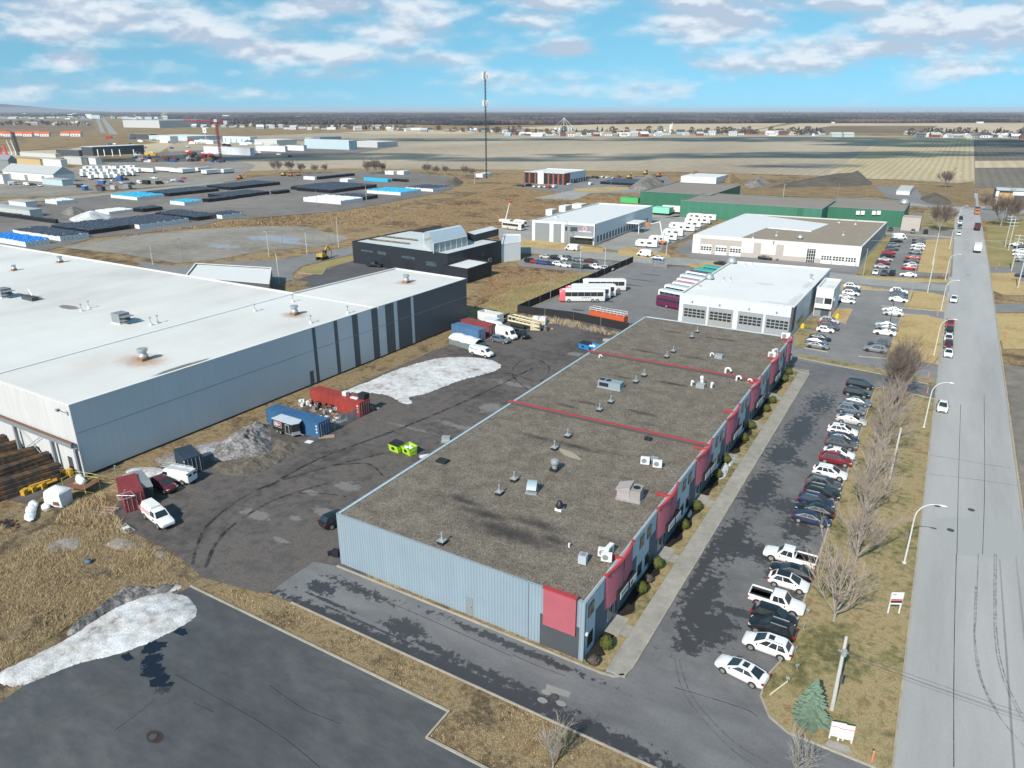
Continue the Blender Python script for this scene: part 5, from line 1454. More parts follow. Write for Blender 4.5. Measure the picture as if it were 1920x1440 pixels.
def trailer(label,fr,L,R,h,mat,group,name='semi_trailer',cat='trailer',z=.5,wheels=True):
 x0,x1,y0,y1=blk(fr,L,R)
 y1=min(y1,y0 + 16) if y1 > y0 else y0 + 2.6
 if y1 - y0 < 2: y1=y0 + 2.5
 T=Th(name,label,cat,((x0 + x1) / 2,(y0 + y1) / 2,.12),group)
 q=MB(); q.box(x0,x1,y0,y1,z + .12,h); T.part('body',q,mat)
 q=MB(); n=10 if (x1 - x0) + (y1 - y0) > 10 else 5
 if wheels:
  q.box(x0 + .3,x1 - .3,y0 + .2,y1 - .2,.3,z + .12)
  for t in (.15,.22,.85):
   xx=x0 + (x1 - x0) * t if x1 - x0 > y1 - y0 else (x0 + x1) / 2
   yy=y0 + .1 if x1 - x0 > y1 - y0 else y0 + (y1 - y0) * t
   if x1 - x0 > y1 - y0: q.tube((xx,y0 + .02,.62),(xx,y0 + .4,.62),.5,.5,8)
   else: q.tube((x1 - .4,yy,.62),(x1 - .02,yy,.62),.5,.5,8)
  T.part('running_gear',q,M['tyre'])
 return T
trailer('long white semi trailer in front of the green hall',(1347,411),1292,1352,4.0,M['white'],None,z=1.0)
trailer('mint green semi trailer at the corner of the rear green hall',(1254,405),1222,1262,3.8,flat('mint_green_trailer',(.22,.62,.44)),None,z=1.0)
trailer('white semi trailer behind the mint green trailer',(1274,402),1241,1276,4.0,M['white'],None,z=1.0)
trailer('bright green container with white lettering behind the white warehouse',(1196,382),1163,1200,3.0,flat('bright_green_container',(.06,.42,.13)),None,'container','container',.0,False)
p=P(1243,459)
T=Th('boom_lift','boom lift with an orange basket raised beside the caravans','boom lift',(p.x,p.y,.12))
q=MB(); q.box(p.x - 1.2,p.x + 1.2,p.y - 1,p.y + 1,.4,1.5); T.part('chassis',q,paint('orange'))
q=MB(); e_=P(1227,446,4.0); q.tube((p.x,p.y,1.5),(p.x - 4,p.y + 6,8),.25,.2,5); q.tube((p.x - 4,p.y + 6,8),(p.x - 8.5,p.y + 7,6.6),.2,.2,5); T.part('boom',q,M['offwhite'])
q=MB(); q.box(p.x - 10.5,p.x - 8.3,p.y + 6.2,p.y + 7.8,6.0,7.2); T.part('basket',q,paint('orange'))
for sx in (-.9,.9):
 q=MB(); q.tube((p.x + sx,p.y - 1.1,.5),(p.x + sx,p.y + 1.1,.5),.5,.5,10); T.part('axle',q,M['tyre'])
RZ=BH - .12
def rpt(x,y): return P(x,y,RZ)
G='vent pipes on the gravel roof'
for i,(x,y) in enumerate([(829,1019),(936,927),(964,902),(1039.5,843),(1064.5,820),(1124,771),(1145,756),(1192,718),(1207.5,706),(1250,671),(1262,661),(1297,634),(1307,624)]):
 p=rpt(x,y)
 row=['alone near the corrugated front edge','in front of the paired pipe, left of the grey hood','behind the paired pipe, left of the grey hood','just in front of the bare tan patch','behind the bare tan patch on the near roof','nearer of two in the middle of the middle roof','farther of two in the middle of the middle roof',
   'nearer of two beside the long rooftop chiller','farther of two beside the long rooftop chiller','nearer of two on the left of the far roof','second of two on the left of the far roof','nearer of two at the far end of the far roof','farthest one at the far roof end'][i]
 t=thing('vent_pipe','grey roof vent pipe, ' + row,'vent pipe',(p.x,p.y,RZ),0,G)
 q=MB(); q.box(-.38,.38,-.38,.38,0,.38); q.part('curb',M['black'],t)
 q=MB(); q.box(-.42,.42,-.42,.42,.381,.46); q.tube((0,0,.46),(0,0,.56),.3,.12,8); q.tube((0,0,.46),(0,0,1.2),.08,.08,8); q.tube((0,0,1.15),(0,0,1.35),.12,.12,8); q.part('pipe',M['galv'],t)
p=rpt(1040,882); t=thing('turbine_vent','round galvanised turbine vent standing on the near roof','roof vent',(p.x,p.y,RZ))
q=MB(); q.box(-.5,.5,-.5,.5,0,.35); q.part('curb',M['black'],t)
q=MB(); q.loft([[(r * cos(k * pi / 6),r * sin(k * pi / 6),z) for k in range(12)] for r,z in ((.34,.35),(.36,.8),(.52,.95),(.58,1.2),(.5,1.5),(.2,1.62))],0); q.part('turbine',M['galv'],t)
p=rpt(997,923); t=thing('roof_hood','grey curved exhaust hood on the near roof','roof vent',(p.x,p.y,RZ),.3)
q=MB(); q.loft([[(x,.85 * sin(a) * r - .1,.25 + 1.15 * r * abs(cos(a * .98 - .0)) if False else .2 + r * 1.2 * cos(a - .8)) for a in [k * pi / 9 * .9 - .5 for k in range(10)]] for x,r in ((-.6,1),(.6,1))],0); q.part('hood',flat('blue_grey_hood',(.25,.33,.38),.45),t)
q=MB(); q.box(-.7,.7,-.6,.7,0,.2); q.part('curb',M['galv'],t)
p=rpt(1049,956); t=thing('roof_fan','black roof fan on a white curb on the near roof','roof vent',(p.x,p.y,RZ))
q=MB(); q.box(-.42,.42,-.42,.42,0,.3); q.part('curb',M['white'],t)
q=MB(); q.loft([[(r * cos(k * pi / 5),r * sin(k * pi / 5),z) for k in range(10)] for r,z in ((.42,.31),(.46,.7),(.3,.95),(.34,1.0),(.2,1.2))],0); q.part('fan',M['black'],t)
p=rpt(830,866); q=MB(); q.box(-.75,.75,-.55,.55,0,.3); o=q.part('roof_hatch',M['black'],None,loc=(p.x,p.y,RZ)); tag(o,'low black roof hatch near the left edge of the near roof','roof hatch')
p=rpt(1181,934); t=thing('rooftop_unit','weathered grey rooftop unit with a slanted intake hood','rooftop unit',(p.x,p.y,RZ),.12)
q=MB(); q.box(-1.5,1.5,-1.0,1.1,0,.25); q.part('curb',M['galv'],t)
q=MB(); q.box(.15,1.4,-.9,1.0,.251,1.55); q.part('casing',M['tanunit'],t)
q=MB(); q.prism([(-1.4,-.9),(.13,-.9),(.13,1.0),(-1.4,1.0)],.252,1.35); q.add([(-1.6,-1.0,1.36),(.14,-1.0,1.9),(.14,1.1,1.9),(-1.6,1.1,1.36),(-1.6,-1.0,1.28),(.14,-1.0,1.3),(.14,1.1,1.3),(-1.6,1.1,1.28)],[(0,1,2,3),(0,4,5,1),(2,6,7,3),(0,3,7,4),(1,5,6,2)]); q.part('intake_hood',flat('pinkish_grey_hood',(.36,.32,.32),.7),t)
q=MB(); q.tube((.75,.1,1.551),(.75,.1,1.58),.45,.45,12); q.part('fan_grille',M['black'],t)
def split_unit(x,y,lab,rot,s=1.0,mat='white',g='white condenser units on the gravel roof'):
 p=rpt(x,y)
 t=thing('condenser_unit',lab,'air conditioner',(p.x,p.y,RZ),rot,g)
 q=MB(); q.box(-.5 * s,.5 * s,-.2 * s,.2 * s,.12,.95 * s); q.part('casing',M[mat],t)
 q=MB(); q.tube((-.1 * s,-.2 * s,.55 * s),(-.1 * s,-.21 * s,.55 * s),.3 * s,.3 * s,12); q.part('fan_grille',M['greym'],t)
 q=MB(); q.box(-.45 * s,-.38 * s,-.25 * s,.25 * s,0,.12); q.box(.38 * s,.45 * s,-.25 * s,.25 * s,0,.12); q.part('feet',M['black'],t)
split_unit(1209,871,'white condenser left of the grey box on the near roof',.3,1.15)
split_unit(1232,877,'white condenser right of the grey box on the near roof',.3,1.15)
split_unit(1131,1044,'white condenser beside the cubic grey cooling unit',.25,1.1)
split_unit(1137,1053,'white condenser nearest the red coping corner',.25,1.1)
split_unit(1142,1040,'white condenser standing end on beside the red coping',1.5,1.2)
split_unit(1446,672,'white condenser at the facade edge of the far roof',.4,1.3)
split_unit(1452,666,'white condenser farthest along the facade edge',1.2,1.3)
split_unit(1471,636,'white unit in the far corner of the far roof',.2,1.4)
p=rpt(1226,868); t=thing('roof_vent','small grey square vent between two white condensers','roof vent',(p.x,p.y,RZ)); q=MB(); q.box(-.4,.4,-.4,.4,0,.5); q.part('curb',M['slate'],t); q=MB(); q.box(-.5,.5,-.5,.5,.501,.75); q.part('cap',M['galv'],t)
p=rpt(1093,1054); t=thing('cooling_unit','cubic pale grey cooling unit on the near roof','air conditioner',(p.x,p.y,RZ),.15); q=MB(); q.box(-.42,.42,-.42,.42,0,.95); q.part('casing',flat('lavender_grey_casing',(.42,.46,.52),.5),t); q=MB(); q.tube((0,0,.951),(0,0,.99),.33,.33,14); q.part('fan_grille',M['greym'],t)
p=rpt(1067,1026); q=MB(); q.tube((0,0,0),(0,0,.5),.1,.1,8); o=q.part('roof_pipe',M['white'],None,loc=(p.x,p.y,RZ)); tag(o,'short white pipe standing alone on the near roof','pipe')
p=rpt(1145,727); t=thing('rooftop_chiller','long blue grey rooftop chiller with two fans on the middle roof','rooftop unit',(p.x,p.y,RZ))
q=MB(); q.box(-2.1,2.1,-.95,.95,0,.15); q.part('curb',M['galv'],t)
q=MB(); q.box(-2.0,2.0,-.85,.85,.151,1.25); q.part('casing',flat('blue_grey_casing',(.24,.30,.34),.5),t)
for x in (-1.5,-.4):
 q=MB(); q.tube((x,0,1.251),(x,0,1.32),.48,.48,14); q.part('fan',M['black'],t)
q=MB(); q.box(-1.75,-.1,-.87,-.851,.35,1.0); q.part('grille',M['black'],t)
for (x,y,lab) in ((1314,726,'grey roof unit with two white goosenecks beside it'),(1348,671,'grey square roof unit on the far roof')):
 p=rpt(x,y); t=thing('rooftop_unit',lab,'rooftop unit',(p.x,p.y,RZ))
 q=MB(); q.box(-.7,.7,-.6,.6,0,.7); q.part('casing',M['galv'],t)
 if x < 1330:
  q=MB(); q.tube((-1.6,0,0),(-1.6,0,.8),.16,.16,6); q.tube((-1.6,0,.8),(-1.2,-.2,.8),.18,.18,6); q.tube((1.6,.6,0),(1.6,.6,.9),.18,.18,6); q.tube((1.6,.6,.9),(1.9,.4,.9),.2,.2,6); q.tube((-.1,.8,0),(-.1,.8,1.5),.28,.28,7); q.tube((-.1,.8,1.5),(-.1,.4,1.6),.3,.3,7); q.part('gooseneck',M['white'],t)
for i,(x,y,s) in enumerate(((1365,700,.95),(1385,714,.8),(1406,718,.65),(1126,671,.55),(1335,668,.6))):
 p=rpt(x,y); lab=['white looped duct behind the far red parapet','white gooseneck duct in front of the far red parapet','white gooseneck with a dish at the facade end of the parapet','small white gooseneck at the left end of the far parapet','white gooseneck beside the grey square unit'][i]
 q=MB(); q.pipe([(-.5 * s,0,0),(-.5 * s,0,.8 * s),(-.2 * s,0,1.05 * s),(.3 * s,0,1.0 * s),(.5 * s,0,.5 * s)],.16 * s + .04,7)
 o=q.part('gooseneck_duct',M['white'],None,loc=(p.x,p.y,RZ)); tag(o,lab,'duct','white gooseneck ducts on the gravel roof')
p=rpt(1070,852); sheet('bare_patch',smooth_poly([(p.x + a,p.y + b) for a,b in ((-2.2,.9),(-.6,.8),(.5,.4),(1.9,-.7),(1.0,-.9),(-.3,-.7),(-1.4,-.1))],3,.05),RZ + .006,flat('bare_tan_gravel',(.33,.285,.215),1,var=.15,scale=3),'bare tan patch in the roof gravel')
p=rpt(1217,823); q=MB(); q.box(-.5,.5,-.3,.3,0,.4); o=q.part('scupper_box',M['black'],None,loc=(p.x,p.y - .4,RZ)); tag(o,'small black box below the near red parapet','box')
WZ=11.1
for i,(x,y) in enumerate(VENTS):
 p=P(x,y,WZ); s=(1.0,.95,.95,.85,.7)[i]
 t=thing('exhaust_fan',['large exhaust fan in a rust stain near the warehouse edge','exhaust fan with a rusty curb on the middle of the long wing','exhaust fan at the far end of the warehouse wing','exhaust fan near the far edge of the warehouse roof','small exhaust fan at the left of the warehouse roof'][i],'exhaust fan',(p.x,p.y,WZ),0,'exhaust fans on the warehouse roof')
 q=MB(); q.box(-.75 * s,.75 * s,-.75 * s,.75 * s,0,.45); q.part('curb',flat('rusty_curb',(.25,.14,.08),.8),t)
 q=MB(); q.loft([[(r * s * cos(k * pi / 7),r * s * sin(k * pi / 7),z * s) for k in range(14)] for r,z in ((.7,.46),(.8,.8),(.55,1.2),(.58,1.3),(.85,1.7),(.85,2.0),(.7,2.05))],0); q.part('fan',M['galv'],t)
def hood_unit(x,y,lab):
 p=P(x,y,WZ); t=thing('rooftop_unit',lab,'rooftop unit',(p.x,p.y,WZ),0,'hooded units on the warehouse roof')
 q=MB(); q.box(-1.6,1.0,-1.1,1.1,.2,2.0); q.part('casing',M['greym'],t)
 q=MB(); q.prism([(1.01,-1.1),(2.6,-1.1),(2.6,1.1),(1.01,1.1)],1.55,1.62,0,None,True); q.prism([(1.01,-1.1),(2.4,-1.1),(2.4,1.1),(1.01,1.1)],.8,.86,0,None,True); q.part('hood',M['greym'],t)
 q=MB(); q.box(-1.7,1.1,-1.2,1.2,0,.199); q.part('curb',M['white'],t)
 q=MB(); q.tube((-2.8,.8,0),(-2.8,.8,.5),.35,.35,8); q.tube((-2.8,.8,.5),(-2.8,.8,1.4),.5,.5,10); q.part('exhaust_cap',M['galv'],t)
hood_unit(230,605,'grey hooded unit beside a round cap in the middle of the white roof')
hood_unit(10,557,'grey hooded unit at the left edge of the white roof')
p=P(57,562,WZ); t=thing('rooftop_unit','collapsed dark rooftop unit with a ladder beside a dark patch','rooftop unit',(p.x,p.y,WZ)); q=MB(); q.box(-2.2,2.2,-.7,.7,0,.8); q.part('casing',M['slated'],t); q=MB(); q.pipe([(-1.8,.9,0),(-1.8,.9,1.9),(-.6,.9,.4)],.08,4); q.part('frame',M['galv'],t)
for i,(x,y) in enumerate([(283,610),(296,606),(478,584),(583,606),(652,588),(549,566),(153,584),(167,578)]):
 p=P(x,y,WZ)
 t=thing('roof_stack',['thin white roof stack in front of the hooded unit','thin white roof stack right of the hooded unit','thin roof stack beside the long seam','thin roof stack above the first charcoal stripe','thin roof stack above the third charcoal stripe','thin roof stack behind the middle exhaust fan','thin stack right of the dark roof patch','second thin stack right of the dark roof patch'][i],'roof stack',(p.x,p.y,WZ),0,'thin stacks on the warehouse roof')
 q=MB(); q.tube((0,0,0),(0,0,.5),.3,.25,8); q.part('base',M['white'],t)
 q=MB(); q.tube((0,0,.5),(0,0,1.5),.08,.08,6); q.tube((0,0,1.4),(0,0,1.6),.25,.25,8); q.part('pipe',M['galv'],t)
for i,(x,y,z,s) in enumerate([(1330,524,gh,1.3),(1372,494,gh,1.5),(1310,538,gh,.8),(1520,526,gh,1.0),(1357,526,gh,.5),(1370,526,gh,.5),(1397,498,gh,.5),(1411,498,gh,.5),(1043,408,hw,1.0),(1450,461,hb2,.9),(1412,447,hb2,.9),(1456,442,hb2,.9),(1581,441,hb2,.8),(1604,421,hb2,.9),(1573,418,hb2,.8),(1500,448,hb2,1.2),(1695,384,7,2.2)]):
 p=P(x,y,z - .28)
 rf=['silver dome vent on the left edge of the garage roof','large silver dome vent at the far corner of the garage roof','small grey louvre vent at the near left of the garage roof','grey vent near the right edge of the garage roof','thin left stack on the garage roof','thin right stack on the garage roof','thin left stack at the back of the garage roof','thin right stack at the back of the garage roof','small vent on the white warehouse roof',
   'white vent on the front tan roof','grey vent on the left of the tan roof','white vent on the middle of the tan roof','white vent on the right tan roof near the front','white vent at the back of the right tan roof','small vent on the right tan roof','low white unit on the tan roof','grey unit on the right green hall roof'][i]
 t=thing('roof_vent',rf,'roof vent',(p.x,p.y,z - .28),0,'small vents on the northern roofs')
 q=MB(); q.box(-.4 * s,.4 * s,-.4 * s,.4 * s,0,.4 * s); q.part('curb',M['white'],t)
 q=MB()
 if s >= 1.2: q.blob((0,0,.4 * s),(.95 * s,.95 * s,.95 * s),0,12,8,0,0,True)
 else: q.loft([[(r * s * cos(k * pi / 4),r * s * sin(k * pi / 4),zz * s) for k in range(8)] for r,zz in ((.25,.4),(.25,1.3),(.5,1.4),(.45,1.7))],0)
 q.part('cap',M['galv'],t)
def container(label,loc,rot,L,col,wtxt=True,h=2.6):
 cm=ribbed('container_' + label.split()[0],col,.28,'X',amp=.75,depth=.4,var=.15,dirt=.3,rough=.6)
 t=thing('shipping_container',label,'shipping container',loc,rot,'shipping containers in the yards')
 q=MB(); q.box(-L / 2,L / 2 - .06,-1.2,1.2,.12,h); q.part('body',cm,t)
 q=MB()
 for sy in (-1,1):
  q.box(-L / 2 - .02,L / 2 + .0,sy * 1.21 - .05,sy * 1.21 + .05,h - .1,h + .02); q.box(-L / 2 - .02,L / 2,sy * 1.21 - .05,sy * 1.21 + .05,0,.2)
  for x in (-L / 2,L / 2 - .06): q.box(x - .08,x + .08,sy * 1.18 - .07,sy * 1.18 + .085,.01,h + .03)
 for x in (-L / 2,L / 2 - .05): q.box(x - .06,x + .06,-1.12,1.12,h - .12,h + .015); q.box(x - .06,x + .06,-1.12,1.12,0,.16)
 fm=flat('container_frame_' + label.split()[0],mul(col,.8),.6)
 q.part('frame',fm,t)
 for sy in (-1,1):
  q=MB(); q.box(L / 2 - .059,L / 2 - .01,sy * .56 - .53,sy * .56 + .53,.18,h - .14); d=q.part('door',fm,t)
  q=MB()
  for k in (-.28,.28): q.tube((L / 2 + .03,sy * .56 + k,.2),(L / 2 + .03,sy * .56 + k,h - .16),.035,.035,5)
  q.part('lock_rod',M['galv'],d)
 if wtxt:
  q=MB()
  for k in range(3): q.box(L / 2 - .75,L / 2 - .45,-1.222,-1.201,h - .75 - k * .55,h - .5 - k * .55)
  q.part('markings',M['white'],t)
 return t
def fromtop(corner_base,rot):
 pass
p=P(600,822); container('blue shipping container with a faded roof, behind the black trailer',(p.x - 6.1,p.y + 1.22,.03),0,12.19,(.045,.14,.30))
p=P(678,782); container('red shipping container piled with boxes beside the snow patch',(p.x - 6.1,p.y + 1.22,.03),-.03,12.19,(.36,.055,.045))
p=P(242,964); container('short red container with a metal frame leaning on its roof',(p.x - 2.7,p.y + 2.3,.03),-.42,6.06,(.27,.045,.05))
p=P(357,888); container('navy container beside the white van with the ladder rack',(p.x - 1.6,p.y + 1.2,.03),-.3,4.6,(.035,.055,.09))
p=P(908,642); container('pale blue container with a torn tarp, in front of the red one by the warehouse',(p.x - 5.4,p.y + 1.6,.06),-.15,8.5,(.09,.22,.42),False)
p=P(925,634); container('faded red container behind the pale blue one by the warehouse',(p.x - 5.6,p.y + 2.2,.06),-.15,9,(.30,.07,.07),False)
p=P(262,926); t=thing('covered_trailer','grey wedge topped covered trailer between the short red container and a maroon car','trailer',(p.x,p.y,.03),-.35)
q=MB(); q.loft([[(x,-1.25,.5),(x,-1.3,z),(x,0,z + .12),(x,1.3,z),(x,1.25,.5)][::-1] for x,z in ((-2.8,2.1),(1.6,2.3),(2.9,1.9))],0,True,False); q.part('body',M['slated'],t)
q=MB(); q.loft([[(x,-1.34,z),(x,0,z + .14),(x,1.34,z)] for x,z in ((-2.85,2.12),(1.6,2.32),(2.95,1.92))],0,False,False)
q.v=q.v + [(a,b,c + .06) for a,b,c in q.v]; n_=9
q.f=[(0 + 3 * k + i,3 * k + 3 + i,3 * k + 4 + i,3 * k + 1 + i) for k in range(2) for i in range(2)] + [(9 + 3 * k + i,10 + 3 * k + i,13 + 3 * k + i,12 + 3 * k + i) for k in range(2) for i in range(2)]
q.m=[0] * len(q.f); q.sm=[False] * len(q.f); q.part('roof',flat('grey_tarp_roof',(.25,.27,.29),.6),t)
for sy in (-1,1):
 q=MB(); q.tube((0,sy * 1.1,.35),(0,sy * 1.3,.35),.35,.35,12); q.part('wheel',M['tyre'],t)
p=P(553,822); t=thing('cargo_trailer','black enclosed cargo trailer with a pale roof and a red and white sign','trailer',(p.x - 2.4,p.y + 1.0,.03),-.04)
q=MB(); q.prism([(-2.6,-1.05),(2.2,-1.05),(2.75,0),(2.2,1.05),(-2.6,1.05)],.55,2.35); q.part('body',M['black'],t)
q=MB(); q.prism([(-2.65,-1.1),(2.22,-1.1),(2.8,0),(2.22,1.1),(-2.65,1.1)],2.351,2.46); q.part('roof',flat('pale_blue_grey_roof',(.50,.55,.62),.5),t)
q=MB(); q.box(-2.2,-.4,-1.075,-1.051,1.15,2.1); q.box(-2.12,-.48,-1.085,-1.076,1.22,2.03,1); q.box(-2.0,-1.2,-1.092,-1.086,1.4,1.9,0); q.box(-1.18,-.58,-1.092,-1.086,1.4,1.9,2)
for k in range(3): q.box(-1.92 + k * .26,-1.84 + k * .26,-1.098,-1.093,1.45,1.85,1)
for k in range(2): q.box(-1.1 + k * .26,-1.0 + k * .26,-1.098,-1.093,1.5,1.8,0)
q.part('sign',[M['white'],M['black'],flat('sign_red',(.6,.03,.03))],t)
q=MB(); q.box(.6,1.4,-1.07,-1.051,.7,2.05); d=q.part('door',M['black'],t); q=MB()
for a in ((.55,.6,.65,2.1),(1.4,1.45,.65,2.1)): q.box(a[0],a[1],-1.09,-1.052,a[2],a[3])
q.box(.55,1.45,-1.088,-1.053,2.05,2.1); q.part('door_frame',M['white'],d)
for x in (-1.5,-.7):
 for sy in (-1,1):
  q=MB(); q.tube((x,sy * .95,.36),(x,sy * 1.15,.36),.36,.36,12); w_=q.part('wheel',M['tyre'],t); q=MB(); q.tube((x,sy * 1.151,.36),(x,sy * 1.16,.36),.24,.24,10); q.part('rim',M['rim'],w_)
q=MB(); q.box(.2,2.3,-1.06,-1.0,.42,.55); q.prism([(2.0,-1.08),(2.25,-1.08),(2.8,0),(2.6,0)],.45,1.0); q.tube((2.4,0,.5),(3.7,0,.5),.06,.06,5); q.part('drawbar',M['galv'],t)
f0,f1=P(617,812),P(672,784)
t=thing('wire_fence','chain link fence closing the scrap corner between blue and red containers','fence',(f0.x,f0.y,.03))
d_=(f1 - f0)
for k in range(6):
 q=MB(); a=d_ * (k / 5); q.tube((a.x,a.y,0),(a.x,a.y,2.0),.05,.05,5); q.part('post',M['galv'],t)
def meshm(name,col,cover=.35,sc=8):
 m=Mt(name)
 c=m.rng(m.math('MAXIMUM',m.wave(sc,'DIAGONAL'),m.wave(sc,'X')),.8,.95)
 tr=m.N('ShaderNodeBsdfTransparent'); mx=m.N('ShaderNodeMixShader')
 m.out(col + (1,),.5,.2)
 m.st(mx,0,m.math('MULTIPLY',c,cover)); m.l.new(tr.outputs[0],mx.inputs[1]); m.l.new(m.b.outputs[0],mx.inputs[2])
 o=[n for n in m.n if n.type == 'OUTPUT_MATERIAL'][0]
 m.l.new(mx.outputs[0],o.inputs['Surface'])
 return m.m
M['wire']=meshm('chain_link_wire',(.4,.42,.43),.7)
q=MB(); q.quad((0,0,.05),(d_.x,d_.y,.05),(d_.x,d_.y,1.95),(0,0,1.95)); q.v += [(x + .01,y + .01,z) for x,y,z in q.v[:4]]; q.f.append((7,6,5,4)); q.m.append(0); q.sm.append(False)
q.part('mesh',M['wire'],t)
scr=[M['galv'],M['black'],M['offwhite'],flat('rust_brown',(.16,.08,.04),.9),flat('pallet_wood',(.32,.25,.17),.9)]
def junk(label,px,spread,n,zmax,mats,cat='scrap pile',name='scrap_pile',base=.03):
 p=P(*px); mb=MB()
 for k in range(n):
  a,r=random.uniform(0,6.28),sqrt(random.random())
  x,y=r * cos(a) * spread[0],r * sin(a) * spread[1]
  s=random.uniform(.15,.6)
  h=random.uniform(.1,zmax)
  mb.rbox((x,y,0),s * random.uniform(.5,2.2),s,h * (1.1 - r * .6),random.uniform(0,3),random.randrange(len(mats)))
 o=mb.part(name,mats,None,loc=(p.x,p.y,base)); tag(o,label,cat)
 return o
junk('heap of drums, tyres and scrap beside the red container',(603,766),(3.2,2.0),60,1.3,scr)
junk('loose boards and sheets on the ground inside the wire fence',(620,783),(3.5,2.0),26,.18,[scr[2],scr[4],scr[0]])
junk('scrap wood at the end of the red container',(703,766),(1.1,.8),26,.4,[scr[4],scr[2],scr[1]])
junk('grey crates piled at the left of the scrap corner',(575,758),(1.6,1.2),14,1.2,[scr[0],scr[2]])
for (x,y,w_,d2,h,mt,lab) in ((682,747,1.5,1.3,1.0,'black','black crate standing on the red container'),(648,741,.9,.8,.7,'offwhite','cream box lying on the red container'),(665,747,1.6,.6,.2,'offwhite','white sheet lying on the red container')):
 p=P(x,y,2.65); q=MB(); q.box(-w_ / 2,w_ / 2,-d2 / 2,d2 / 2,0,h); o=q.part('crate',M[mt],None,loc=(p.x,p.y,2.66)); tag(o,lab,'crate')
p=P(613,817); q=MB(); q.box(-1.3,1.3,-.5,.5,0,.12); o=q.part('timber_stack',scr[4],None,loc=(p.x + .3,p.y - .4,.03),rot=.75); tag(o,'planks on the ground at the door of the blue container','planks')
p=P(580,829); q=MB(); q.box(-.6,.6,-.45,.45,0,.08); o=q.part('board',M['offwhite'],None,loc=(p.x,p.y,.03),rot=.1); tag(o,'white board lying in front of the black trailer','board')
lime=flat('lime_green_paint',(.36,.62,.03),.5,var=.1)
def dumpster(px,lab,mat,lid,rot,s=1.0):
 p=P(*px); t=thing('dumpster',lab,'dumpster',(p.x,p.y,.03),rot,'dumpsters beside the building')
 q=MB(); a,b=.95 * s,.75 * s
 q.loft([[(-a,-b * .8,.1),(a,-b * .8,.1),(a,b * .8,.1),(-a,b * .8,.1)],[(-a,-b,1.25),(a,-b,1.25),(a,b,1.45),(-a,b,1.45)]],0,False,False)
 q.box(-a - .05,a + .05,-b - .05,-b + .06,1.15,1.27); q.box(-a - .05,a + .05,b - .06,b + .05,1.33,1.47)
 q.box(-a * .96,a * .96,-b * .78,b * .78,.1,.2); q.part('bin',mat,t)
 q=MB()
 for x in (-a * .8,a * .8):
  for y in (-b * .7,b * .6): q.tube((x,y - .04,.08),(x,y + .04,.08),.08,.08,8)
 q.part('wheels',M['black'],t)
 if lid:
  q=MB(); q.add([(-a - .04,-b - .04,1.29),(a + .04,-b - .04,1.29),(a + .04,b + .04,1.49),(-a - .04,b + .04,1.49),(-a - .04,-b - .04,1.33),(a + .04,-b - .04,1.33),(a + .04,b + .04,1.53),(-a - .04,b + .04,1.53)],[(0,1,5,4),(1,2,6,5),(2,3,7,6),(3,0,4,7),(4,5,6,7)]); q.part('lid',M['black'],t)
 else:
  for k,c in enumerate(((-.4,-.2),(.35,.1),(0,.3))):
   q=MB(); q.blob((c[0],c[1],1.05),(.45,.35,.3),0,8,6,.3,k); q.part('waste',M['offwhite'],t)
 q=MB(); q.box(-.28,.28,-b - .02 - .03,-b + .04,.55,.95); q.part('badge',M['black'],t)
 for sx in (-1,1):
  q=MB(); q.box(sx * a - .06,sx * a + .06,-.4,.4,.7,.9); q.part('fork_pocket',mat,t)
dumpster((744,846),'lime green dumpster with a closed black lid',lime,True,-.12,1.05)
dumpster((768,851),'lime green dumpster without lid, full of white bags',lime,False,-.25,1.05)
bl=flat('bright_blue_paint',(.02,.22,.55),.5,var=.15)
dumpster((1097,654),'bright blue dumpster, left one at the far building corner',bl,True,-.2,1.25)
dumpster((1111,658),'bright blue open dumpster, right one at the far building corner',bl,False,-.25,1.35)
for (x,y,w_,d2,h,mt,rot,lab,nm) in ((837,829,1.5,.9,1.0,'galv',.4,'grey metal cabinet against the left wall of the long building','metal_cabinet'),(800,856,2.2,.7,.25,'offwhite',.9,'pale boards stacked behind the long building','board_stack'),(1140,639,2.4,1.2,.35,'stone',.5,'pile of tan boards near the blue dumpsters','board_stack')):
 p=P(x,y); q=MB(); q.box(-w_ / 2,w_ / 2,-d2 / 2,d2 / 2,0,h * .45); q.box(-w_ / 2 + .08,w_ / 2 - .1,-d2 / 2 + .06,d2 / 2 - .05,h * .45 + .002,h); o=q.part(nm,M[mt],None,loc=(p.x,p.y,.03),rot=rot); tag(o,lab,nm.replace('_',' '))
p=P(634,1047); q=MB(); q.rbox((0,0,0),.8,.6,.9,.3); q.rbox((-.8,-.2,0),.5,.4,.5,1); o=q.part('crate',M['black'],None,loc=(p.x - .5,p.y + .2,.04)); tag(o,'black crates at the left corner of the corrugated wall','crates')
steel=Mt('rusty_sheet_pile')
sc_=steel.ramp(steel.noise(.9,5,.7,steel.scl(steel.obj(),(.12,1,1))),[(.3,(.025,.025,.026)),(.5,(.06,.05,.042)),(.62,(.15,.075,.03)),(.75,(.25,.12,.045))])
M['steel']=steel.out(sc_,.75,.2,.4,steel.noise(3,4),.4,.05)
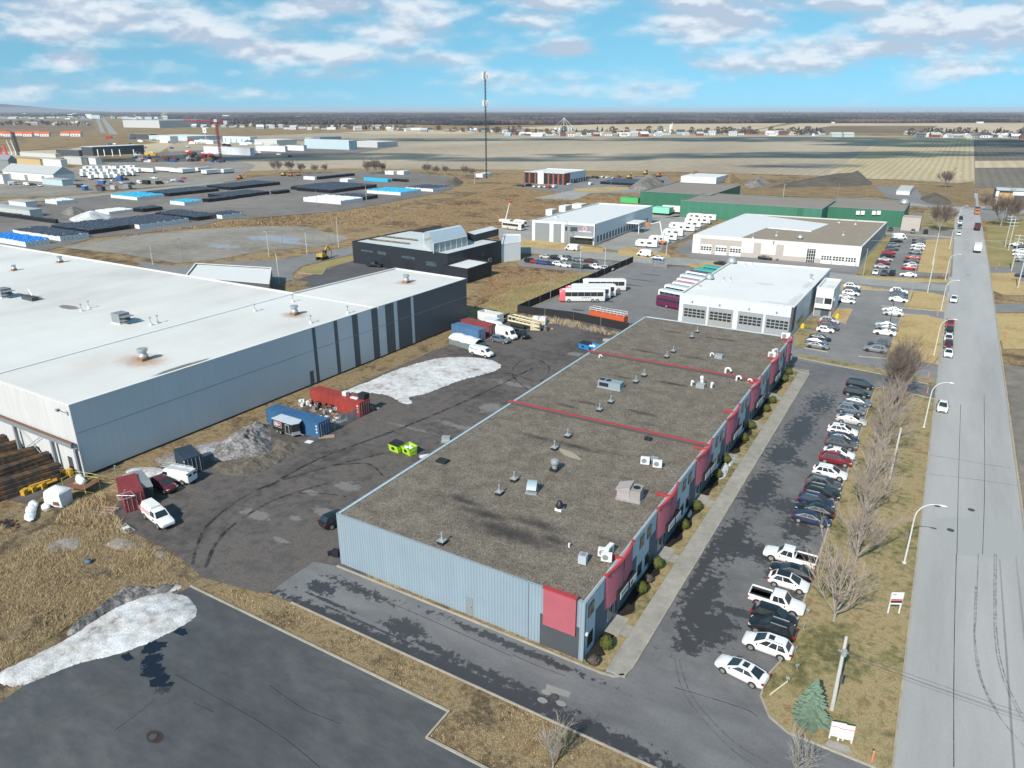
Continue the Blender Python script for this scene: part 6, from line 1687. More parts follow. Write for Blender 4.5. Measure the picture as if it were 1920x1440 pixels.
for i,(x1,y1,x0,y0,r,lab) in enumerate([(112,895,-90,960,1.35,'nearest stack of rusty sheet piles beside the yellow beam'),(100,868,-90,935,1.2,'second stack of rusty steel from the yellow beam'),(82,858,-90,905,1.25,'third stack of rusty steel, with an orange top'),(52,842,-90,880,1.1,'fourth stack of rusty steel near the white wall'),(25,832,-90,860,1.1,'rusty steel stack under the second column'),(7,825,-90,843,.9,'reddish steel stack at the left picture edge')]):
 a,b=P(x1,y1),P(x0,y0)
 d=(b - a); d.z=0
 L=min(d.length,22); d=d.normalized(); n=Vector((-d.y,d.x,0))
 mb=MB()
 for lay in range(4):
  for k in range(5 - lay):
   o_=(k - (4 - lay) / 2) * .5 * r + random.uniform(-.05,.05)
   s=a + n * o_ + d * random.uniform(-.5,.7)
   e_=s + d * L
   zb=.05 + lay * .42 * r
   w_=.26 * r
   prof=[(-w_,0),(w_,0),(w_ * .8,.36 * r),(w_ * .35,.4 * r),(-w_ * .4,.33 * r),(-w_ * .85,.38 * r)]
   mb.loft([[(q_.x + n.x * u,q_.y + n.y * u,zb + v) for u,v in prof] for q_ in (s,e_)],0,True,False)
 o=local(mb,(a.x,a.y,0)).part('steel_stack',M['steel'],None,loc=(a.x,a.y,0)); tag(o,lab,'steel stack','stacks of rusty steel')
yel=flat('machine_yellow',(.52,.30,.03),.6,var=.2)
a,b=P(52,925),P(108,905)
t=thing('yellow_beam','yellow machine beam lying in front of the rusty steel','machine part',(a.x,a.y,0))
d=b - a
q=MB(); q.tube((0,0,.5),(d.x,d.y,.5),.42,.3,4); q.tube((d.x * .1,d.y * .1,.9),(d.x * .8,d.y * .8,.8),.18,.18,5); q.part('beam',yel,t)
for k in (.02,.3,.62):
 q=MB(); q.rbox((d.x * k,d.y * k - .4,0),.6,.9,.8,.4); q.part('bracket',yel,t)
p=P(120,893); q=MB(); q.rbox((0,0,0),1.6,.7,.8,.5); q.rbox((.9,.5,0),.7,.6,1.2,.2); q.tube((-1,0,.6),(1.4,.5,.9),.15,.15,5); o=q.part('machine_part',yel,None,loc=(p.x,p.y,0)); tag(o,'small yellow machine part near the warehouse door','machine part')
wrapm=Mt('white_shrink_wrap'); M['wrap']=wrapm.out(wrapm.mix(wrapm.noise(1.5,4),(.66,.70,.74),(.82,.84,.86)),.4,0,.5,wrapm.noise(2.2,5,.7),.6,.15)
def wrapped(lab,parts,loc,rot):
 t=thing('wrapped_load',lab,'wrapped load',loc,rot,'loads wrapped in white film')
 mb=MB()
 for c,r,s in parts: mb.blob(c,r,0,14,10,.28,s)
 mb.part('film',M['wrap'],t)
 q=MB(); q.box(-.8,.8,-.5,.5,-.02,.12); q.part('skid',scr[4],t)
p=P(113,945)
t=thing('wrapped_load','cube shaped load in torn white film','wrapped load',(p.x,p.y,0),.3,'loads wrapped in white film')
q=MB(); q.loft([[(x * s + random.uniform(-.08,.08),y * s + random.uniform(-.08,.08),z) for x,y in ((-1.35,-1),(0,-1.1),(1.35,-1),(1.4,0),(1.35,1),(0,1.1),(-1.35,1),(-1.4,0))] for s,z in ((.95,.1),(1.0,.7),(1.02,1.4),(.98,2.1),(.8,2.35),(.3,2.5))],0); q.part('film',M['wrap'],t)
q=MB(); q.box(.1,.9,-1.14,-1.08,.5,1.0); q.part('torn_patch',scr[3],t)
wrapped('long low load in white film lying at an angle in the grass',[((-1.6,.3,.45),(1.2,.6,.5),1),((-.3,0,.4),(1.5,.6,.45),2),((1.3,-.2,.38),(1.3,.65,.42),3)],(*P2(60,963),.0),-.45)
wrapped('small arm shaped load in white film beside the cube',[((0,0,.35),(.6,.5,.45),4),((-.7,.7,.35),(.35,.8,.3),5)],(*P2(87,955),.0),.1)
p=P(155,920); t=thing('railed_platform','rusty steel platform with yellow guard rails','platform',(p.x,p.y,0),.25)
q=MB(); q.box(-2,2,-1.3,1.3,1.05,1.2); q.part('deck',flat('rusty_deck',(.17,.085,.05),.85),t)
ylr=flat('pale_yellow_rail',(.52,.45,.14),.6)
for x in (-1.9,1.9):
 for y in (-1.2,1.2):
  q=MB(); q.tube((x,y,0),(x,y,1.05),.09,.09,5); q.part('leg',ylr,t)
q=MB()
for z in (1.7,2.2): q.pipe([(-1.9,-1.2,z),(-1.9,1.2,z),(1.9,1.2,z),(1.9,-1.2,z)],.04,4)
for x,y in ((-1.9,-1.2),(-1.9,1.2),(0,1.2),(1.9,1.2),(1.9,-1.2)): q.tube((x,y,1.2),(x,y,2.2),.04,.04,4)
q.part('guard_rail',ylr,t)
wrapped('crumpled load in white film on the railed platform',[((0,0,.4),(.7,.5,.5),7),((-.5,.5,.6),(.5,.4,.45),8),((.5,-.3,.3),(.5,.5,.35),9)],(p.x - .1,p.y + .1,1.2),.4)
p=P(195,962); t=thing('flat_rack','flat orange steel rack leaning at the short red container','rack',(p.x,p.y,.03),.35); q=MB(); q.box(-1.3,1.3,-1.0,1.0,.15,.25); q.part('deck',flat('orange_brown_deck',(.30,.13,.07),.8),t); q=MB()
for y in (-1.0,-.3,.4,1.0): q.box(-1.5,1.5,y - .05,y + .05,.25,.36)
for x in (-1.45,0,1.45): q.box(x - .05,x + .05,-1.1,1.1,.0,.15)
q.part('frame',M['galv'],t)
p=P(237,994); t=thing('ladder_stack','aluminium ladders and a white board lying in the grass','ladders',(p.x,p.y,.03),-.15); q=MB()
for y in (-.5,.5): q.tube((-1.4,y,.2),(1.4,y,.3),.05,.05,4)
for k in range(7): q.tube((-1.2 + k * .4,-.5,.22),(-1.2 + k * .4,.5,.22),.035,.035,4)
q.part('ladder',M['galv'],t); q=MB(); q.box(-.35,.35,-.4,.4,.3,.36); q.part('board',M['white'],t)
p=P(238,922,2.75); t=thing('truss_frame','galvanised truss frame lying on the short red container','truss frame',(p.x + .6,p.y - .6,2.66),-.3); q=MB(); q.pipe([(-.8,-.9,0),(.9,-.9,0),(.9,.9,.0),(-.8,.9,.0),(-.8,-.9,0),(.9,.9,0)],.05,4); q.pipe([(.9,-.9,.05),(.2,0,.9),(-.8,.9,.05)],.04,4); q.part('truss',M['galv'],t)
p=P(222,908); q=MB(); q.tube((0,0,0),(0,0,3.0),.07,.07,6); q.tube((0,0,2.9),(.3,0,3.0),.06,.06,5); q.box(-.12,.12,-.1,.1,0,.3); o=q.part('stand_pipe',M['galv'],None,loc=(p.x,p.y,.03)); tag(o,'thin grey post beside the short red container','post')
junk('low pile of rusty rails at the left edge of the reeds',(14,985),(1.8,.7),24,.35,[scr[3],scr[1]],'rail pile','rail_pile')
p=P(166,1056); q=MB(); q.blob((0,0,.25),(.45,.4,.35),0,10,8,.2,4); q.tube((0,0,.5),(0,0,.62),.2,.2,8); o=q.part('black_drum',M['slate'],None,loc=(p.x,p.y,0)); tag(o,'dark blue plastic drum lying in the reeds','drum')
p=P(880,655); t=thing('tarped_stack','wide tarped stack with white cover and grey green sides beside the warehouse','tarped load',(p.x - 1.6,p.y + 1.6,.06),-.2)
q=MB(); q.loft([[(x,-1.9,.1),(x,-1.9,z * .55),(x,0,z * .55),(x,1.9,z * .55),(x,1.9,.1)][::-1] for x,z in ((-4,2.6),(0,2.8),(4,2.5))],0); q.part('side_cover',flat('grey_green_tarp',(.16,.20,.20),.7),t)
q=MB(); rr=[[(x,y,1.45 + .95 * (1 - (y / 2.0) ** 2) + .12 * sin(x * 2.1 + y)) for y in (-2.0,-1.3,-.5,.5,1.3,2.0)] for x in (-4.1,-2.5,-1,.5,2,4.1)]
for k in range(5):
 for i in range(5): q.quad(rr[k][i],rr[k + 1][i],rr[k + 1][i + 1],rr[k][i + 1])
q.sm=[True] * len(q.f); q.part('top_cover',M['wrap'],t)
cream=flat('cream_machine_paint',(.56,.50,.36),.6,var=.2)
a,b=P(958,607),P(1015,622)
t=thing('drilling_rig','long cream drilling rig folded flat with black tracks at the yard end','drilling rig',(a.x,a.y,.06)); d=b - a
n=Vector((-d.y,d.x,0)).normalized()
q=MB()
for s in (-1.0,1.0): 
 o_=n * s; q.tube((o_.x,o_.y,1.0),(d.x + o_.x,d.y + o_.y,1.3),.3,.28,4); q.tube((o_.x,o_.y,2.1),(d.x + o_.x,d.y + o_.y,2.2),.22,.2,4)
for k in range(9):
 f=k / 8; q.tube((d.x * f - n.x,d.y * f - n.y,1.1),(d.x * f - n.x,d.y * f - n.y,2.2),.14,.14,4); q.tube((d.x * f - n.x,d.y * f - n.y,2.1),(d.x * f + n.x,d.y * f + n.y,2.1),.16,.16,4)
q.part('mast',cream,t)
for s in (-1.5,1.5):
 q=MB(); o_=n * s + d * .15; e_=n * s + d * .6; q.tube((o_.x,o_.y,.5),(e_.x,e_.y,.5),.5,.5,6); q.part('track',M['black'],t)
q=MB(); f=d * .82; q.rbox((f.x,f.y,.2),2.4,2.2,1.8,.4); q.part('cab',cream,t)
q=MB()
for k in range(4): 
 f=d * (k * .12 - .3); q.tube((f.x - n.x * 1.2,f.y - n.y,1.2),(f.x + n.x * 2.5,f.y + n.y * 2.5,1.5),.2,.2,5)
q.tube((-d.x * .35,-d.y * .35,1.5),(d.x * .1,d.y * .1,1.7),.35,.3,5); q.part('boom',M['black'],t)
p=P(920,605); t=thing('greenhouse_trailer','white open topped hopper trailer at the warehouse corner','trailer',(p.x,p.y,.06),-.15); q=MB(); ring(q,[(-3.2,-1.3),(3.2,-1.3),(3.2,1.3),(-3.2,1.3)],.12,.5,2.7); q.part('body',M['offwhite'],t); q=MB()
for k in range(6): q.box(-3 + k * 1.1,-2.92 + k * 1.1,-1.3,1.3,2.7,2.78)
q.part('ribs',M['white'],t); q=MB(); q.box(-3,3,-1.1,1.1,.3,.6); q.part('hopper_floor',flat('green_grey_load',(.17,.22,.16)),t)
p=P(912,618); trailer('white box trailer behind the red container at the warehouse corner',(926,622),903,938,2.7,M['offwhite'],None,'box_trailer','trailer',.4)
for (x,y,lab) in ((1005,606,'left white tank beside the bus yard fence'),(1018,607,'right white tank beside the bus yard fence')):
 p=P(x,y); q=MB(); q.rbox((0,0,0),1.6,1.4,1.7,.2); q.tube((0,0,1.7),(0,0,1.85),.3,.3,8); o=q.part('water_tank',M['offwhite'],None,loc=(p.x,p.y,.06)); tag(o,lab,'tank')
junk('scrap and cables at the end of the yard',(1024,618),(2.2,1.5),24,.8,[scr[1],scr[3],scr[0]])
p=P(1114,604); t=thing('lift_platform','long orange work platform with rails parked at the bus yard fence','work platform',(p.x,p.y,.06),-.13)
om=flat('work_orange',(.55,.10,.03),.55,var=.12)
q=MB(); q.box(-1,9.0,-1.0,1.0,.5,2.9); q.part('chassis',om,t)
q=MB(); 
for z in (3.4,3.9): q.pipe([(-.9,-.9,z),(8.9,-.9,z),(8.9,.9,z),(-.9,.9,z),(-.9,-.9,z)],.05,4)
for k in range(6):
 for y in (-.9,.9): q.tube((-.9 + k * 1.96,y,2.9),(-.9 + k * 1.96,y,3.9),.05,.05,4)
q.part('guard_rail',M['offwhite'],t)
for x in (0,7.5):
 for y in (-.9,.9):
  q=MB(); q.tube((x,y - .15,.45),(x,y + .15,.45),.45,.45,10); q.part('wheel',M['tyre'],t)
M['screen']=flat('black_privacy_screen',(.014,.015,.018),.8)
def fence(label,pts,h,mat,step=3.0,name='screened_fence',top=True):
 t=thing(name,label,'fence',(pts[0][0],pts[0][1],.05))
 for a,b in zip(pts,pts[1:]):
  a,b=Vector(a),Vector(b); d=b - a; n=max(1,int(d.length / step))
  q=MB(); nn=Vector((-d.y,d.x)).normalized() * .02
  o=Vector(pts[0]); a0,b0=a - o,b - o
  q.prism([tuple(a0 - nn),tuple(b0 - nn),tuple(b0 + nn),tuple(a0 + nn)],.05,h,0,None,True); q.part('screen',mat,t)
  for k in range(n + 1):
   p_=a0 + (b0 - a0) * k / n
   q=MB(); q.tube((p_.x,p_.y,0),(p_.x,p_.y,h + .1),.05,.05,5); q.part('post',M['galv'],t)
fence('tall black screened fence along the left and front of the bus yard',[P2(1187,492),P2(970,587),P2(1075,600),P2(1180,622)],2.1,M['screen'],6.0)
fence('grey mesh gate with white diagonal braces at the bus yard entrance',[P2(1187,493),P2(1250,503)],2.0,M['wire'],2.2,'mesh_gate')
fence('wire fence between caravans and the pale brick building',[P2(1240,470),P2(1297,447),P2(1330,420)],1.6,M['wire'],6,'wire_fence')
M['lampgrey']=flat('pale_lamp_post_paint',(.58,.60,.58),.5,var=.06)
M['wood']=flat('weathered_pole_wood',(.50,.49,.46),.9,var=.15,scale=2)
def lamp_meshes(H,arm):
 q=MB(); q.tube((0,0,0),(0,0,.12),.22,.22,8); q.tube((0,0,.12),(0,0,H * .72),.11,.085,8)
 prev=Vector((0,0,H * .72)); r=.085
 for k in range(1,9):
  t=k / 8 * pi / 2
  cur=Vector((arm * (1 - cos(t)),0,H * .72 + (H * .26) * sin(t)))
  q.tube(prev,cur,r,r - .005,8,0,False); prev,r=cur,r - .005
 a=q.mesh('lamp_post',M['lampgrey'])
 q=MB(); q.blob((arm + .35,0,H * .98),(.45,.16,.1),0,10,6); b=q.mesh('lamp_head',M['white'])
 return a,b
LA,LB=lamp_meshes(8.6,2.1)
for i,(x,y,lab) in enumerate([(1695,1057,'street lamp nearest the viewer, in front of the office signs side of the street'),(1732,802,'street lamp beside the white car driving down the street'),(1751,667,'street lamp beside the row of cars parked in the street'),(1764,583,'street lamp at the straw lawn below the side street'),(1772,526,'street lamp at the corner of the far car park'),(1780,467,'street lamp at the mown lawn with guy wires'),(1795,420,'farthest curved street lamp on the left of the street')]):
 p=P(x,y); t=thing('street_lamp',['curved street lamp nearest the viewer'] [0] if i == 0 else lab,'street lamp',(p.x,p.y,.1),0,'curved street lamps'); link('post',LA,t); link('lamp_head',LB,t)
p=P(524,532); t=thing('street_lamp','pale curved street lamp behind the warehouse roof','street lamp',(p.x,p.y,.1),2.5,'curved street lamps'); link('post',LA,t); link('lamp_head',LB,t)
def pole(x,y,lab,h,r=.15,arms=0,lean=(0,0),mat='wood',g='utility poles'):
 p=P(x,y); t=thing('utility_pole',lab,'utility pole',(p.x,p.y,.08),0,g)
 q=MB(); q.tube((0,0,0),(lean[0],lean[1],h),r,r * .7,8); q.part('post',M[mat],t)
 for k in range(arms):
  z=h - .5 - k * 1.1
  q=MB(); q.box(-1.3 + lean[0],1.3 + lean[0],-.06,.06,z,z + .12); ca=q.part('crossarm',M[mat],t)
  q=MB()
  for xx in (-1.15,-.4,.4,1.15): q.tube((xx + lean[0],0,z + .12),(xx + lean[0],0,z + .36),.05,.04,6)
  q.part('insulator',M['galv'],ca)
 return t,p
t,pp1=pole(1559,1332,'pale wooden utility pole beside the blue spruce',8.0,.19)
q=MB(); q.tube((.1,-.3,6.3),(.1,-.3,6.9),.2,.2,8); q.box(-.4,.4,-.08,.08,6.4,6.5); q.part('pole_fitting',M['galv'],t)
q=MB(); q.box(.15,.4,-.15,.15,3.2,4.0); q.part('meter_box',M['slated'],t)
t,pp2=pole(1668,898,'pale utility pole leaning among the bare trees',8.0,.17,0,(.1,.2))
t,pp3=pole(1748,497,'tall utility pole on the mown lawn',11,.17); pole(1739,549,'utility pole beside the side street',10,.17)
pole(1705,567,'slim steel pole with a yellow base at the garage car park',11,.11,1,mat='galv'); pole(1618,519,'slim pole at the sloping lawn',9,.12,0,mat='galv')
pole(1664,630,'thin dark pole at the edge of the broad straw lawn',8,.1,0,mat='bronze')
PW=[pole(1884,463,'left pole of the far double pole line',12,.16,3)[1],pole(1890,470,'right pole of the far double pole line',12,.16,3)[1],pole(1908,540,'near pole of the power line at the right edge',12,.18,3)[1],pole(1896,508,'pole with guy wire beside the car park at the right edge',12,.17,3)[1]]
for i,(x,y,h) in enumerate([(505,483,9),(533,487,9),(590,490,9),(576,478,9),(621,484,9),(630,470,11),(635,465,11),(735,424,8),(761,424,8),(687,376,9),(595,390,9),(345,497,9),(287,497,7),(766,362,8),(1063,461,9),(1088,508,8),(1060,500,8),(1032,560,7),(1134,500,6),(1087,532,6),(1233,478,9),(1249,480,9),(487,405,8),(833,357,7),(890,345,8),(1145,352,9),(1569,376,10),(1468,372,8),(1624,378,8),(1716,374,9)]):
 where=['by the curved street','second by the curved street','at the grass island','behind the grass island','by the black building','tall one beside the gravel lot','tallest one beside the gravel lot','in the weeds behind the black building','second in the weeds behind the black building','at the edge of the bale yard','beside the white bale stack','behind the warehouse roof','left behind the warehouse roof','near the blue bale stack',
    'in front of the white warehouse','left in the car park','beyond the car park fence','in the weedy field beside the fence','at the corner of the car park','along the black fence','left one at the caravan verge','right one at the caravan verge','at the edge of the pallet yard','in the russet field','right in the russet field','in front of the brick office','tall one behind the green halls','behind the middle green hall','behind the right green hall','at the gravel entrance'][i]
 p=P(x,y); q=MB(); q.tube((0,0,0),(0,0,h),.12,.08,6); q.tube((0,0,h),(.9,0,h + .15),.06,.05,5); q.box(.6,1.3,-.12,.12,h + .1,h + .2)
 o=q.part('light_pole',M['greym' if i % 3 else 'lampgrey'],None,loc=(p.x,p.y,.1),rot=random.uniform(0,6)); tag(o,'thin light pole ' + where,'light pole','thin light poles')
def wire(a,b,sag,r=.02):
 a,b=Vector(a),Vector(b); pts=[a + (b - a) * (k / 10) - Vector((0,0,sag * 4 * (k / 10) * (1 - k / 10))) for k in range(11)]
 q=MB(); q.pipe([tuple(v) for v in pts],r,3); return q
wb_=flat('dark_cable',(.07,.07,.075)); wg=flat('pale_cable',(.5,.5,.5))
for a,b,s,m_,lab in (((pp1.x,pp1.y,6.6),(60,57.5,9),1.2,wb_,'dark overhead cable from the wooden pole across the street'),((pp1.x,pp1.y,6.3),(60,57.3,8.4),1.3,wb_,'lower overhead cable from the wooden pole across the street'),
       ((pp3.x,pp3.y,10.5),(PW[2].x,PW[2].y,10.8),.6,wg,'pale overhead wires crossing the street to the power line'),((pp3.x,pp3.y,9.9),(PW[3].x,PW[3].y,10),.6,wg,'lower pale wire crossing the street'),((P(1625,497).x,P(1625,497).y,8.5),(pp3.x,pp3.y,10.5),.6,wg,'pale overhead wire along the far car park'),((P(1618,519).x,P(1618,519).y,8.0),(pp3.x,pp3.y,9.9),.8,wg,'lower pale wire over the far car park')):
 o=wire(a,b,s,.018 if m_ is wb_ else .03).part('overhead_wire',m_); tag(o,lab,'overhead wire')
def board_sign(x,y,lab,w_,h,z,rot,bands,legs,name='real_estate_sign'):
 p=P(x,y); t=thing(name,lab,'sign',(p.x,p.y,.1),rot,'white notice boards on the street lawn')
 q=MB(); q.box(-w_ / 2,w_ / 2,-.04,.04,z,z + h); q.part('board',M['white'],t)
 q=MB()
 for a,b,c,d,m_ in bands: q.box(a * w_ / 2,b * w_ / 2,-.047,-.041,z + c * h,z + d * h,m_)
 q.part('print',[flat('sign_red_print',(.62,.04,.05)),M['black'],M['greym']],t)
 for x_ in ((-w_ / 2 + .05,w_ / 2 - .05) if legs else ()):
  q=MB(); q.box(x_ - .06,x_ + .06,.041,.14,0,z + h * .9); q.part('leg',M['white'],t)
board_sign(1675,1152,'white notice board with red and black bands on two tall legs',1.25,1.5,1.2,.5,[(-.95,.95,.34,.46,0),(-.95,.95,.14,.32,1),(-.8,-.2,.8,.87,2)],True)
s1,s2=(1567,1391),(1582,1396)
board_sign(1567,1389,'left board of the pair of white signs with a red line',1.15,1.5,.4,.28,[(-1,1,.68,.72,0),(.1,.9,.38,.42,0),(-.7,-.2,.12,.15,2)],True)
board_sign(1583,1394,'right board of the pair of white signs with a red line',1.15,1.5,.4,.28,[(-1,1,.68,.72,0),(-.7,-.2,.12,.15,2)],True)
sheet('gravel_pad',P2s([(1553,1388),(1592,1402),(1597,1416),(1575,1412),(1546,1398)]),.115,M['concrete'],'grey gravel pad below the pair of signs')
M['orangestake']=flat('orange_marker',(.62,.22,.12),.6)
for i,(x,y,lab) in enumerate([(1634,1430,'orange marker post at the near end of the street lawn'),(1738,738,'orange marker post at the parking lot exit'),(1740,709,'orange marker post on the thin divider'),(1746,676,'orange marker post at the corner of the straw lawn'),(1757,594,'orange marker post at the garage driveway'),(1769,518,'orange marker post at the side street'),(1872,500,'orange marker post right of the street'),(1886,636,'red marker post on the lawn right of the street'),(1867,507,'red hydrant by the narrow driveway')]):
 p=P(x,y); q=MB(); q.tube((0,0,0),(0,0,1.1),.09,.09,6); q.tube((0,0,1.1),(0,0,1.2),.12,.05,6); o=q.part('marker_post',M['orangestake'],None,loc=(p.x,p.y,.1)); tag(o,lab,'marker post','orange marker posts')
a,b=P(1444,1305),P(1475,1287); q=MB(); q.tube((0,0,.12),(b.x - a.x,b.y - a.y,.5),.06,.06,6); q.tube((0,0,0),(0,0,.15),.05,.05,5); o=q.part('barrier_bar',flat('cream_bar',(.6,.58,.4)),None,loc=(a.x,a.y,.1)); tag(o,'pale fallen bar lying on the lawn corner','bar')
for i,(x,y) in enumerate([(1474,1283),(1490,1227),(1507,1183),(1515,1155),(1494,1258),(1600,868),(1602,875)]):
 p=P(x,y); q=MB(); q.tube((0,0,0),(.1,.1,.7),.05,.04,5); q.box(-.1,.25,-.02,.12,.55,.75); o=q.part('block_heater_post',M['galv'],None,loc=(p.x,p.y,.1),rot=i); tag(o,'small grey plug post in the lawn, ' + ['beside the fallen bar','beside the nearest white SUV','beside the black SUVs','beside the open bed pickup','second from the fallen bar','beside the dark red crossover','just in front of the dark red crossover'][i],'post','plug posts along the lawn')
p=P(1647,808); q=MB(); q.rbox((0,0,.35),1.3,.8,.12,.3); q.rbox((0,-.5,.2),1.3,.25,.1,.3); q.rbox((0,.5,.2),1.3,.25,.1,.3); q.rbox((-.4,0,0),.1,.9,.35,.3); q.rbox((.4,0,0),.1,.9,.35,.3); o=q.part('picnic_table',M['galv'],None,loc=(p.x,p.y,.1)); tag(o,'grey picnic table among the bare trees','picnic table')
for (x,y,lab) in ((1504,616,'yellow hydrant marker beside the garage corner'),(1569,597,'yellow hydrant marker on the orange tan lawn')):
 p=P(x,y); q=MB(); q.tube((0,0,0),(0,0,.9),.5,.45,8); q.tube((0,0,.9),(0,0,1.2),.3,.1,8); o=q.part('yellow_bin',flat('bright_yellow',(.75,.5,.02),.5),None,loc=(p.x,p.y,.14)); tag(o,lab.replace('hydrant marker','bin'),'bin','yellow bins at the garage')
for i,(x,y,lab) in enumerate([(1821,957,'far manhole cover in the street'),(1782,995,'near manhole cover in the street'),(1757,949,'drain cover by the near street lamp'),(287,1383,'round drain grate in the foreground asphalt'),(1040,1308,'drain cover in the drive'),(1815,516,'manhole by the side street')]):
 p=P(x,y); q=MB(); q.tube((0,0,0),(0,0,.02),.42,.42,20); q.tube((0,0,.02),(0,0,.028),.36,.36,20); q.tube((0,0,.028),(0,0,.036),.3,.3,20,1); o=q.part('manhole_cover',[M['bronze'],M['slated']],None,loc=(p.x,p.y,.082 if x > 1500 else .062)); tag(o,lab,'manhole cover','manhole covers')
def ribbon(name,px,w_,z,mat,lab,kind='structure'):
 pts=[Vector(P2(*q_)) for q_ in px]
 mb=MB(); L,R_=[],[]
 out=[]
 for k in range(len(pts) - 1):
  a,b,c,d=pts[max(0,k - 1)],pts[k],pts[k + 1],pts[min(len(pts) - 1,k + 2)]
  for t in range(6):
   t /= 6
   out.append(.5 * ((2 * b) + (c - a) * t + (2 * a - 5 * b + 4 * c - d) * t * t + (3 * b - a - 3 * c + d) * t ** 3))
 out.append(pts[-1])
 vs=[]
 for k,p_ in enumerate(out):
  d=(out[min(k + 1,len(out) - 1)] - out[max(0,k - 1)]).normalized(); n=Vector((-d.y,d.x)) * w_ / 2 * random.uniform(.75,1.2)
  vs += [(p_.x - n.x,p_.y - n.y,z),(p_.x + n.x,p_.y + n.y,z)]
 mb.add(vs,[(2 * k,2 * k + 2,2 * k + 3,2 * k + 1) for k in range(len(out) - 1)])
 return struct(name,mb,mat,lab)
def alpham(name,col,lo,hi,sc,strength,stretch=(1,1,1)):
 m=Mt(name); m.out(col + (1,),.9,0,.2)
 k=m.math('MULTIPLY',m.rng(m.noise(sc,5,.7,m.scl(m.obj(),stretch)),lo,hi),strength)
 tr=m.N('ShaderNodeBsdfTransparent'); mx=m.N('ShaderNodeMixShader')
 m.st(mx,0,k); m.l.new(tr.outputs[0],mx.inputs[1]); m.l.new(m.b.outputs[0],mx.inputs[2])
 o=[n for n in m.n if n.type == 'OUTPUT_MATERIAL'][0]; m.l.new(mx.outputs[0],o.inputs['Surface'])
 return m.m
M['skid']=alpham('tyre_mark',(.09,.09,.095),.3,.75,2,.55)
M['seam']=alpham('asphalt_seam',(.15,.155,.16),.3,.7,.6,.45)
M['crack']=alpham('asphalt_crack',(.05,.05,.05),.25,.45,2,.8)
for i,px in enumerate([[(1829,1100),(1826,1200),(1838,1275),(1870,1340),(1915,1395),(1960,1440)],[(1864,1040),(1864,1180),(1876,1260),(1905,1330),(1950,1400)],[(1834,1040),(1830,1150),(1828,1200),(1842,1280),(1872,1338)],[(1868,1040),(1868,1180),(1884,1270),(1915,1340)]]):
 ribbon('tyre_mark',px,.13,.086 + .002 * i,M['skid'],'dark curved tyre mark on the street')
for i,px in enumerate([[(1265,1235),(1278,1290),(1310,1340),(1365,1400),(1420,1440)],[(1273,1237),(1290,1292),(1322,1338),(1378,1394),(1440,1432)]]):
 ribbon('tyre_mark',px,.12,.07 + .002 * i,M['skid'],'pair of dark tyre marks in the parking lot')
for i,(px,z) in enumerate([([(1793,1040),(1790,1150),(1788,1290),(1788,1440)],.083),([(1801,760),(1797,900),(1794,1040)],.083),([(1845,740),(1846,900),(1842,1040)],.083),([(1735,853),(1800,863),(1850,872),(1895,878)],.085),([(1742,890),(1830,900),(1910,912)],.085),([(1265,1290),(1340,1312),(1400,1332),(1420,1345)],.068),([(1200,990),(1290,1012),(1430,1028)],.068),
       ([(960,1228),(1010,1250),(1060,1268)],.065),([(620,1083),(700,1118),(800,1160),(960,1232)],.065),([(505,1285),(570,1330),(640,1358)],.055),([(330,1265),(400,1305),(480,1350)],.055),([(290,1312),(250,1345),(215,1370)],.055),([(480,1350),(540,1390),(600,1440)],.055),([(362,1318),(400,1336)],.055)]):
 ribbon('crack',px,.07,z,M['crack'],'sealed crack in the asphalt')
M['rut']=alpham('wheel_rut',(.03,.028,.028),.35,.65,.7,.7)
M['dust']=alpham('dusty_track',(.20,.185,.175),.42,.7,.8,.6)
for i,(px,w_,mt) in enumerate([([(360,1060),(390,985),(480,920),(600,880),(720,850)],.5,'rut'),([(385,1065),(420,1000),(510,940),(620,905)],.5,'rut'),([(625,873),(690,870),(720,895)],.35,'rut'),([(500,915),(600,860),(760,800),(900,740),(1000,690)],.6,'rut'),([(470,905),(580,850),(740,785),(880,720)],.5,'dust'),
  ([(560,860),(700,810),(830,800),(930,770)],.9,'dust'),([(700,800),(780,797),(860,812),(890,800)],.7,'dust'),([(890,705),(950,700),(1000,715)],.5,'rut'),([(560,925),(640,930),(720,960)],.3,'rut'),([(360,905),(420,935),(440,900),(370,880)],2.2,'dust'),([(340,960),(400,950),(450,920)],1.6,'dust'),([(400,1020),(440,960),(520,925)],.8,'dust'),([(900,655),(960,640),(1040,625),(1110,622)],1.6,'dust'),([(1000,740),(960,700),(990,670),(1030,690),(1010,720)],.3,'rut')]):
 ribbon('wheel_track',px,w_,.034 + .002 * i,M[mt],'wheel track in the dirt yard')
for i,(px,z,w_) in enumerate([([(0,1400),(110,1350),(200,1310),(330,1300)],.052,1.6),([(200,1245),(290,1300),(420,1390),(480,1440)],.053,.5),([(420,1150),(560,1225),(720,1310),(810,1365)],.054,.8)]):
 ribbon('asphalt_seam',px,w_,z,M['seam'],'pale seam in the foreground asphalt')
mp=Mt('road_patch'); M['patch']=mp.out(mp.mix(mp.noise(4,4),(.31,.315,.31),(.35,.355,.35)),.9)
sheet('road_patch',smooth_poly(P2s([(1750,975),(1840,972),(1915,985),(1905,1045),(1835,1045),(1785,1035),(1762,1010)]),3),.0825,M['patch'],'greenish repaired patch in the street')
sheet('road_patch',P2s([(1025,1283),(1071,1299),(1066,1309),(1022,1296)]),.064,flat('pale_asphalt_patch',(.24,.235,.225),.9),'pale rectangular patch in the drive')
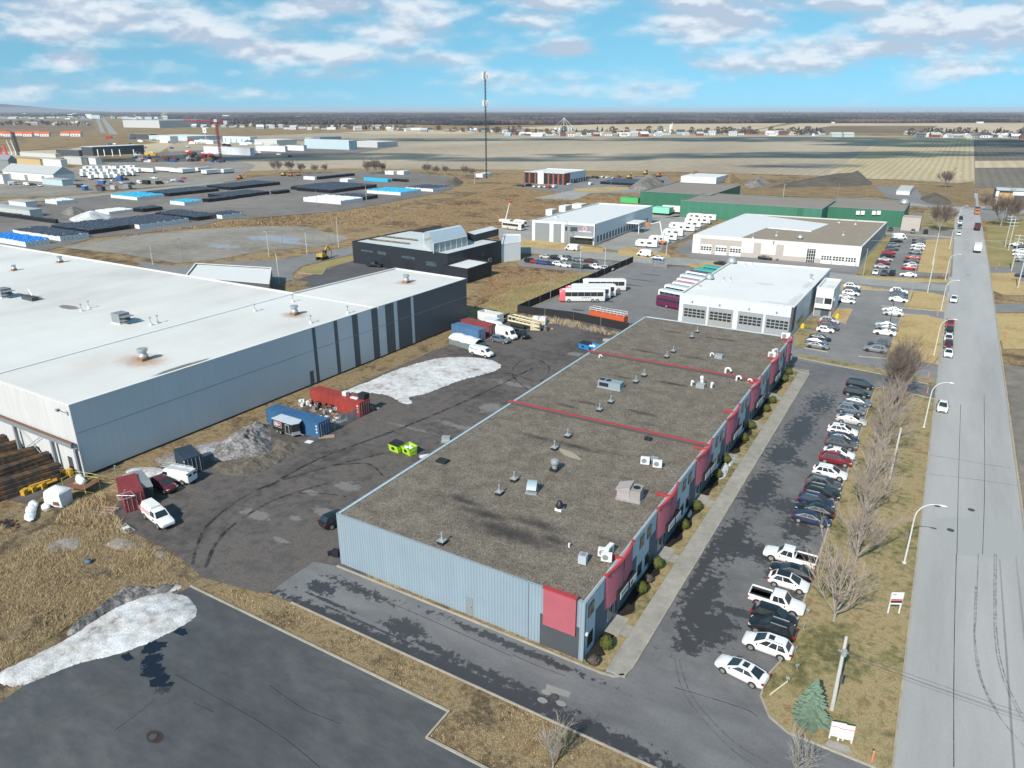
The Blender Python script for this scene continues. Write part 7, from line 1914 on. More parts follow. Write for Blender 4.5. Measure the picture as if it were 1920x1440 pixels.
for (x,y) in ((1017,1314),(1052,1320),(1024,1299)):
 p=P(x,y); sheet('road_patch',smooth_poly([(p.x + .5 * cos(k),p.y + .32 * sin(k)) for k in (0,1,2,3,4,5)],3,.02),.0645,flat('pale_asphalt_patch',(.24,.235,.225),.9),'pale round patch in the drive')
def pm(pts): return P2s(pts)
mound('snow_bank',pm([(0,1283),(0,1262),(60,1232),(140,1190),(165,1168),(215,1135),(262,1112),(305,1104),(335,1096),(338,1104),(320,1112),(350,1118),(371,1143),(362,1162),(330,1182),(275,1208),(215,1230),(150,1245),(80,1272),(40,1287)]),.5,[M['snow']],'long dirty snow bank at the edge of the foreground asphalt','snow bank',.05,.35,2.0,10,.6,None,4)
mound('snow_heap',pm([(128,1185),(190,1140),(235,1108),(300,1105),(330,1100),(300,1118),(240,1135),(180,1165),(140,1190)]),.95,[M['snowgrit']],'gritty grey crest of the snow bank','snow bank',.1,.6,2.0,7,.6,None,4)
mound('snow_patch',pm([(648,734),(700,712),(760,688),(830,671),(905,672),(938,684),(925,697),(860,715),(800,738),(768,745),(774,756),(755,757),(735,745),(705,738)]),.28,[M['snow']],'broad melting snow patch behind the red container','snow patch',.06,.6,1.6,8,.3)
mound('snow_heap',pm([(395,862),(410,835),(450,805),(500,795),(508,815),(505,850),(470,862),(430,866)]),1.7,[M['snowgrit']],'tall gritty snow heap beside the black trailer','snow heap',.04,.5,1.5,9,.5)
mound('snow_patch',pm([(292,862),(340,845),(400,828),(420,830),(400,850),(350,866),(310,872)]),.3,[M['snowd']],'thin snow strip along the grass by the warehouse','snow patch',.05,.6,1.6,6,.6)
mound('snow_patch',pm([(236,884),(258,877),(300,878),(302,887),(276,896),(246,892)]),.25,[M['snow']],'small clean snow patch near the navy container','snow patch',.06,.4,1.6,6,.6)
mound('earth_heap',pm([(395,868),(440,862),(505,848),(520,825),(560,830),(555,845),(520,870),(480,890),(420,890)]),.8,[M['pile']],'low heap of brown earth in front of the snow heap','earth heap',.03,.6,1.5,7,.5)
for px,lab in (([(80,1030),(110,1012),(145,1008),(148,1025),(115,1035)],'thin snow in the reeds at the left'),([(200,1022),(225,1008),(272,1026),(262,1032),(225,1032)],'snow patch beside the ladders'),([(288,1040),(300,1033),(312,1040),(302,1046)],'little snow patch at the edge of the dirt yard')):
 mound('snow_patch',pm(px),.14,[M['snowd']],lab,'snow patch',.05,.5,1.5,5,.8)
for px,lab in (([(1346,895),(1355,870),(1366,874),(1362,892),(1352,900)],'snow remnant between the shrubs'),([(1365,872),(1374,860),(1379,863),(1370,875)],'small snow remnant beside the shrub'),([(1288,970),(1293,959),(1298,962),(1293,971)],'snow scrap beside the fourth shrub')):
 mound('snow_patch',pm(px),.35,[M['snow']],lab,'snow patch',.1,.4,1.5,5,.8)
mound('earth_mound',pm([(1440,352),(1520,335),(1570,330),(1610,333),(1634,344),(1610,349),(1540,350)]),9.5,[M['pile']],'huge dark earth mound behind the green halls','earth mound',.1,.12,1.0,8,.03,None,4,P2(1604,341))
mound('earth_mound',pm([(1725,372),(1745,366),(1775,372),(1782,384),(1745,382)]),3.2,[M['pile']],'grey earth heap left of the far street','earth mound',.1,.3,1.2,7,.1)
mound('rubble_heap',pm([(1180,352),(1205,337),(1230,336),(1245,345),(1225,355),(1195,357)]),5.5,[M['rubble']],'pale rubble heap beside the brick office yard','rubble heap',.1,.35,1.2,8,.1)
mound('sand_heap',pm([(1280,338),(1300,330),(1318,334),(1312,342),(1290,343)]),5.5,[M['sandpile']],'tan sand heap behind the white shed','sand heap',.1,.4,1.2,7,.08)
mound('sand_heap',pm([(1350,338),(1368,331),(1388,338),(1368,343)]),4.5,[M['sandpile']],'second tan sand heap further right','sand heap',.1,.4,1.2,7,.08)
mound('rubble_heap',pm([(1395,345),(1420,337),(1445,343),(1425,352),(1402,352)]),3.5,[M['rubble']],'grey rubble heap at the foot of the huge mound','rubble heap',.1,.5,1.2,7,.15)
mound('earth_heap',pm([(832,343),(850,337),(868,340),(862,347),(840,348)]),3.0,[M['pile']],'dark heap at the end of the bale yard','earth heap',.1,.3,1.2,7,.1)
mound('salt_heap',pm([(130,412),(150,403),(185,400),(208,406),(190,416),(150,418)]),2.8,[M['snow']],'pale salt heap in the bale yard','salt heap',.14,.2,1.2,7,.15)
mound('gravel_heap',pm([(115,400),(135,393),(155,394),(158,400),(135,405)]),2.8,[M['rubble']],'grey gravel heap behind the salt heap','gravel heap',.14,.2,1.2,7,.15)
M['bark']=flat('grey_brown_bark',(.30,.265,.24),.95,var=.25,scale=2)
M['twig']=flat('pinkish_twigs',(.33,.275,.235),.95,var=.2,scale=.6)
M['twigd']=flat('dark_brown_twigs',(.17,.135,.115),.95,var=.25,scale=.6)
M['twigg']=flat('grey_twigs',(.36,.33,.29),.95,var=.2,scale=.6)
def bare_tree_mesh(H,spread,seed,levels=4,fast=.35,nlimb=6,twr=.016,kids=(5,5,4)):
 rnd=random.Random(seed)
 tr,cr=MB(),MB()
 th=H * .16
 base=Vector((0,0,0))
 tr.tube((0,0,0),(0,0,th),.02 * H,.016 * H,7)
 def grow(p,d,L,r,lev):
  steps=3 if lev < 2 else 2
  q=p
  pts=[q]
  for k in range(steps):
   d=(d + Vector((rnd.uniform(-.16,.16),rnd.uniform(-.16,.16),rnd.uniform(-.02,.16)))).normalized()
   q2=q + d * (L / steps)
   (tr if lev == 0 else cr).tube(q,q2,r * (1 - k / steps * .55),max(twr * .7,r * (1 - (k + 1) / steps * .55)),5 if lev < 2 else 3,0,False)
   q=q2; pts.append(q)
  if lev >= levels - 1: return
  for k in range(kids[lev]):
   t=rnd.uniform(.35,1.0)
   i=min(steps - 1,int(t * steps)); f=t * steps - i
   s=pts[i].lerp(pts[i + 1],f)
   side=Vector((rnd.uniform(-1,1),rnd.uniform(-1,1),rnd.uniform(-.2,.6))).normalized()
   nd=(d * (1.0 if lev else .9) + side * rnd.uniform(.45,.85)).normalized()
   grow(s,nd,L * rnd.uniform(.45,.7),max(twr,r * .5),lev + 1)
 for k in range(nlimb):
  a=2 * pi * k / nlimb + rnd.uniform(-.3,.3)
  tilt=spread * rnd.uniform(.6,1.15) if k else .06
  d=Vector((sin(tilt) * cos(a),sin(tilt) * sin(a),cos(tilt)))
  grow(Vector((0,0,th * rnd.uniform(.75,1.0))),d,(H - th) * rnd.uniform(.55,.75),.011 * H,0)
 return tr.mesh('trunk',M['bark']),cr
def tree_set(H,spread,seeds,mat,**k):
 out=[]
 for s in seeds:
  a,b=bare_tree_mesh(H,spread,s,**k)
  out.append((a,b.mesh('crown',M[mat])))
 return out
TV=tree_set(8.2,.62,(11,12,13),'twig',levels=4,nlimb=7,twr=.011,kids=(6,5,4))
TP=tree_set(9.5,.30,(21,22),'twigd',levels=4,nlimb=10,twr=.017,kids=(7,5,5))
TS=tree_set(4.2,.55,(31,32),'twigg',levels=3,nlimb=7,twr=.012,kids=(7,6))
TB=tree_set(9,.75,(41,),'twigd',levels=4,nlimb=8,twr=.03,kids=(7,6,5))
def bare_tree(v,x,y,s,lab,g,rot=None,nm='bare_tree',zz=.08):
 p=Vector((x,y,0))
 t=thing(nm,lab,'tree',(p.x,p.y,zz),random.uniform(0,6) if rot is None else rot,g)
 for o in (link('trunk',v[0],t),link('crown',v[1],t)): o.scale=(s,s,s)
 return t
g='bare trees in the row on the street lawn'
names=['nearest bare tree of the row, standing alone','bare tree second from the near end of the row','bare tree in front of the near street lamp level','bare tree just before the leaning pale pole','bare tree beside the leaning pale pole','bare tree beside the picnic table','bare tree behind the picnic table']
for i,(x,y,s) in enumerate([(1563,1166,1.0),(1603,1060,.96),(1622,975,.94),(1637,908,.9),(1650,850,.9),(1657,815,.85),(1664,785,.9)]):
 p=P(x,y); bare_tree(TV[i % 3],p.x,p.y,s,names[i],g)
for i,(x,y,s) in enumerate([(1672,765,1.0),(1686,748,.95),(1678,735,.9)]):
 p=P(x,y); bare_tree(TP[i % 2],p.x,p.y,s,['slender brown upright tree at the far end of the row, left one','slender brown upright tree at the far end of the row, right one','slender brown upright tree farthest along the row'][i],g)
p=P(1037,1440); bare_tree(TS[0],p.x,p.y,1.0,'young grey bare tree on the rough verge',None)
p=P(1490,1452); bare_tree(TS[1],p.x,p.y,.9,'pale bare sapling at the bottom edge of the picture',None)
for (x,y,s,lab) in [(1761,434,1.25,'big dark bare tree before the green hall shed'),(1876,425,1.5,'dark bare tree behind the double power poles'),(1897,418,1.3,'second dark bare tree near the modern building'),(1772,352,1.2,'bare tree at the orange straw ground'),(1850,396,.9,'reddish bare tree in front of the modern building')]:
 p=P(x,y); bare_tree(TB[0],p.x,p.y,s,lab,'dark bare trees by the far street')
for i,(x,y,s) in enumerate([(520,326,1.6),(545,324,1.4),(565,326,1.2),(590,325,1.0),(610,324,1.0),(690,326,1.5),(705,326,1.6),(718,325,1.2),(800,327,1.2),(818,328,1.0),(835,328,1.0),(872,330,1.1),(885,331,.9)]):
 p=P(x,y); bare_tree(TB[0],p.x,p.y,s * .75,['bare bush at the left end of the field hedge','second bush of the field hedge','third bush of the field hedge','fourth bush of the field hedge','bush beside the black bale stack','left bush of the middle clump','tallest bush of the middle clump','right bush of the middle clump','low bush left of the mast','second low bush left of the mast','third low bush left of the mast','bush just left of the mast','small bush at the foot of the mast'][i],'bare bushes along the field edge',None,'bare_bush')
M['spruce']=flat('blue_spruce_needles',(.15,.225,.165),.9,var=.35,scale=3)
def conifer(H,R_,seed,mat):
 rnd=random.Random(seed); tr,cr=MB(),MB()
 tr.tube((0,0,0),(0,0,H * .95),.02 * H,.004 * H,6)
 n=int(H * 5)
 for k in range(n):
  z=H * (.05 + .93 * k / n); r=R_ * (1 - (k / n)) ** .85 + .06
  m_=max(5,int(9 + 10 * (1 - k / n)))
  for j in range(m_):
   a=rnd.uniform(0,2 * pi); rr=r * rnd.uniform(.65,1.12)
   d=Vector((cos(a),sin(a),0)); s=Vector((-sin(a),cos(a),0))
   w_=.12 + .17 * rr
   p0=d * (rr * .12) + Vector((0,0,z + .1))
   p1=d * (rr * .65) + Vector((0,0,z + .02 - .05 * rr)); p2=d * rr + Vector((0,0,z - .02 + .06 * rr))
   cr.add([p0,p1 + s * w_,p2,p1 - s * w_,p1 + Vector((0,0,.12))],[(0,4,1),(1,4,2),(2,4,3),(3,4,0)])
 return tr.mesh('trunk',M['bark']),cr.mesh('crown',mat)
p=P(1518,1352); v=conifer(4.7,1.7,5,M['spruce']); t=thing('blue_spruce','small blue green spruce beside the wooden pole','tree',(p.x,p.y,.1)); link('trunk',v[0],t); link('crown',v[1],t)
M['cedar']=flat('olive_cedar',(.085,.10,.018),.9,var=.4,scale=6)
M['deadbush']=flat('dead_brown_bush',(.10,.08,.07),.95,var=.3,scale=5)
def shrub_mesh(mat,seed,rx,rz,n=420,leaf=.10):
 rnd=random.Random(seed); mb=MB()
 for k in range(n):
  u,ph=rnd.uniform(-.75,1),rnd.uniform(0,2 * pi); s=sqrt(1 - u * u)
  d=Vector((s * cos(ph),s * sin(ph),u)); rr=rnd.uniform(.78,1.06)
  c=Vector((d.x * rx * rr,d.y * rx * rr,rz * .78 + d.z * rz * .8 * rr))
  a=d.cross(Vector((rnd.uniform(-1,1),rnd.uniform(-1,1),rnd.uniform(-1,1)))).normalized(); b=d.cross(a)
  mb.add([c - a * leaf - b * leaf,c + a * leaf - b * leaf * .6,c + b * leaf * 1.4 + d * leaf],[(0,1,2)])
 mb.blob((0,0,rz * .75),(rx * .84,rx * .84,rz * .7),0,9,7,.1,seed)
 return mb.mesh('foliage',mat)
SH=[shrub_mesh(M['cedar'],3 + k,.62,.85) for k in range(2)]
SD=[shrub_mesh(M['deadbush'],9 + k,.55,.5,300) for k in range(2)]
st=MB(); st.tube((0,0,0),(0,0,.5),.05,.04,5); stem=st.mesh('stem',M['bark'])
for i,(x,y,dead) in enumerate([(1137,1217,0),(1113,1246,1),(1202,1112,0),(1233,1066,0),(1215,1092,1),(1282,993,0),(1307,957,0),(1345,897,0),(1361,869,0),(1394,828,0),(1409,805,0),(1437,773,0),(1448,757,0),(1470,716,0),(1479,703,0)]):
 p=P(x,y); t=thing('round_shrub',('brown leafless shrub ' if dead else 'olive green clipped shrub ') + ['before the nearest facade window','at the corner of the corrugated wall','beyond the first walkway, nearer one','beyond the first walkway, farther one','between two green shrubs','beyond the second walkway, nearer one','beyond the second walkway, farther one','beside the snow remnant, nearer one','beside the snow remnant, farther one','beyond the fourth walkway, nearer one','beyond the fourth walkway, farther one','beyond the fifth walkway, nearer one','beyond the fifth walkway, farther one','in the last bed, nearer one','in the last bed, farthest one'][i],'shrub',(p.x,p.y,.13),i,'shrubs along the facade')
 link('foliage',(SD if dead else SH)[i % 2],t); link('stem',stem,t)
p=P(888,606); t=thing('round_shrub','dark green evergreen bush at the warehouse corner','shrub',(p.x,p.y,.05)); o=link('foliage',shrub_mesh(flat('dark_evergreen',(.03,.06,.025),.9,var=.4,scale=5),77,1.0,1.2),t); link('stem',stem,t)
M['reed']=flat('dry_reed',(.50,.385,.225),.95,var=.35,scale=.5)
M['reedd']=flat('dull_reed',(.34,.255,.155),.95,var=.35,scale=.5)
M['weed']=flat('russet_weed',(.31,.205,.115),.95,var=.4,scale=.1)
def reeds(name,pxpoly,n,h,w_,lab,mats,seed=1,excl=()):
 poly=P2s(pxpoly); rnd=random.Random(seed); mb=MB()
 x0,x1=min(p[0] for p in poly),max(p[0] for p in poly); y0,y1=min(p[1] for p in poly),max(p[1] for p in poly)
 k=0; tries=0
 while k < n and tries < n * 12:
  tries += 1
  x,y=rnd.uniform(x0,x1),rnd.uniform(y0,y1)
  if not inpoly(x,y,poly): continue
  dn=mnoise.noise(Vector((x * .18,y * .18,seed))) 
  if dn < -.2 and rnd.random() < .7: continue
  k += 1
  hh=h * rnd.uniform(.5,1.1) * (1 + dn)
  la,ll=rnd.uniform(0,6.28),rnd.uniform(.3,1.2) * hh
  tx,ty=x + cos(la) * ll,y + sin(la) * ll
  a=rnd.uniform(0,3.14); ww=w_ * rnd.uniform(.6,1.4)
  mb.add([(x - cos(a) * ww,y - sin(a) * ww,0.02),(x + cos(a) * ww,y + sin(a) * ww,0.02),(tx,ty,hh)],[(0,1,2)],0 if rnd.random() < .65 else 1)
 o=mb.part(name,mats); tag(o,lab,'grass',None,'stuff')
reeds('dry_grass',[(-100,965),(0,985),(60,1000),(120,975),(190,985),(240,1012),(330,1045),(375,1085),(340,1098),(225,1108),(150,1160),(60,1225),(0,1262),(-100,1320)],42000,.42,.02,'tall dry reeds in the lower left',[M['reed'],M['reedd']],1)
reeds('dry_grass',[(365,1095),(560,1136),(980,1330),(1205,1440),(1000,1440),(925,1440),(806,1386),(842,1330)],9000,.16,.03,'short dry grass on the rough verge',[M['reed'],M['reedd']],2)
reeds('dry_grass',[(95,985),(140,945),(190,920),(215,970),(250,1003),(170,990)],2500,.8,.045,'dry reeds between wrapped loads and the red container',[M['reed'],M['reedd']],3)
reeds('dry_grass',[(880,604),(905,545),(950,505),(1105,517),(985,570),(915,610)],7000,.5,.07,'weeds in the field beside the large warehouse',[M['weed'],M['reedd']],4)
reeds('dry_grass',[(660,432),(760,424),(900,432),(1000,420),(1200,388),(1190,374),(1060,366),(960,354),(850,376),(600,425)],11000,.5,.13,'weeds in the russet field',[M['weed'],M['reedd']],5)
reeds('dry_grass',[(90,470),(250,442),(420,416),(520,408),(640,398),(760,382),(700,420),(560,422),(380,428),(250,440),(110,466)],6000,.7,.16,'tall weeds along the edge of the bale yard',[M['weed'],M['reedd']],6)
reeds('dry_grass',[(970,592),(1060,602),(1175,628),(1165,634),(1050,610),(975,600)],1200,1.0,.06,'dry weeds along the bus yard fence',[M['reed'],M['twigg']],7)
M['bblack']=Mt('black_bale_wrap').out((.012,.013,.018,1),.25,0,.6)
M['bgrey']=Mt('sky_sheen_black_bale_tops').out((.05,.055,.075,1),.3,0,.7)  # black wrap tops coloured paler and bluer to carry the sky's sheen
M['bwhite']=Mt('white_bale_wrap').out((.74,.76,.78,1),.4)
M['bblue']=Mt('blue_bale_tops').out((.04,.42,.66,1),.4)
M['broyal']=Mt('royal_blue_bale_tops').out((.02,.20,.62,1),.4)
G='stacks of wrapped bales in the yard'
def bales(fr,L,R,h,tm,sm_,lab,z=.14):
 x0,x1,y0,y1=blk(fr,L,R)
 if x1 - x0 < 1.5: x0=x1 - 1.5
 if y1 - y0 < 1.5: y1=y0 + 1.5
 nx,ny=max(1,min(34,round((x1 - x0) / 1.4))),max(1,min(34,round((y1 - y0) / 1.6)))
 dx,dy=(x1 - x0) / nx,(y1 - y0) / ny
 mb=MB()
 for i in range(nx):
  for j in range(ny):
   a,b=x0 + i * dx,y0 + j * dy
   e=.09
   hh=h * random.uniform(.9,1.04)
   p4=[(a + e,b + e),(a + dx - e,b + e),(a + dx - e,b + dy - e),(a + e,b + dy - e)]
   q4=[(a + dx * .25,b + dy * .25),(a + dx * .75,b + dy * .25),(a + dx * .75,b + dy * .75),(a + dx * .25,b + dy * .75)]
   vs=[(x,y,0) for x,y in p4] + [(x,y,hh * .86) for x,y in p4] + [(x,y,hh) for x,y in q4]
   o=0
   if i == 0 or i == nx - 1 or j == 0 or j == ny - 1:
    mb.add(vs,[(k,(k + 1) % 4,4 + (k + 1) % 4,4 + k) for k in range(4)],1)
   mb.add(vs[4:],[(k,(k + 1) % 4,4 + (k + 1) % 4,4 + k) for k in range(4)] + [(4,5,6,7)],0)
 c=((x0 + x1) / 2,(y0 + y1) / 2,z)
 o=local(mb,(c[0],c[1],0)).part('bale_stack',[M[tm],M[sm_]],None,loc=c)
 tag(o,lab,'bale stack',G)
for a in [((257.5,376),208,309,2.2,'bblue','bwhite','turquoise topped bale stack with white sides at the access road'),((346,386),319,381,2.2,'bblue','bwhite','small turquoise topped stack beside a black one'),
   ((318,369),276,411,2.2,'bgrey','bblack','long black bale stack behind the turquoise one'),((434,357),388,526,2.3,'bgrey','bblack','long black bale stack at the far side of the access road'),((391,380),379,444,2.2,'bgrey','bblack','small black stack touching the small turquoise one'),
   ((435,374),390,474,2.2,'bgrey','bblack','black stack with shiny top in the middle of the yard'),((472,369),430,506,2.2,'bgrey','bblack','black stack right of the shiny topped one'),((107,384),85,142,2.2,'bwhite','bwhite','white wrapped stack near the left sheds'),
   ((205,403),179,251,1.7,'bwhite','bwhite','untidy white stack behind the salt heap'),((269,399),250,306,2.2,'bgrey','bblack','short black stack right of the untidy white one'),((371,415),291,415,2.2,'bgrey','bblack','wide black stack near the weeds, left half'),((417,411),390,458,2.2,'bgrey','bwhite','dark topped stack with white ends near the weeds'),
   ((262,430),195,355,2.2,'bgrey','bwhite','very large dark topped stack behind the near black one'),((168,441),97,258,2.2,'bgrey','bblack','large black stack in the near row'),((114,453),25,168,2.2,'bgrey','bwhite','dark topped stack with white sides in the near row'),((49,464),-25,95,2.4,'broyal','bwhite','royal blue topped stack at the warehouse roof edge'),
   ((517,365),508,544,2.2,'bgrey','bblack','single small black stack in the open yard'),((623,363),556,707,2.4,'bgrey','bblack','very long black stack in the right half of the yard'),((562,357),545,640,2.4,'bgrey','bblack','black stack just behind the very long one'),((639,384),569,681,2.4,'bwhite','bwhite','large all white stack near the weeds'),
   ((682,376),630,709,2.2,'bgrey','bblack','black stack directly behind the large white one'),((751,367),688,790,2.2,'bblue','bwhite','blue topped stack with white sides near the russet field'),((812,360),760,848,2.2,'bgrey','bwhite','grey topped stack at the right end of the yard'),((652,342),637,666,2.3,'bwhite','bwhite','short white stack in the far row'),
   ((727,342),682,734,2.3,'bblue','bblue','blue stack in the far row'),((765,342),735,767,2.2,'bgrey','bblack','black stack right of the far blue one'),((598,337),594,666,2.2,'bgrey','bblack','black stack along the far edge'),((590,338),569,594,2.4,'bwhite','bwhite','white stack at the far edge beside the digger'),((105,420),-20,76,2.2,'bgrey','bblack','black stack in front of the grey left shed'),
   ((1215,350),1125,1245,1.8,'bgrey','bblack','flat black stack beside the rubble heap')]:
 bales(*a)
pal={'w': M['offwhite'],'W': M['white'],'g': M['greym'],'d': M['slated'],'k': M['black'],'b': flat('pale_blue_shed_wall',(.42,.53,.58),.6),'y': flat('ochre_shed_wall',(.50,.38,.19),.8),'t': M['stone'],'l': flat('light_grey_shed',(.48,.49,.49),.7),'c': flat('cyan_shed',(.12,.45,.60)),'B': flat('deep_blue_shed',(.03,.10,.30)),'r': flat('grey_shed_top',(.40,.42,.43)),'n': M['brownroof'],'G': flat('pale_green_silo',(.42,.52,.45)),'R': M['brick']}
def shed(fr,L,R,topy,wc,rc,lab,gable=0.0,nm='shed',cat='shed',front=None,z=0.0,doors=0,g=None,arch=False):
 x0,x1,y0,y1=blk(fr,L,R)
 if y1 - y0 < 3: y1=y0 + 6
 h=max(1.5,hgt(fr,topy))
 T=Th(nm,lab,cat,((x0 + x1) / 2,(y0 + y1) / 2,z),g)
 q=MB(); q.box(x0,x1,y0,y1,z,z + h); T.part('wall',q,pal[wc])
 q=MB()
 if arch:
  n=10
  pr=[((y0 - .3) + (y1 - y0 + .6) * k / n,h * .62 + gable * sin(pi * k / n)) for k in range(n + 1)]
  q.loft([[(x,y,z + zz) for y,zz in pr] for x in (x0 - .4,x1 + .4)],0,True)
 elif gable:
  pr=[(y0 - .4,h + .01),((y0 + y1) / 2,h + gable),(y1 + .4,h + .01),(y1 + .4,h - .2),(y0 - .4,h - .2)]
  q.loft([[(x,y,z + zz) for y,zz in pr] for x in (x0 - .4,x1 + .4)],0,True,False)
 else: q.box(x0 - .15,x1 + .15,y0 - .15,y1 + .15,z + h + .01,z + h + .35)
 T.part('roof',q,pal[rc])
 for k in range(doors):
  u=(k + .3) / doors * (x1 - x0)
  q=MB(); q.box(x0 + u,x0 + u + min(4,(x1 - x0) / doors * .5),y0 - .08,y0 - .01,z,z + h * .7); T.part('door',q,pal[front or 'g'])
 return T
S=shed
S((103,343),8,142,327,'W','r','white shed with a grey arched roof among the trailers',5.0,doors=3,arch=False)
S((118,349),80,138,338,'b','r','low pale lean-to in front of the arched white shed')
S((58,408),-40,60,395,'l','r','grey flat shed at the left edge of the bale yard'); S((50,390),18,54,380,'w','r','pale box shed behind the grey flat shed')
S((8,345),-40,20,328,'W','r','white shed end at the left picture edge'); S((20,322),-30,36,300,'g','g','grey arched store at the left edge',4)
S((77,311),31,80,299,'y','n','ochre works shed beside the white one'); S((116,313),77,120,300,'W','l','white works shed right of the ochre one'); S((154,309),123,158,295,'l','r','pale grey works shed, left of the pair'); S((181,309),155,186,297,'w','r','pale works shed, right of the pair')
S((105,296),38,110,289,'l','l','long low grey roofed depot'); S((150,295),107,156,282,'d','g','dark low works office with steel masts')
T=S((176,293),155,272,276,'d','w','open dark shed with white raking struts')
x0,x1,y0,y1=blk((176,293),155,272)
for k,px in enumerate((195,207,222,236,262)):
 p=P(px,293); q=MB(); q.tube((p.x - 4,p.y - 4,7.5),(p.x + 4,p.y - 9,.2),.55,.55,5); o=T.part('strut',q,M['white'])
S((352,264),280,416,256,'b','W','long pale blue hall with a white roof by the highway',doors=6,front='w'); S((282,261),245,296,252,'d','g','dark roofed station shop by the highway'); S((320,268),300,335,256,'w','w','cream shop front at the highway hall')
S((400,270),365,412,264,'W','W','white canopy shop before the blue hall'); S((470,268),419,484,257,'w','b','white framed hall with blue doors',doors=5,front='c')
S((470,292),383,478,278,'w','W','long white fabric hall beside the crane'); S((520,273),478,557,263,'l','W','large pale hall right of the blue doors'); S((535,285),480,540,275,'W','W','white low hall in front of the large pale one'); S((655,281),572,670,264,'b','W','widest pale blue hall of the works'); S((708,277),655,746,267,'l','W','rightmost pale hall of the works'); S((570,283),538,576,273,'w','g','small cream hall between the white ones')
S((600,262),572,640,258,'l','b','high pale block behind the widest hall')
S((300,240),232,395,226,'l','b','very long blue grey hall below the forest',z=0)
S((660,317),640,662,313,'w','W','white storage box far beyond the yard') if False else None
S((738,328),722,740,322,'W','W','white container left of the pair beyond the yard'); S((757,328),742,768,322,'W','W','white double container beyond the yard'); S((905,333),892,922,327,'w','W','white equipment hut at the foot of the mast')
S((1342,346),1276,1364,334,'w','W','long white shed behind the rear green hall')
S((1700,365),1588,1713,356,'w','l','low white wall beside the gravel entrance') if False else None
S((1705,366),1680,1712,359,'w','l','small white hut at the gravel entrance')
G='white trailers massed in the trailer yard'
rows=[(150,332,9),(148,326,10),(155,320,9),(165,337,5)]
k=0
ROWN=['second','third','farthest','front']
for r_,(x0_,y_,n) in enumerate(rows):
 for i in range(n):
  fx=x0_ + i * 11.5 + random.uniform(-2,2)
  trailer(f'white box trailer, {ORD[i]} from the left in the {ROWN[r_]} row of the trailer yard',(fx + 8,y_ + random.uniform(-.6,.6) - i * .12),fx - (5 if i % 3 else -2),fx + 10,3.8,M['white' if (i + r_) % 4 else 'offwhite'],G,z=.9)
for i,(f,L,R) in enumerate([((288,325),245,290),((332,324),292,334),((343,326),318,367),((388,328),378,415),((420,326),414,440),((372,323),366,396)]):
 trailer(['long white trailer in the row behind the works cars','second long white trailer of that row','white trailer standing across the row','white trailer near the right end of the yard','last white trailer at the right end of the yard','white trailer tucked behind the right ones'][i],f,L,R,3.8,M['white'],G,z=.9)
cols=['white','silver','white','blue','white','black','red','grey','white','navy']
for i,(x,y) in enumerate([(25,347),(36,346),(52,348),(62,348),(75,350),(152,352),(185,350),(205,349),(228,345),(246,347),(262,345),(315,343),(328,341),(340,342),(290,336),(300,346),(345,336),(120,341),(214,340),(236,338)]):
 p=P(x,y); kd=['tallvan','sedan','van','suv','pickup'][i % 5]; c=cols[i % 10]
 car(kd,c,(p.x,p.y,.14),random.uniform(-.4,.4) + (pi / 2 if i % 3 == 0 else 0),f'{c} {KN[kd]}, {["in front of the arched white shed", "beside the trailer rows", "at the right of the trailer yard"][0 if x < 140 else 1 if x < 270 else 2]}, {ORD[i % 12]} from the left','vehicles in the trailer yard',False)
for i,(x,y,c,lab) in enumerate([(192,346,'B','blue box truck with white cab roof in the trailer yard'),(160,357,'B','blue truck at the access road'),(190,358,'d','dark blue open container at the access road'),(225,339,'B','deep blue container among the trailers'),(275,346,'k','long black stack beside the trailers'),(215,356,'t','beige van body at the access road'),(240,354,'g','grey container at the access road')]):
 w_=mpp(x,y) * 16
 p=P(x,y); t=thing('yard_container',lab,'container',(p.x,p.y,.14),random.uniform(-.2,.2)); q=MB(); q.box(-w_ / 2,w_ / 2,-1.3,1.3,.2,2.8); q.part('body',pal[c],t); q=MB(); q.box(-w_ / 2 + .1,w_ / 2 - .1,-1.2,1.2,2.801,2.9); q.part('roof',pal['w' if i < 2 else c],t)
rj=[paint('red'),paint('orange'),M['steel'],M['offwhite'],paint('blue'),paint('yellow'),M['slated']]
for i in range(54):
 x=random.uniform(250,415); y=random.uniform(288,305) if x < 300 or x > 300 else 300
 p=P(x,y); w_=random.uniform(4,13); a=random.uniform(-.5,.5)
 m_=rj[[0,1,2,0,3,2,5,6,3,4][i % 10]]
 nm=['steel_bundle','machine','scrap_bin'][i % 3]
 q=MB(); q.rbox((0,0,.1),w_,random.uniform(2,3),random.uniform(1.2,3.0),0); q.rbox((w_ * .2,.3,1.2),w_ * .4,1.5,random.uniform(.8,2.2),.2); q.tube((-w_ * .4,0,1.5),(-w_ * .1,0,random.uniform(3,5)),.25,.2,4)
 o=q.part(nm,m_,None,loc=(p.x,p.y,.14),rot=a); tag(o,{'steel_bundle': 'bundle of steel','machine': 'piece of machinery','scrap_bin': 'loaded scrap bin'}[nm] + ' lying in the works yard below the tower crane',nm.replace('_',' '),'works yard clutter of ' + nm.replace('_',' ') + 's')
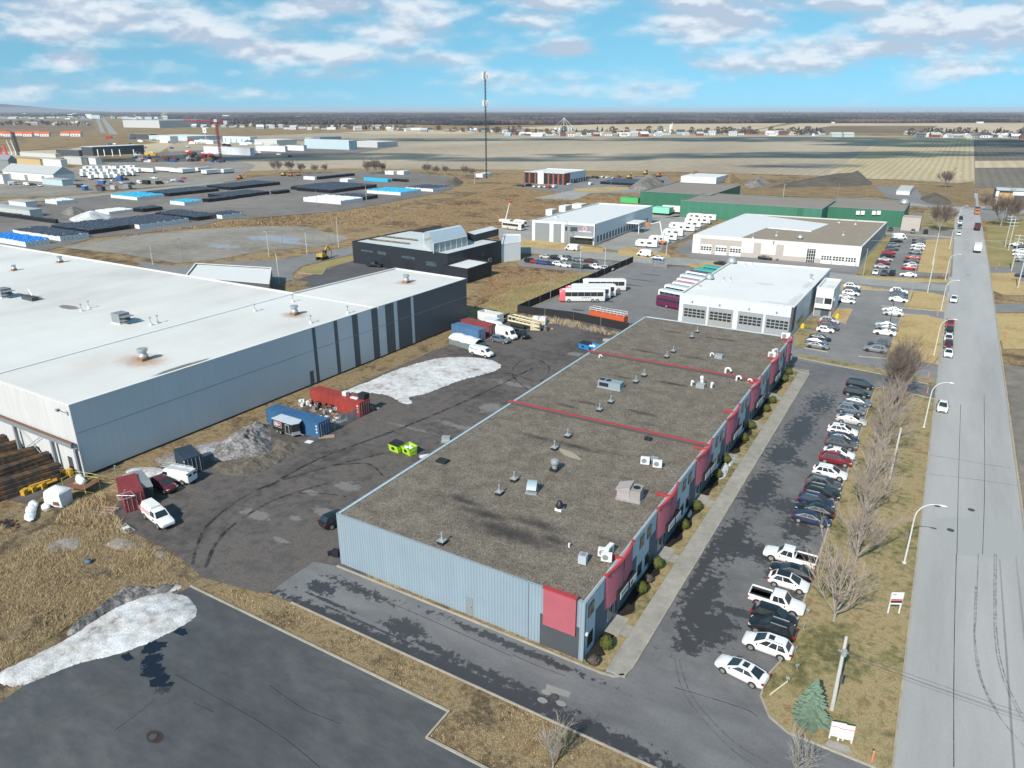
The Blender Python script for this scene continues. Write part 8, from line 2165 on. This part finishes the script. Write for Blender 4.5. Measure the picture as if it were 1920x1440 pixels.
for i,(x,y,c,lab) in enumerate([(545,331,'orange','orange digger beside the field hedge'),(532,330,'yellow','yellow loader beside the field hedge'),(560,330,'orange','second orange digger beside the field hedge'),(1180,335,'yellow','yellow digger beside the rubble heap'),(1210,327,'yellow','yellow excavator far behind the rubble heap'),(1235,332,'orange','orange machine behind the rubble heap'),(605,487,'yellow','yellow wheel loader at the grass island'),(450,336,'orange','small orange machine at the end of the trailer yard')]):
 p=P(x,y); t=thing('excavator',lab,'excavator',(p.x,p.y,.14),random.uniform(0,3),'diggers and loaders')
 q=MB(); q.box(-1.6,1.2,-1.2,1.2,1.1,2.2); q.part('body',paint(c),t)
 q=MB(); q.box(.2,1.3,-1.1,0,2.201,3.2); q.part('cab',M['glass'],t)
 q=MB(); q.pipe([(1.2,.4,1.8),(3.6,.4,4.2),(5.6,.4,2.4),(5.4,.4,.6)],.25,5); q.part('arm',paint(c),t)
 for s in (-1,1):
  q=MB(); q.box(-2,1.8,s * 1.1 - .3,s * 1.1 + .3,0,1.0); q.part('track',M['black'],t)
for i in range(46):
 x=random.uniform(200,560); y=255 + random.uniform(0,9) + (x - 200) * .05 + (14 if i % 3 == 0 else 0)
 p=P(x,y); c=['white','silver','white','grey','white','blue','red','black'][i % 8]
 q=MB(); L_=(5,7,12)[i % 3]; q.rbox((0,0,.5),L_,2.3,(1.2,2.4,3.2)[i % 3],0); q.rbox((-.3,0,.5 + (1.2,2.4,3.2)[i % 3]),L_ * .55,1.9,.6,0); q.rbox((0,0,0),L_ * .9,2.0,.5,0,1)
 k_=('parked_car','cargo_van','box_trailer')[i % 3]
 o=q.part(k_,[paint(c),M['tyre']],None,loc=(p.x,p.y,.2),rot=YAW + random.uniform(-.4,.4)); tag(o,f'small {c} {k_.replace("_", " ")} among the halls by the highway',k_.split('_')[1],f'{c} {k_.replace("_", " ")}s by the highway halls')
for i,(x,y) in enumerate([(972,349),(980,350),(992,350),(1003,351),(1012,352),(1022,352),(1030,353),(1040,352),(1068,347),(1080,343),(1103,335),(1112,334),(1120,335),(1130,333),(1140,334),(1150,335),(1160,333),(1108,347)]):
 c=['black','navy','black','white','white','silver','red','white','white','black'][i % 10]; kd=['suv','pickup','van','sedan','suv'][i % 5]
 p=P(x,y); car(kd,c,(p.x,p.y,.12),random.uniform(-.3,.3) + pi / 2,f'{c} {KN[kd]}, {ORD[i % 12]} of the {"vehicles before the brick office" if i < 9 else "vehicles right of the brick office"}','vehicles at the brick office',False)
p=P(1110,349); 
for i,(f,L,R,tp) in enumerate([((1035,405),1023,1044,395),((1060,398),1048,1072,388),((1090,392),1072,1100,385),((1215,386),1203,1217,377)]):
 S(f,L,R,tp,'W','W',['white block at the left behind the white warehouse','white block in the middle behind the white warehouse','long white block behind the white warehouse','white cube in front of the rear green hall'][i])
p=P(962,431); bus('black and cream motor coach beside the white warehouse',(p.x,p.y,.12),radians(-8),11,3.3,flat('cream_coach',(.6,.55,.48)),M['white'],M['white'],None,'motor_coach',False)
p=P(975,425); caravan('white motorhome behind the cream coach',(p.x,p.y,.12),2.9,7,3.0,None)
p=P(948,418); t=thing('crane_truck','thin pale crane boom with a red tip beside the white warehouse','crane',(p.x,p.y,.1)); q=MB(); q.tube((0,0,1.6),(.6,3,9.5),.25,.15,5); q.part('boom',M['offwhite'],t); q=MB(); q.box(-3,3,-1.2,1.2,.6,1.6); q.part('chassis',M['white'],t); q=MB(); q.rbox((.9,3.2,9.0),1.6,1,.9,.2); q.part('basket',paint('red'),t)
p=P(1430,429); t=thing('roof_billboard','white semi trailer with a dark load at the middle green hall','trailer',(p.x,p.y,.1)); q=MB(); q.box(-8,8,-1.3,1.3,1,3.6); q.part('body',M['white'],t); q=MB(); q.box(-8,8,-1.0,1.0,.4,.99); q.part('running_gear',M['tyre'],t)
t.name='semi_trailer'
def lattice(q,a,b,w_,n,r,m=0):
 a,b=Vector(a),Vector(b); d=(b - a).normalized(); u=d.cross(Vector((0,1,.01))).normalized(); v=d.cross(u)
 cs=[u * s1 + v * s2 for s1,s2 in ((w_,w_),(-w_,w_),(-w_,-w_),(w_,-w_))]
 for c in cs: q.tube(a + c,b + c,r,r,4,m)
 for k in range(n):
  p0,p1=a + (b - a) * k / n,a + (b - a) * (k + 1) / n
  for i in range(4): q.tube(p0 + cs[i],p1 + cs[(i + 1) % 4],r * .7,r * .7,3,m)
p=P(414,296); t=thing('tower_crane','red tower crane over the works yard','tower crane',(p.x,p.y,0)); Hc=hgt((414,296),229)
mr_=mpp(414,296)
rc=flat('crane_red',(.50,.04,.05),.6)
q=MB(); lattice(q,(0,0,0),(0,0,Hc),.9,14,.3); q.part('tower',rc,t)
e0,e1=solve((p.x,p.y,Hc),RT,345),solve((p.x,p.y,Hc),RT,423)
q=MB(); lattice(q,tuple(Vector(e0) - Vector((p.x,p.y,0)))[:2] + (Hc + 1.5,),tuple(Vector(e1) - Vector((p.x,p.y,0)))[:2] + (Hc,),.7,16,.26); q.part('jib',rc,t)
q=MB(); e=Vector(e1) - Vector((p.x,p.y,0)); q.rbox((e.x,e.y,Hc - 2.5),4,3,4,YAW); q.part('counterweight',M['offwhite'],t)
q=MB(); q.rbox((0,0,Hc),3.4,3.4,3,YAW); q.part('cab',M['white'],t)
p=P(912,335); Hm=hgt((912,335),134); t=thing('radio_mast','tall thin telecom mast with antennas rising above the horizon','mast',(p.x,p.y,0))
q=MB(); lattice(q,(0,0,0),(0,0,Hm),.38,30,.13); q.part('lattice',M['slated'],t)
for z0,rr,nn in ((Hm - 5,2.2,6),(Hm - 24,1.8,6)):
 for k in range(nn):
  a=2 * pi * k / nn + .3; q=MB(); q.box(-.35,.35,-.25,.25,0,4.2); q.part('antenna',M['white'],t,loc=(rr * cos(a),rr * sin(a),z0),rot=a)
 q=MB(); q.pipe([(rr * cos(a),rr * sin(a),z0 + 1.5) for a in [2 * pi * k / 6 + .3 for k in range(7)]],.15,4); q.pipe([(-rr,0,z0 + 1.5),(rr,0,z0 + 1.5)],.12,4); q.part('antenna_ring',M['galv'],t)
q=MB(); q.tube((0,0,Hm),(0,0,Hm + 3),.1,.06,4); q.part('spike',M['galv'],t)
p=P(386,263); hs_=hgt((386,263),240); t=thing('pylon_sign','tall white roadside sign on a post by the highway','sign',(p.x,p.y,0)); q=MB(); q.tube((0,0,0),(0,0,hs_ - 5),.45,.45,6); q.part('post',M['white'],t); q=MB(); q.rbox((0,0,hs_ - 8),6.5,1,8,YAW); q.part('panel',M['white'],t); q=MB(); q.rbox((-sin(YAW) * -.6,-cos(YAW) * .6,hs_ - 5.5),3,.2,3,YAW); q.part('emblem',flat('tan_emblem',(.5,.25,.15)),t)
for i,(x,w_) in enumerate(((3,5),(13,5))):
 p=P(x,291); q=MB(); q.tube((0,0,0),(-4,0,11),1.6,1.6,4); q.box(-2,2,-1,1,0,1); o=q.part('red_silo',rc,None,loc=(p.x,p.y,0)); tag(o,['red slanting hopper at the left picture edge','second red slanting hopper near the left edge'][i],'hopper')
for i,x in enumerate((24,32)):
 p=P(x,291); q=MB(); q.tube((0,0,0),(-7,0,17),.6,.4,5); q.box(-1.5,1.5,-1.5,1.5,0,1.2); o=q.part('conveyor_boom',M['offwhite'],None,loc=(p.x,p.y,0)); tag(o,['left white slanting boom beside the dark tower','right white slanting boom beside the dark tower'][i],'boom')
p=P(36,291); q=MB(); lattice(q,(0,0,0),(-4,0,26),1.4,9,.5); q.tube((-4,0,26),(-14,0,28),.6,.4,4); o=q.part('conveyor_tower',M['slated'],None,loc=(p.x,p.y,0)); tag(o,'dark lattice conveyor tower at the left edge','tower')
rnd=random.Random(5)
WALLS=[('white',M['white']),('grey',M['greym']),('brick',M['brick']),('cream',M['cream']),('pale blue',pal['b'])]
ROOFS=[('dark',M['slated']),('grey',pal['r']),('brown',M['brownroof']),('white',M['offwhite']),('red',flat('red_shingle',(.25,.07,.05)))]
def house_mesh(w_,d,h,g,wm_,rm):
 q=MB(); q.box(-w_ / 2,w_ / 2,-d / 2,d / 2,0,h)
 for s in (-1,1): q.add([(s * w_ / 2,-d / 2,h),(s * w_ / 2,d / 2,h),(s * w_ / 2,0,h + g)],[(0,1,2) if s > 0 else (1,0,2)])
 e=.6
 q.add([(-w_ / 2 - e,-d / 2 - e,h - .3),(w_ / 2 + e,-d / 2 - e,h - .3),(w_ / 2 + e,0,h + g + .2),(-w_ / 2 - e,0,h + g + .2),(-w_ / 2 - e,d / 2 + e,h - .3),(w_ / 2 + e,d / 2 + e,h - .3)],[(0,1,2,3),(3,2,5,4)],1)
 for k in range(3): q.box(-w_ * .35 + k * w_ * .27,-w_ * .35 + k * w_ * .27 + 1.6,-d / 2 - .06,-d / 2 + .01,.8,2.4,2)
 return q.mesh('house',[wm_,rm,M['glass']])
HM={}
for wn_,wm_ in WALLS:
 for rn,rm in ROOFS:
  HM[wn_,rn]=house_mesh(13,9,4.2,3.2,wm_,rm)
def house(x,y,wn_,rn,s,lab,g,rot=None):
 p=P(x,y); o=link('house',HM[wn_,rn],None,(p.x,p.y,.2),YAW + (rnd.uniform(-.5,.5) if rot is None else rot)); o.scale=(s,s,s * .95); tag(o,lab,'house',g)
def band(n,x0,x1,y0,y1,place,g,s=(.8,1.5),wl=('white','white','cream','grey','brick','white','pale blue'),rl=('dark','grey','brown','grey','dark','white')):
 for i in range(n):
  t=(i + rnd.uniform(.1,.9)) / n; x=x0 + (x1 - x0) * t; y=y0 + (y1 - y0) * t + rnd.uniform(-2.2,1.5)
  wn_,rn=rnd.choice(wl),rnd.choice(rl)
  house(x,y,wn_,rn,rnd.uniform(*s),f'{wn_} house with a {rn} roof {place}',g + f' {wn_} with {rn} roofs')
band(20,480,760,241,244,'in the village left of the mast','village houses left of the mast',(.8,1.6))
band(14,700,980,244,250,'in the hamlet around the mast','hamlet houses')
band(24,950,1250,254,255,'in the row beyond the ploughed field','field row houses',(.8,1.5))
band(12,1210,1420,253,253,'near the white grain tower','houses near the grain tower')
band(10,1440,1545,254,254,'along the hedge behind the ploughed field','hedge row houses')
band(16,1720,1925,257,260,'in the tree row behind the stubble field','tree row houses')
band(16,0,170,234,233,'at the far left below the hill','far left houses',(.9,1.6))
band(14,290,480,240,238,'under the long wood','houses under the wood',(.8,1.4))
HO={}
om_=house_mesh(17,10,5.5,3.5,M['white'],flat('orange_shingle',(.62,.11,.04)))
for i,x in enumerate((4,18,36,54,68,86,124,144)):
 p=P(x,255 + (i % 2)); o=link('house',om_,None,(p.x,p.y,.2),YAW + .1); s=1.0 if i < 7 else 1.15; o.scale=(s,s,s); tag(o,'white house with a bright orange roof in the new estate','house','orange roofed houses')
for i,(x,y,w_,d,h,wc,lab) in enumerate([(1006,256,24,12,6,'W','long white barn left in the field row'),(1168,255,26,12,7,'W','long white barn in the middle of the field row'),(1238,251,22,16,9,'W','big white barn beside the grain tower'),(1566,257,20,14,9,'G','pale green farm shed, left one'),(1589,257,20,14,9,'G','pale green farm shed, right one'),(1706,253,22,12,8,'G','pale green shed at the tree row'),(1525,252,18,10,6,'W','white barn at the hedge'),(1447,255,16,10,6,'w','pale barn at the left end of the hedge'),(622,243,24,12,6,'W','white barn in the village'),(705,240,34,14,9,'b','pale blue church hall in the village'),(780,244,30,12,6,'W','white long barn right of the village'),(1830,258,24,12,8,'W','white farmhouse with wings in the tree row'),(1004,231,40,14,6,'W','white farm hall below the dark wood'),(1837,231,26,12,6,'W','far white farm on the right'),(1561,231,14,10,5,'W','tiny white farm under the wood')]):
 p=P(x,y); t=thing('barn',lab,'barn',(p.x,p.y,.2),YAW,'barns on the plain'); q=MB(); q.box(-w_ / 2,w_ / 2,-d / 2,d / 2,0,h * .65); q.part('wall',pal[wc],t)
 q=MB(); pr=[(-d / 2 - .5,h * .65),(0,h),(d / 2 + .5,h * .65),(d / 2 + .5,h * .6),(-d / 2 - .5,h * .6)]; q.loft([[(xx,yy,zz) for yy,zz in pr] for xx in (-w_ / 2 - .5,w_ / 2 + .5)],0,True,False); q.part('roof',pal['W' if wc == 'W' else 'l'],t)
p=P(1257,250); t=thing('grain_tower','white grain tower beside the big barn','silo',(p.x,p.y,0)); q=MB(); q.tube((0,0,0),(0,0,18),3,3,12); q.part('silo',M['white'],t); q=MB(); q.tube((0,0,18),(0,0,20),3,.5,12); q.part('dome',M['offwhite'],t); q=MB(); q.tube((3.2,0,0),(3.2,0,24),.8,.8,6); q.part('elevator',M['offwhite'],t)
p=P(1057,246); t=thing('grain_elevator','pale grain elevator with slanting legs behind the field row','grain elevator',(p.x,p.y,0)); q=MB(); q.tube((0,0,0),(0,0,33),.6,.6,5); q.part('tower',M['offwhite'],t); q=MB()
for dx in (-26,-12,12,26): q.tube((0,0,32),(dx,0,10),.35,.35,4)
q.part('spout',M['offwhite'],t); q=MB()
for dx in (-24,-12,0,12,24): q.tube((dx,2,0),(dx,2,8),4,4,10)
q.part('bin',M['offwhite'],t)
M['farbare']=flat('bare_crown_brown',(.145,.105,.09),1,var=.3,scale=.2); M['farred']=flat('bare_crown_russet',(.22,.125,.07),1,var=.3,scale=.2); M['farever']=flat('evergreen_crown',(.028,.038,.03),1,var=.3,scale=.3); M['fargrey']=flat('bare_crown_grey',(.12,.105,.11),1,var=.3,scale=.2)
def far_tree_mesh(mat,seed,H,R_,con=False):
 r_=random.Random(seed); tr,cr=MB(),MB(); tr.tube((0,0,0),(0,0,H * .5),.3,.15,5)
 for k in range(90):
  if con:
   z=r_.uniform(.08,1); rr=R_ * (1 - z) * r_.uniform(.5,1.1)
  else:
   z=r_.uniform(.22,1); rr=R_ * sqrt(max(0.02,1 - ((z - .55) / .5) ** 2)) * r_.uniform(.3,1.08)
  a=r_.uniform(0,6.28); c=Vector((rr * cos(a),rr * sin(a),z * H)); s=r_.uniform(.5,1.1) * R_ * .24
  u=Vector((r_.uniform(-1,1),r_.uniform(-1,1),r_.uniform(-1,1))).normalized() * s; v=u.cross(Vector((r_.uniform(-1,1),r_.uniform(-1,1),r_.uniform(-1,1)))).normalized() * s
  cr.add([c - u - v * .6,c + u - v * .6,c + v,c - v * .2 + u * .2 + u.cross(v).normalized() * s],[(0,1,2),(0,3,1),(1,3,2)])
 return tr.mesh('trunk',M['bark']),cr.mesh('crown',mat)
FT=[('brown bare tree',far_tree_mesh(M['farbare'],1,11,5)),('russet bare tree',far_tree_mesh(M['farred'],2,10,5)),('dark evergreen',far_tree_mesh(M['farever'],3,12,3.6,True)),('grey bare tree',far_tree_mesh(M['fargrey'],4,12,5.5)),('brown bare tree',far_tree_mesh(M['farbare'],5,9,5.5))]
def ftree(x,y,k,s,lab,g):
 p=P(x,y); t=thing('village_tree',lab,'tree',(p.x,p.y,.1),rnd.uniform(0,6),g)
 for o in (link('trunk',FT[k][1][0],t),link('crown',FT[k][1][1],t)): o.scale=(s,s,s)
for n,x0,x1,y0,y1,place in ((30,470,760,240,242,'in the village left of the mast'),(22,700,1000,243,251,'in the hamlet around the mast'),(34,950,1260,252,253,'in the row beyond the ploughed field'),(26,1290,1420,252,252,'in the grove right of the grain tower'),(22,1440,1540,252,253,'along the hedge behind the ploughed field'),(46,1700,1925,255,258,'in the tree row behind the stubble field'),(22,0,170,235,236,'at the far left below the hill'),(30,300,480,236,238,'under the long wood')):
 for i in range(n):
  t=(i + rnd.uniform(0,1)) / n; k=rnd.choice((0,0,1,2,3,3,4) if x0 < 1690 else (3,3,2,0,2,3))
  ftree(x0 + (x1 - x0) * t,y0 + (y1 - y0) * t + rnd.uniform(-2,1.5),k,rnd.uniform(.7,1.5),f'{FT[k][0]} {place}',f'{FT[k][0]}s {place}')
def forest(name,front,back,n,lab,mats,smin,smax,hs_=(11,17)):
 mb=MB(); r_=random.Random(len(front) * 7 + n)
 for k in range(n):
  t=r_.random(); u=r_.random() ** 2.1
  i=min(int(t * (len(front) - 1)),len(front) - 2); f=t * (len(front) - 1) - i
  a=Vector(P2(*front[i])).lerp(Vector(P2(*front[i + 1])),f); b=Vector(P2(*back[i])).lerp(Vector(P2(*back[i + 1])),f)
  c=a.lerp(b,u); s=smin + (smax - smin) * u; h=r_.uniform(*hs_)
  mi=min(len(mats) - 1,int((mnoise.noise(Vector((c.x / 420,c.y / 420,3))) + .55 + r_.uniform(-.15,.15)) / 1.1 * len(mats))); mi=max(0,mi)
  vs=[]
  rr=[(0,.0),(.9,.25),(1,.6),(.6,.9),(0,1.0)]
  ph=r_.uniform(0,2)
  for (q_,z) in rr[1:4]:
   for j in range(6): 
    w_=s * q_ * r_.uniform(.75,1.2); vs.append((c.x + w_ * cos(j * pi / 3 + ph),c.y + w_ * sin(j * pi / 3 + ph),h * z * r_.uniform(.93,1.05)))
  vs.append((c.x,c.y,h))
  fs=[(j,(j + 1) % 6,6 + (j + 1) % 6,6 + j) for j in range(6)] + [(6 + j,6 + (j + 1) % 6,12 + (j + 1) % 6,12 + j) for j in range(6)] + [(12 + j,12 + (j + 1) % 6,18) for j in range(6)]
  mb.add(vs,fs,mi)
 o=mb.part(name,mats); tag(o,lab,'forest',None,'stuff')
fm=[flat('dark_pine_wood',(.018,.024,.026),1,var=.3,scale=.03),flat('dark_wood',(.035,.032,.038),1,var=.3,scale=.03),flat('grey_wood',(.07,.06,.066),1,var=.3,scale=.03),flat('brown_wood',(.125,.095,.09),1,var=.3,scale=.03)]
forest('forest',[(318,231),(500,233),(640,234),(760,233),(880,236),(960,234),(1080,234),(1200,232),(1320,232),(1480,231),(1640,231),(1800,230),(1990,229)],[(318,213)] * 0 + [(x,212.6) for x in (318,500,640,760,880,960,1080,1200,1320,1480,1640,1800,1990)],22000,'wide dark bare forest closing the plain',fm,8,60)
sheet('forest_floor',P2s([(318,231),(640,233),(960,234),(1320,231.5),(1990,229),(1990,211),(318,211)]),.5,flat('forest_floor_brown',(.035,.032,.034),1),'brown floor of the forest')
forest('forest',[(-40,219),(60,220),(180,219),(300,219)],[(-40,211.5),(60,211.5),(180,211.5),(300,211.5)],1600,'far band of woods below the hill on the left',fm,10,60)
town=MB(); r_=random.Random(3)
for k in range(260):
 x,y=r_.uniform(0,560),r_.uniform(211.5,224)
 if x > 320 and y < 218: continue
 p=P(x,y); w_=r_.uniform(20,70); town.rbox((p.x,p.y,0),w_,r_.uniform(15,30),r_.uniform(4,10) if k % 17 else r_.uniform(12,24),YAW,k % 3)
o=town.part('far_town',[M['offwhite'],pal['b'],M['greym']]); tag(o,'hazy far town strung along the highway','town',None,'stuff')
hl=MB(); pk=P(-25,210.5); sc=mpp(-25,210.5)
rings=[]
for t,zz in ((1,0),(.8,.12),(.6,.34),(.4,.62),(.2,.88),(.05,1.0)):
 rings.append([(pk.x + 4200 * t * cos(a) * (1 + .12 * sin(3 * a)),pk.y + 2600 * t * sin(a),zz * sc * 15 + 20 * sin(5 * a) * t) for a in [2 * pi * k / 28 for k in range(28)]])
hl.loft(rings,0,True); struct('hills',hl,flat('hazy_hill',(.07,.08,.09),1),'blue hill on the far left horizon')
for i,x in enumerate((1470,1480,1578,1612,1645,1700,1738,1800,1857,1918)):
 p=P(x,214); q=MB(); h=46; q.tube((-4,0,0),(0,0,h),1.0,.6,4); q.tube((4,0,0),(0,0,h),1.0,.6,4)
 for z in (30,38,45): q.tube((-10,0,z),(10,0,z),.7,.7,4)
 o=q.part('power_pylon',M['greym'],None,loc=(p.x * .55,p.y * .55,0),rot=YAW); tag(o,'distant steel power pylon over the forest on the right horizon','power pylon','distant power pylons')
cm_=Mt('cloud_vapour')
cm_.out((.9,.9,.92,1),1,0,0)
tr_=cm_.N('ShaderNodeBsdfTransparent'); mx_=cm_.N('ShaderNodeMixShader'); cm_.st(mx_,0,cm_.rng(cm_.noise(.012,4,.6),.36,.56,.0,.72)); cm_.l.new(tr_.outputs[0],mx_.inputs[1]); cm_.l.new(cm_.b.outputs[0],mx_.inputs[2])
cm_.l.new(mx_.outputs[0],[n for n in cm_.n if n.type == 'OUTPUT_MATERIAL'][0].inputs['Surface'])
CH=900.0
for (x,y,rx,ry) in [(600,294,190,60),(1000,299,130,34),(1330,292,210,48),(1540,291,130,60),(1760,288,130,45),(1560,262,300,120),(1880,270,260,120),(1250,262,200,60),(800,262,300,70),(1700,272,120,60),(250,300,150,30),(1500,312,60,18)]:
 g_=P(x,y); c=g_ - SUNV * (CH / -SUNV.z)
 q=MB(); q.blob((0,0,0),(rx,ry,28),0,28,10,.5,x * .37,True)
 ca,sa=cos(YAW),sin(YAW); q.v=[(a * ca - b * sa,a * sa + b * ca,d) for a,b,d in q.v]
 o=q.part('cloud',cm_.m,None,loc=(c.x,c.y,CH)); o['kind']='structure'; o['label']='white fair weather cloud drifting overhead'
hzb=MB(); hzb.box(-31000,31000,-3000,43000,-1.5,110)
hm=D.materials.new('haze'); hm.use_nodes=True; hn=hm.node_tree.nodes; hn.clear()
vo=hn.new('ShaderNodeVolumePrincipled'); vo.inputs['Density'].default_value=4.5e-5; vo.inputs['Color'].default_value=(.82,.88,1,1); vo.inputs['Anisotropy'].default_value=0.0
ho=hn.new('ShaderNodeOutputMaterial'); hm.node_tree.links.new(vo.outputs[0],ho.inputs['Volume'])
o=hzb.part('haze',hm); o['kind']='stuff'; o['label']='thin bluish air over the whole plain'
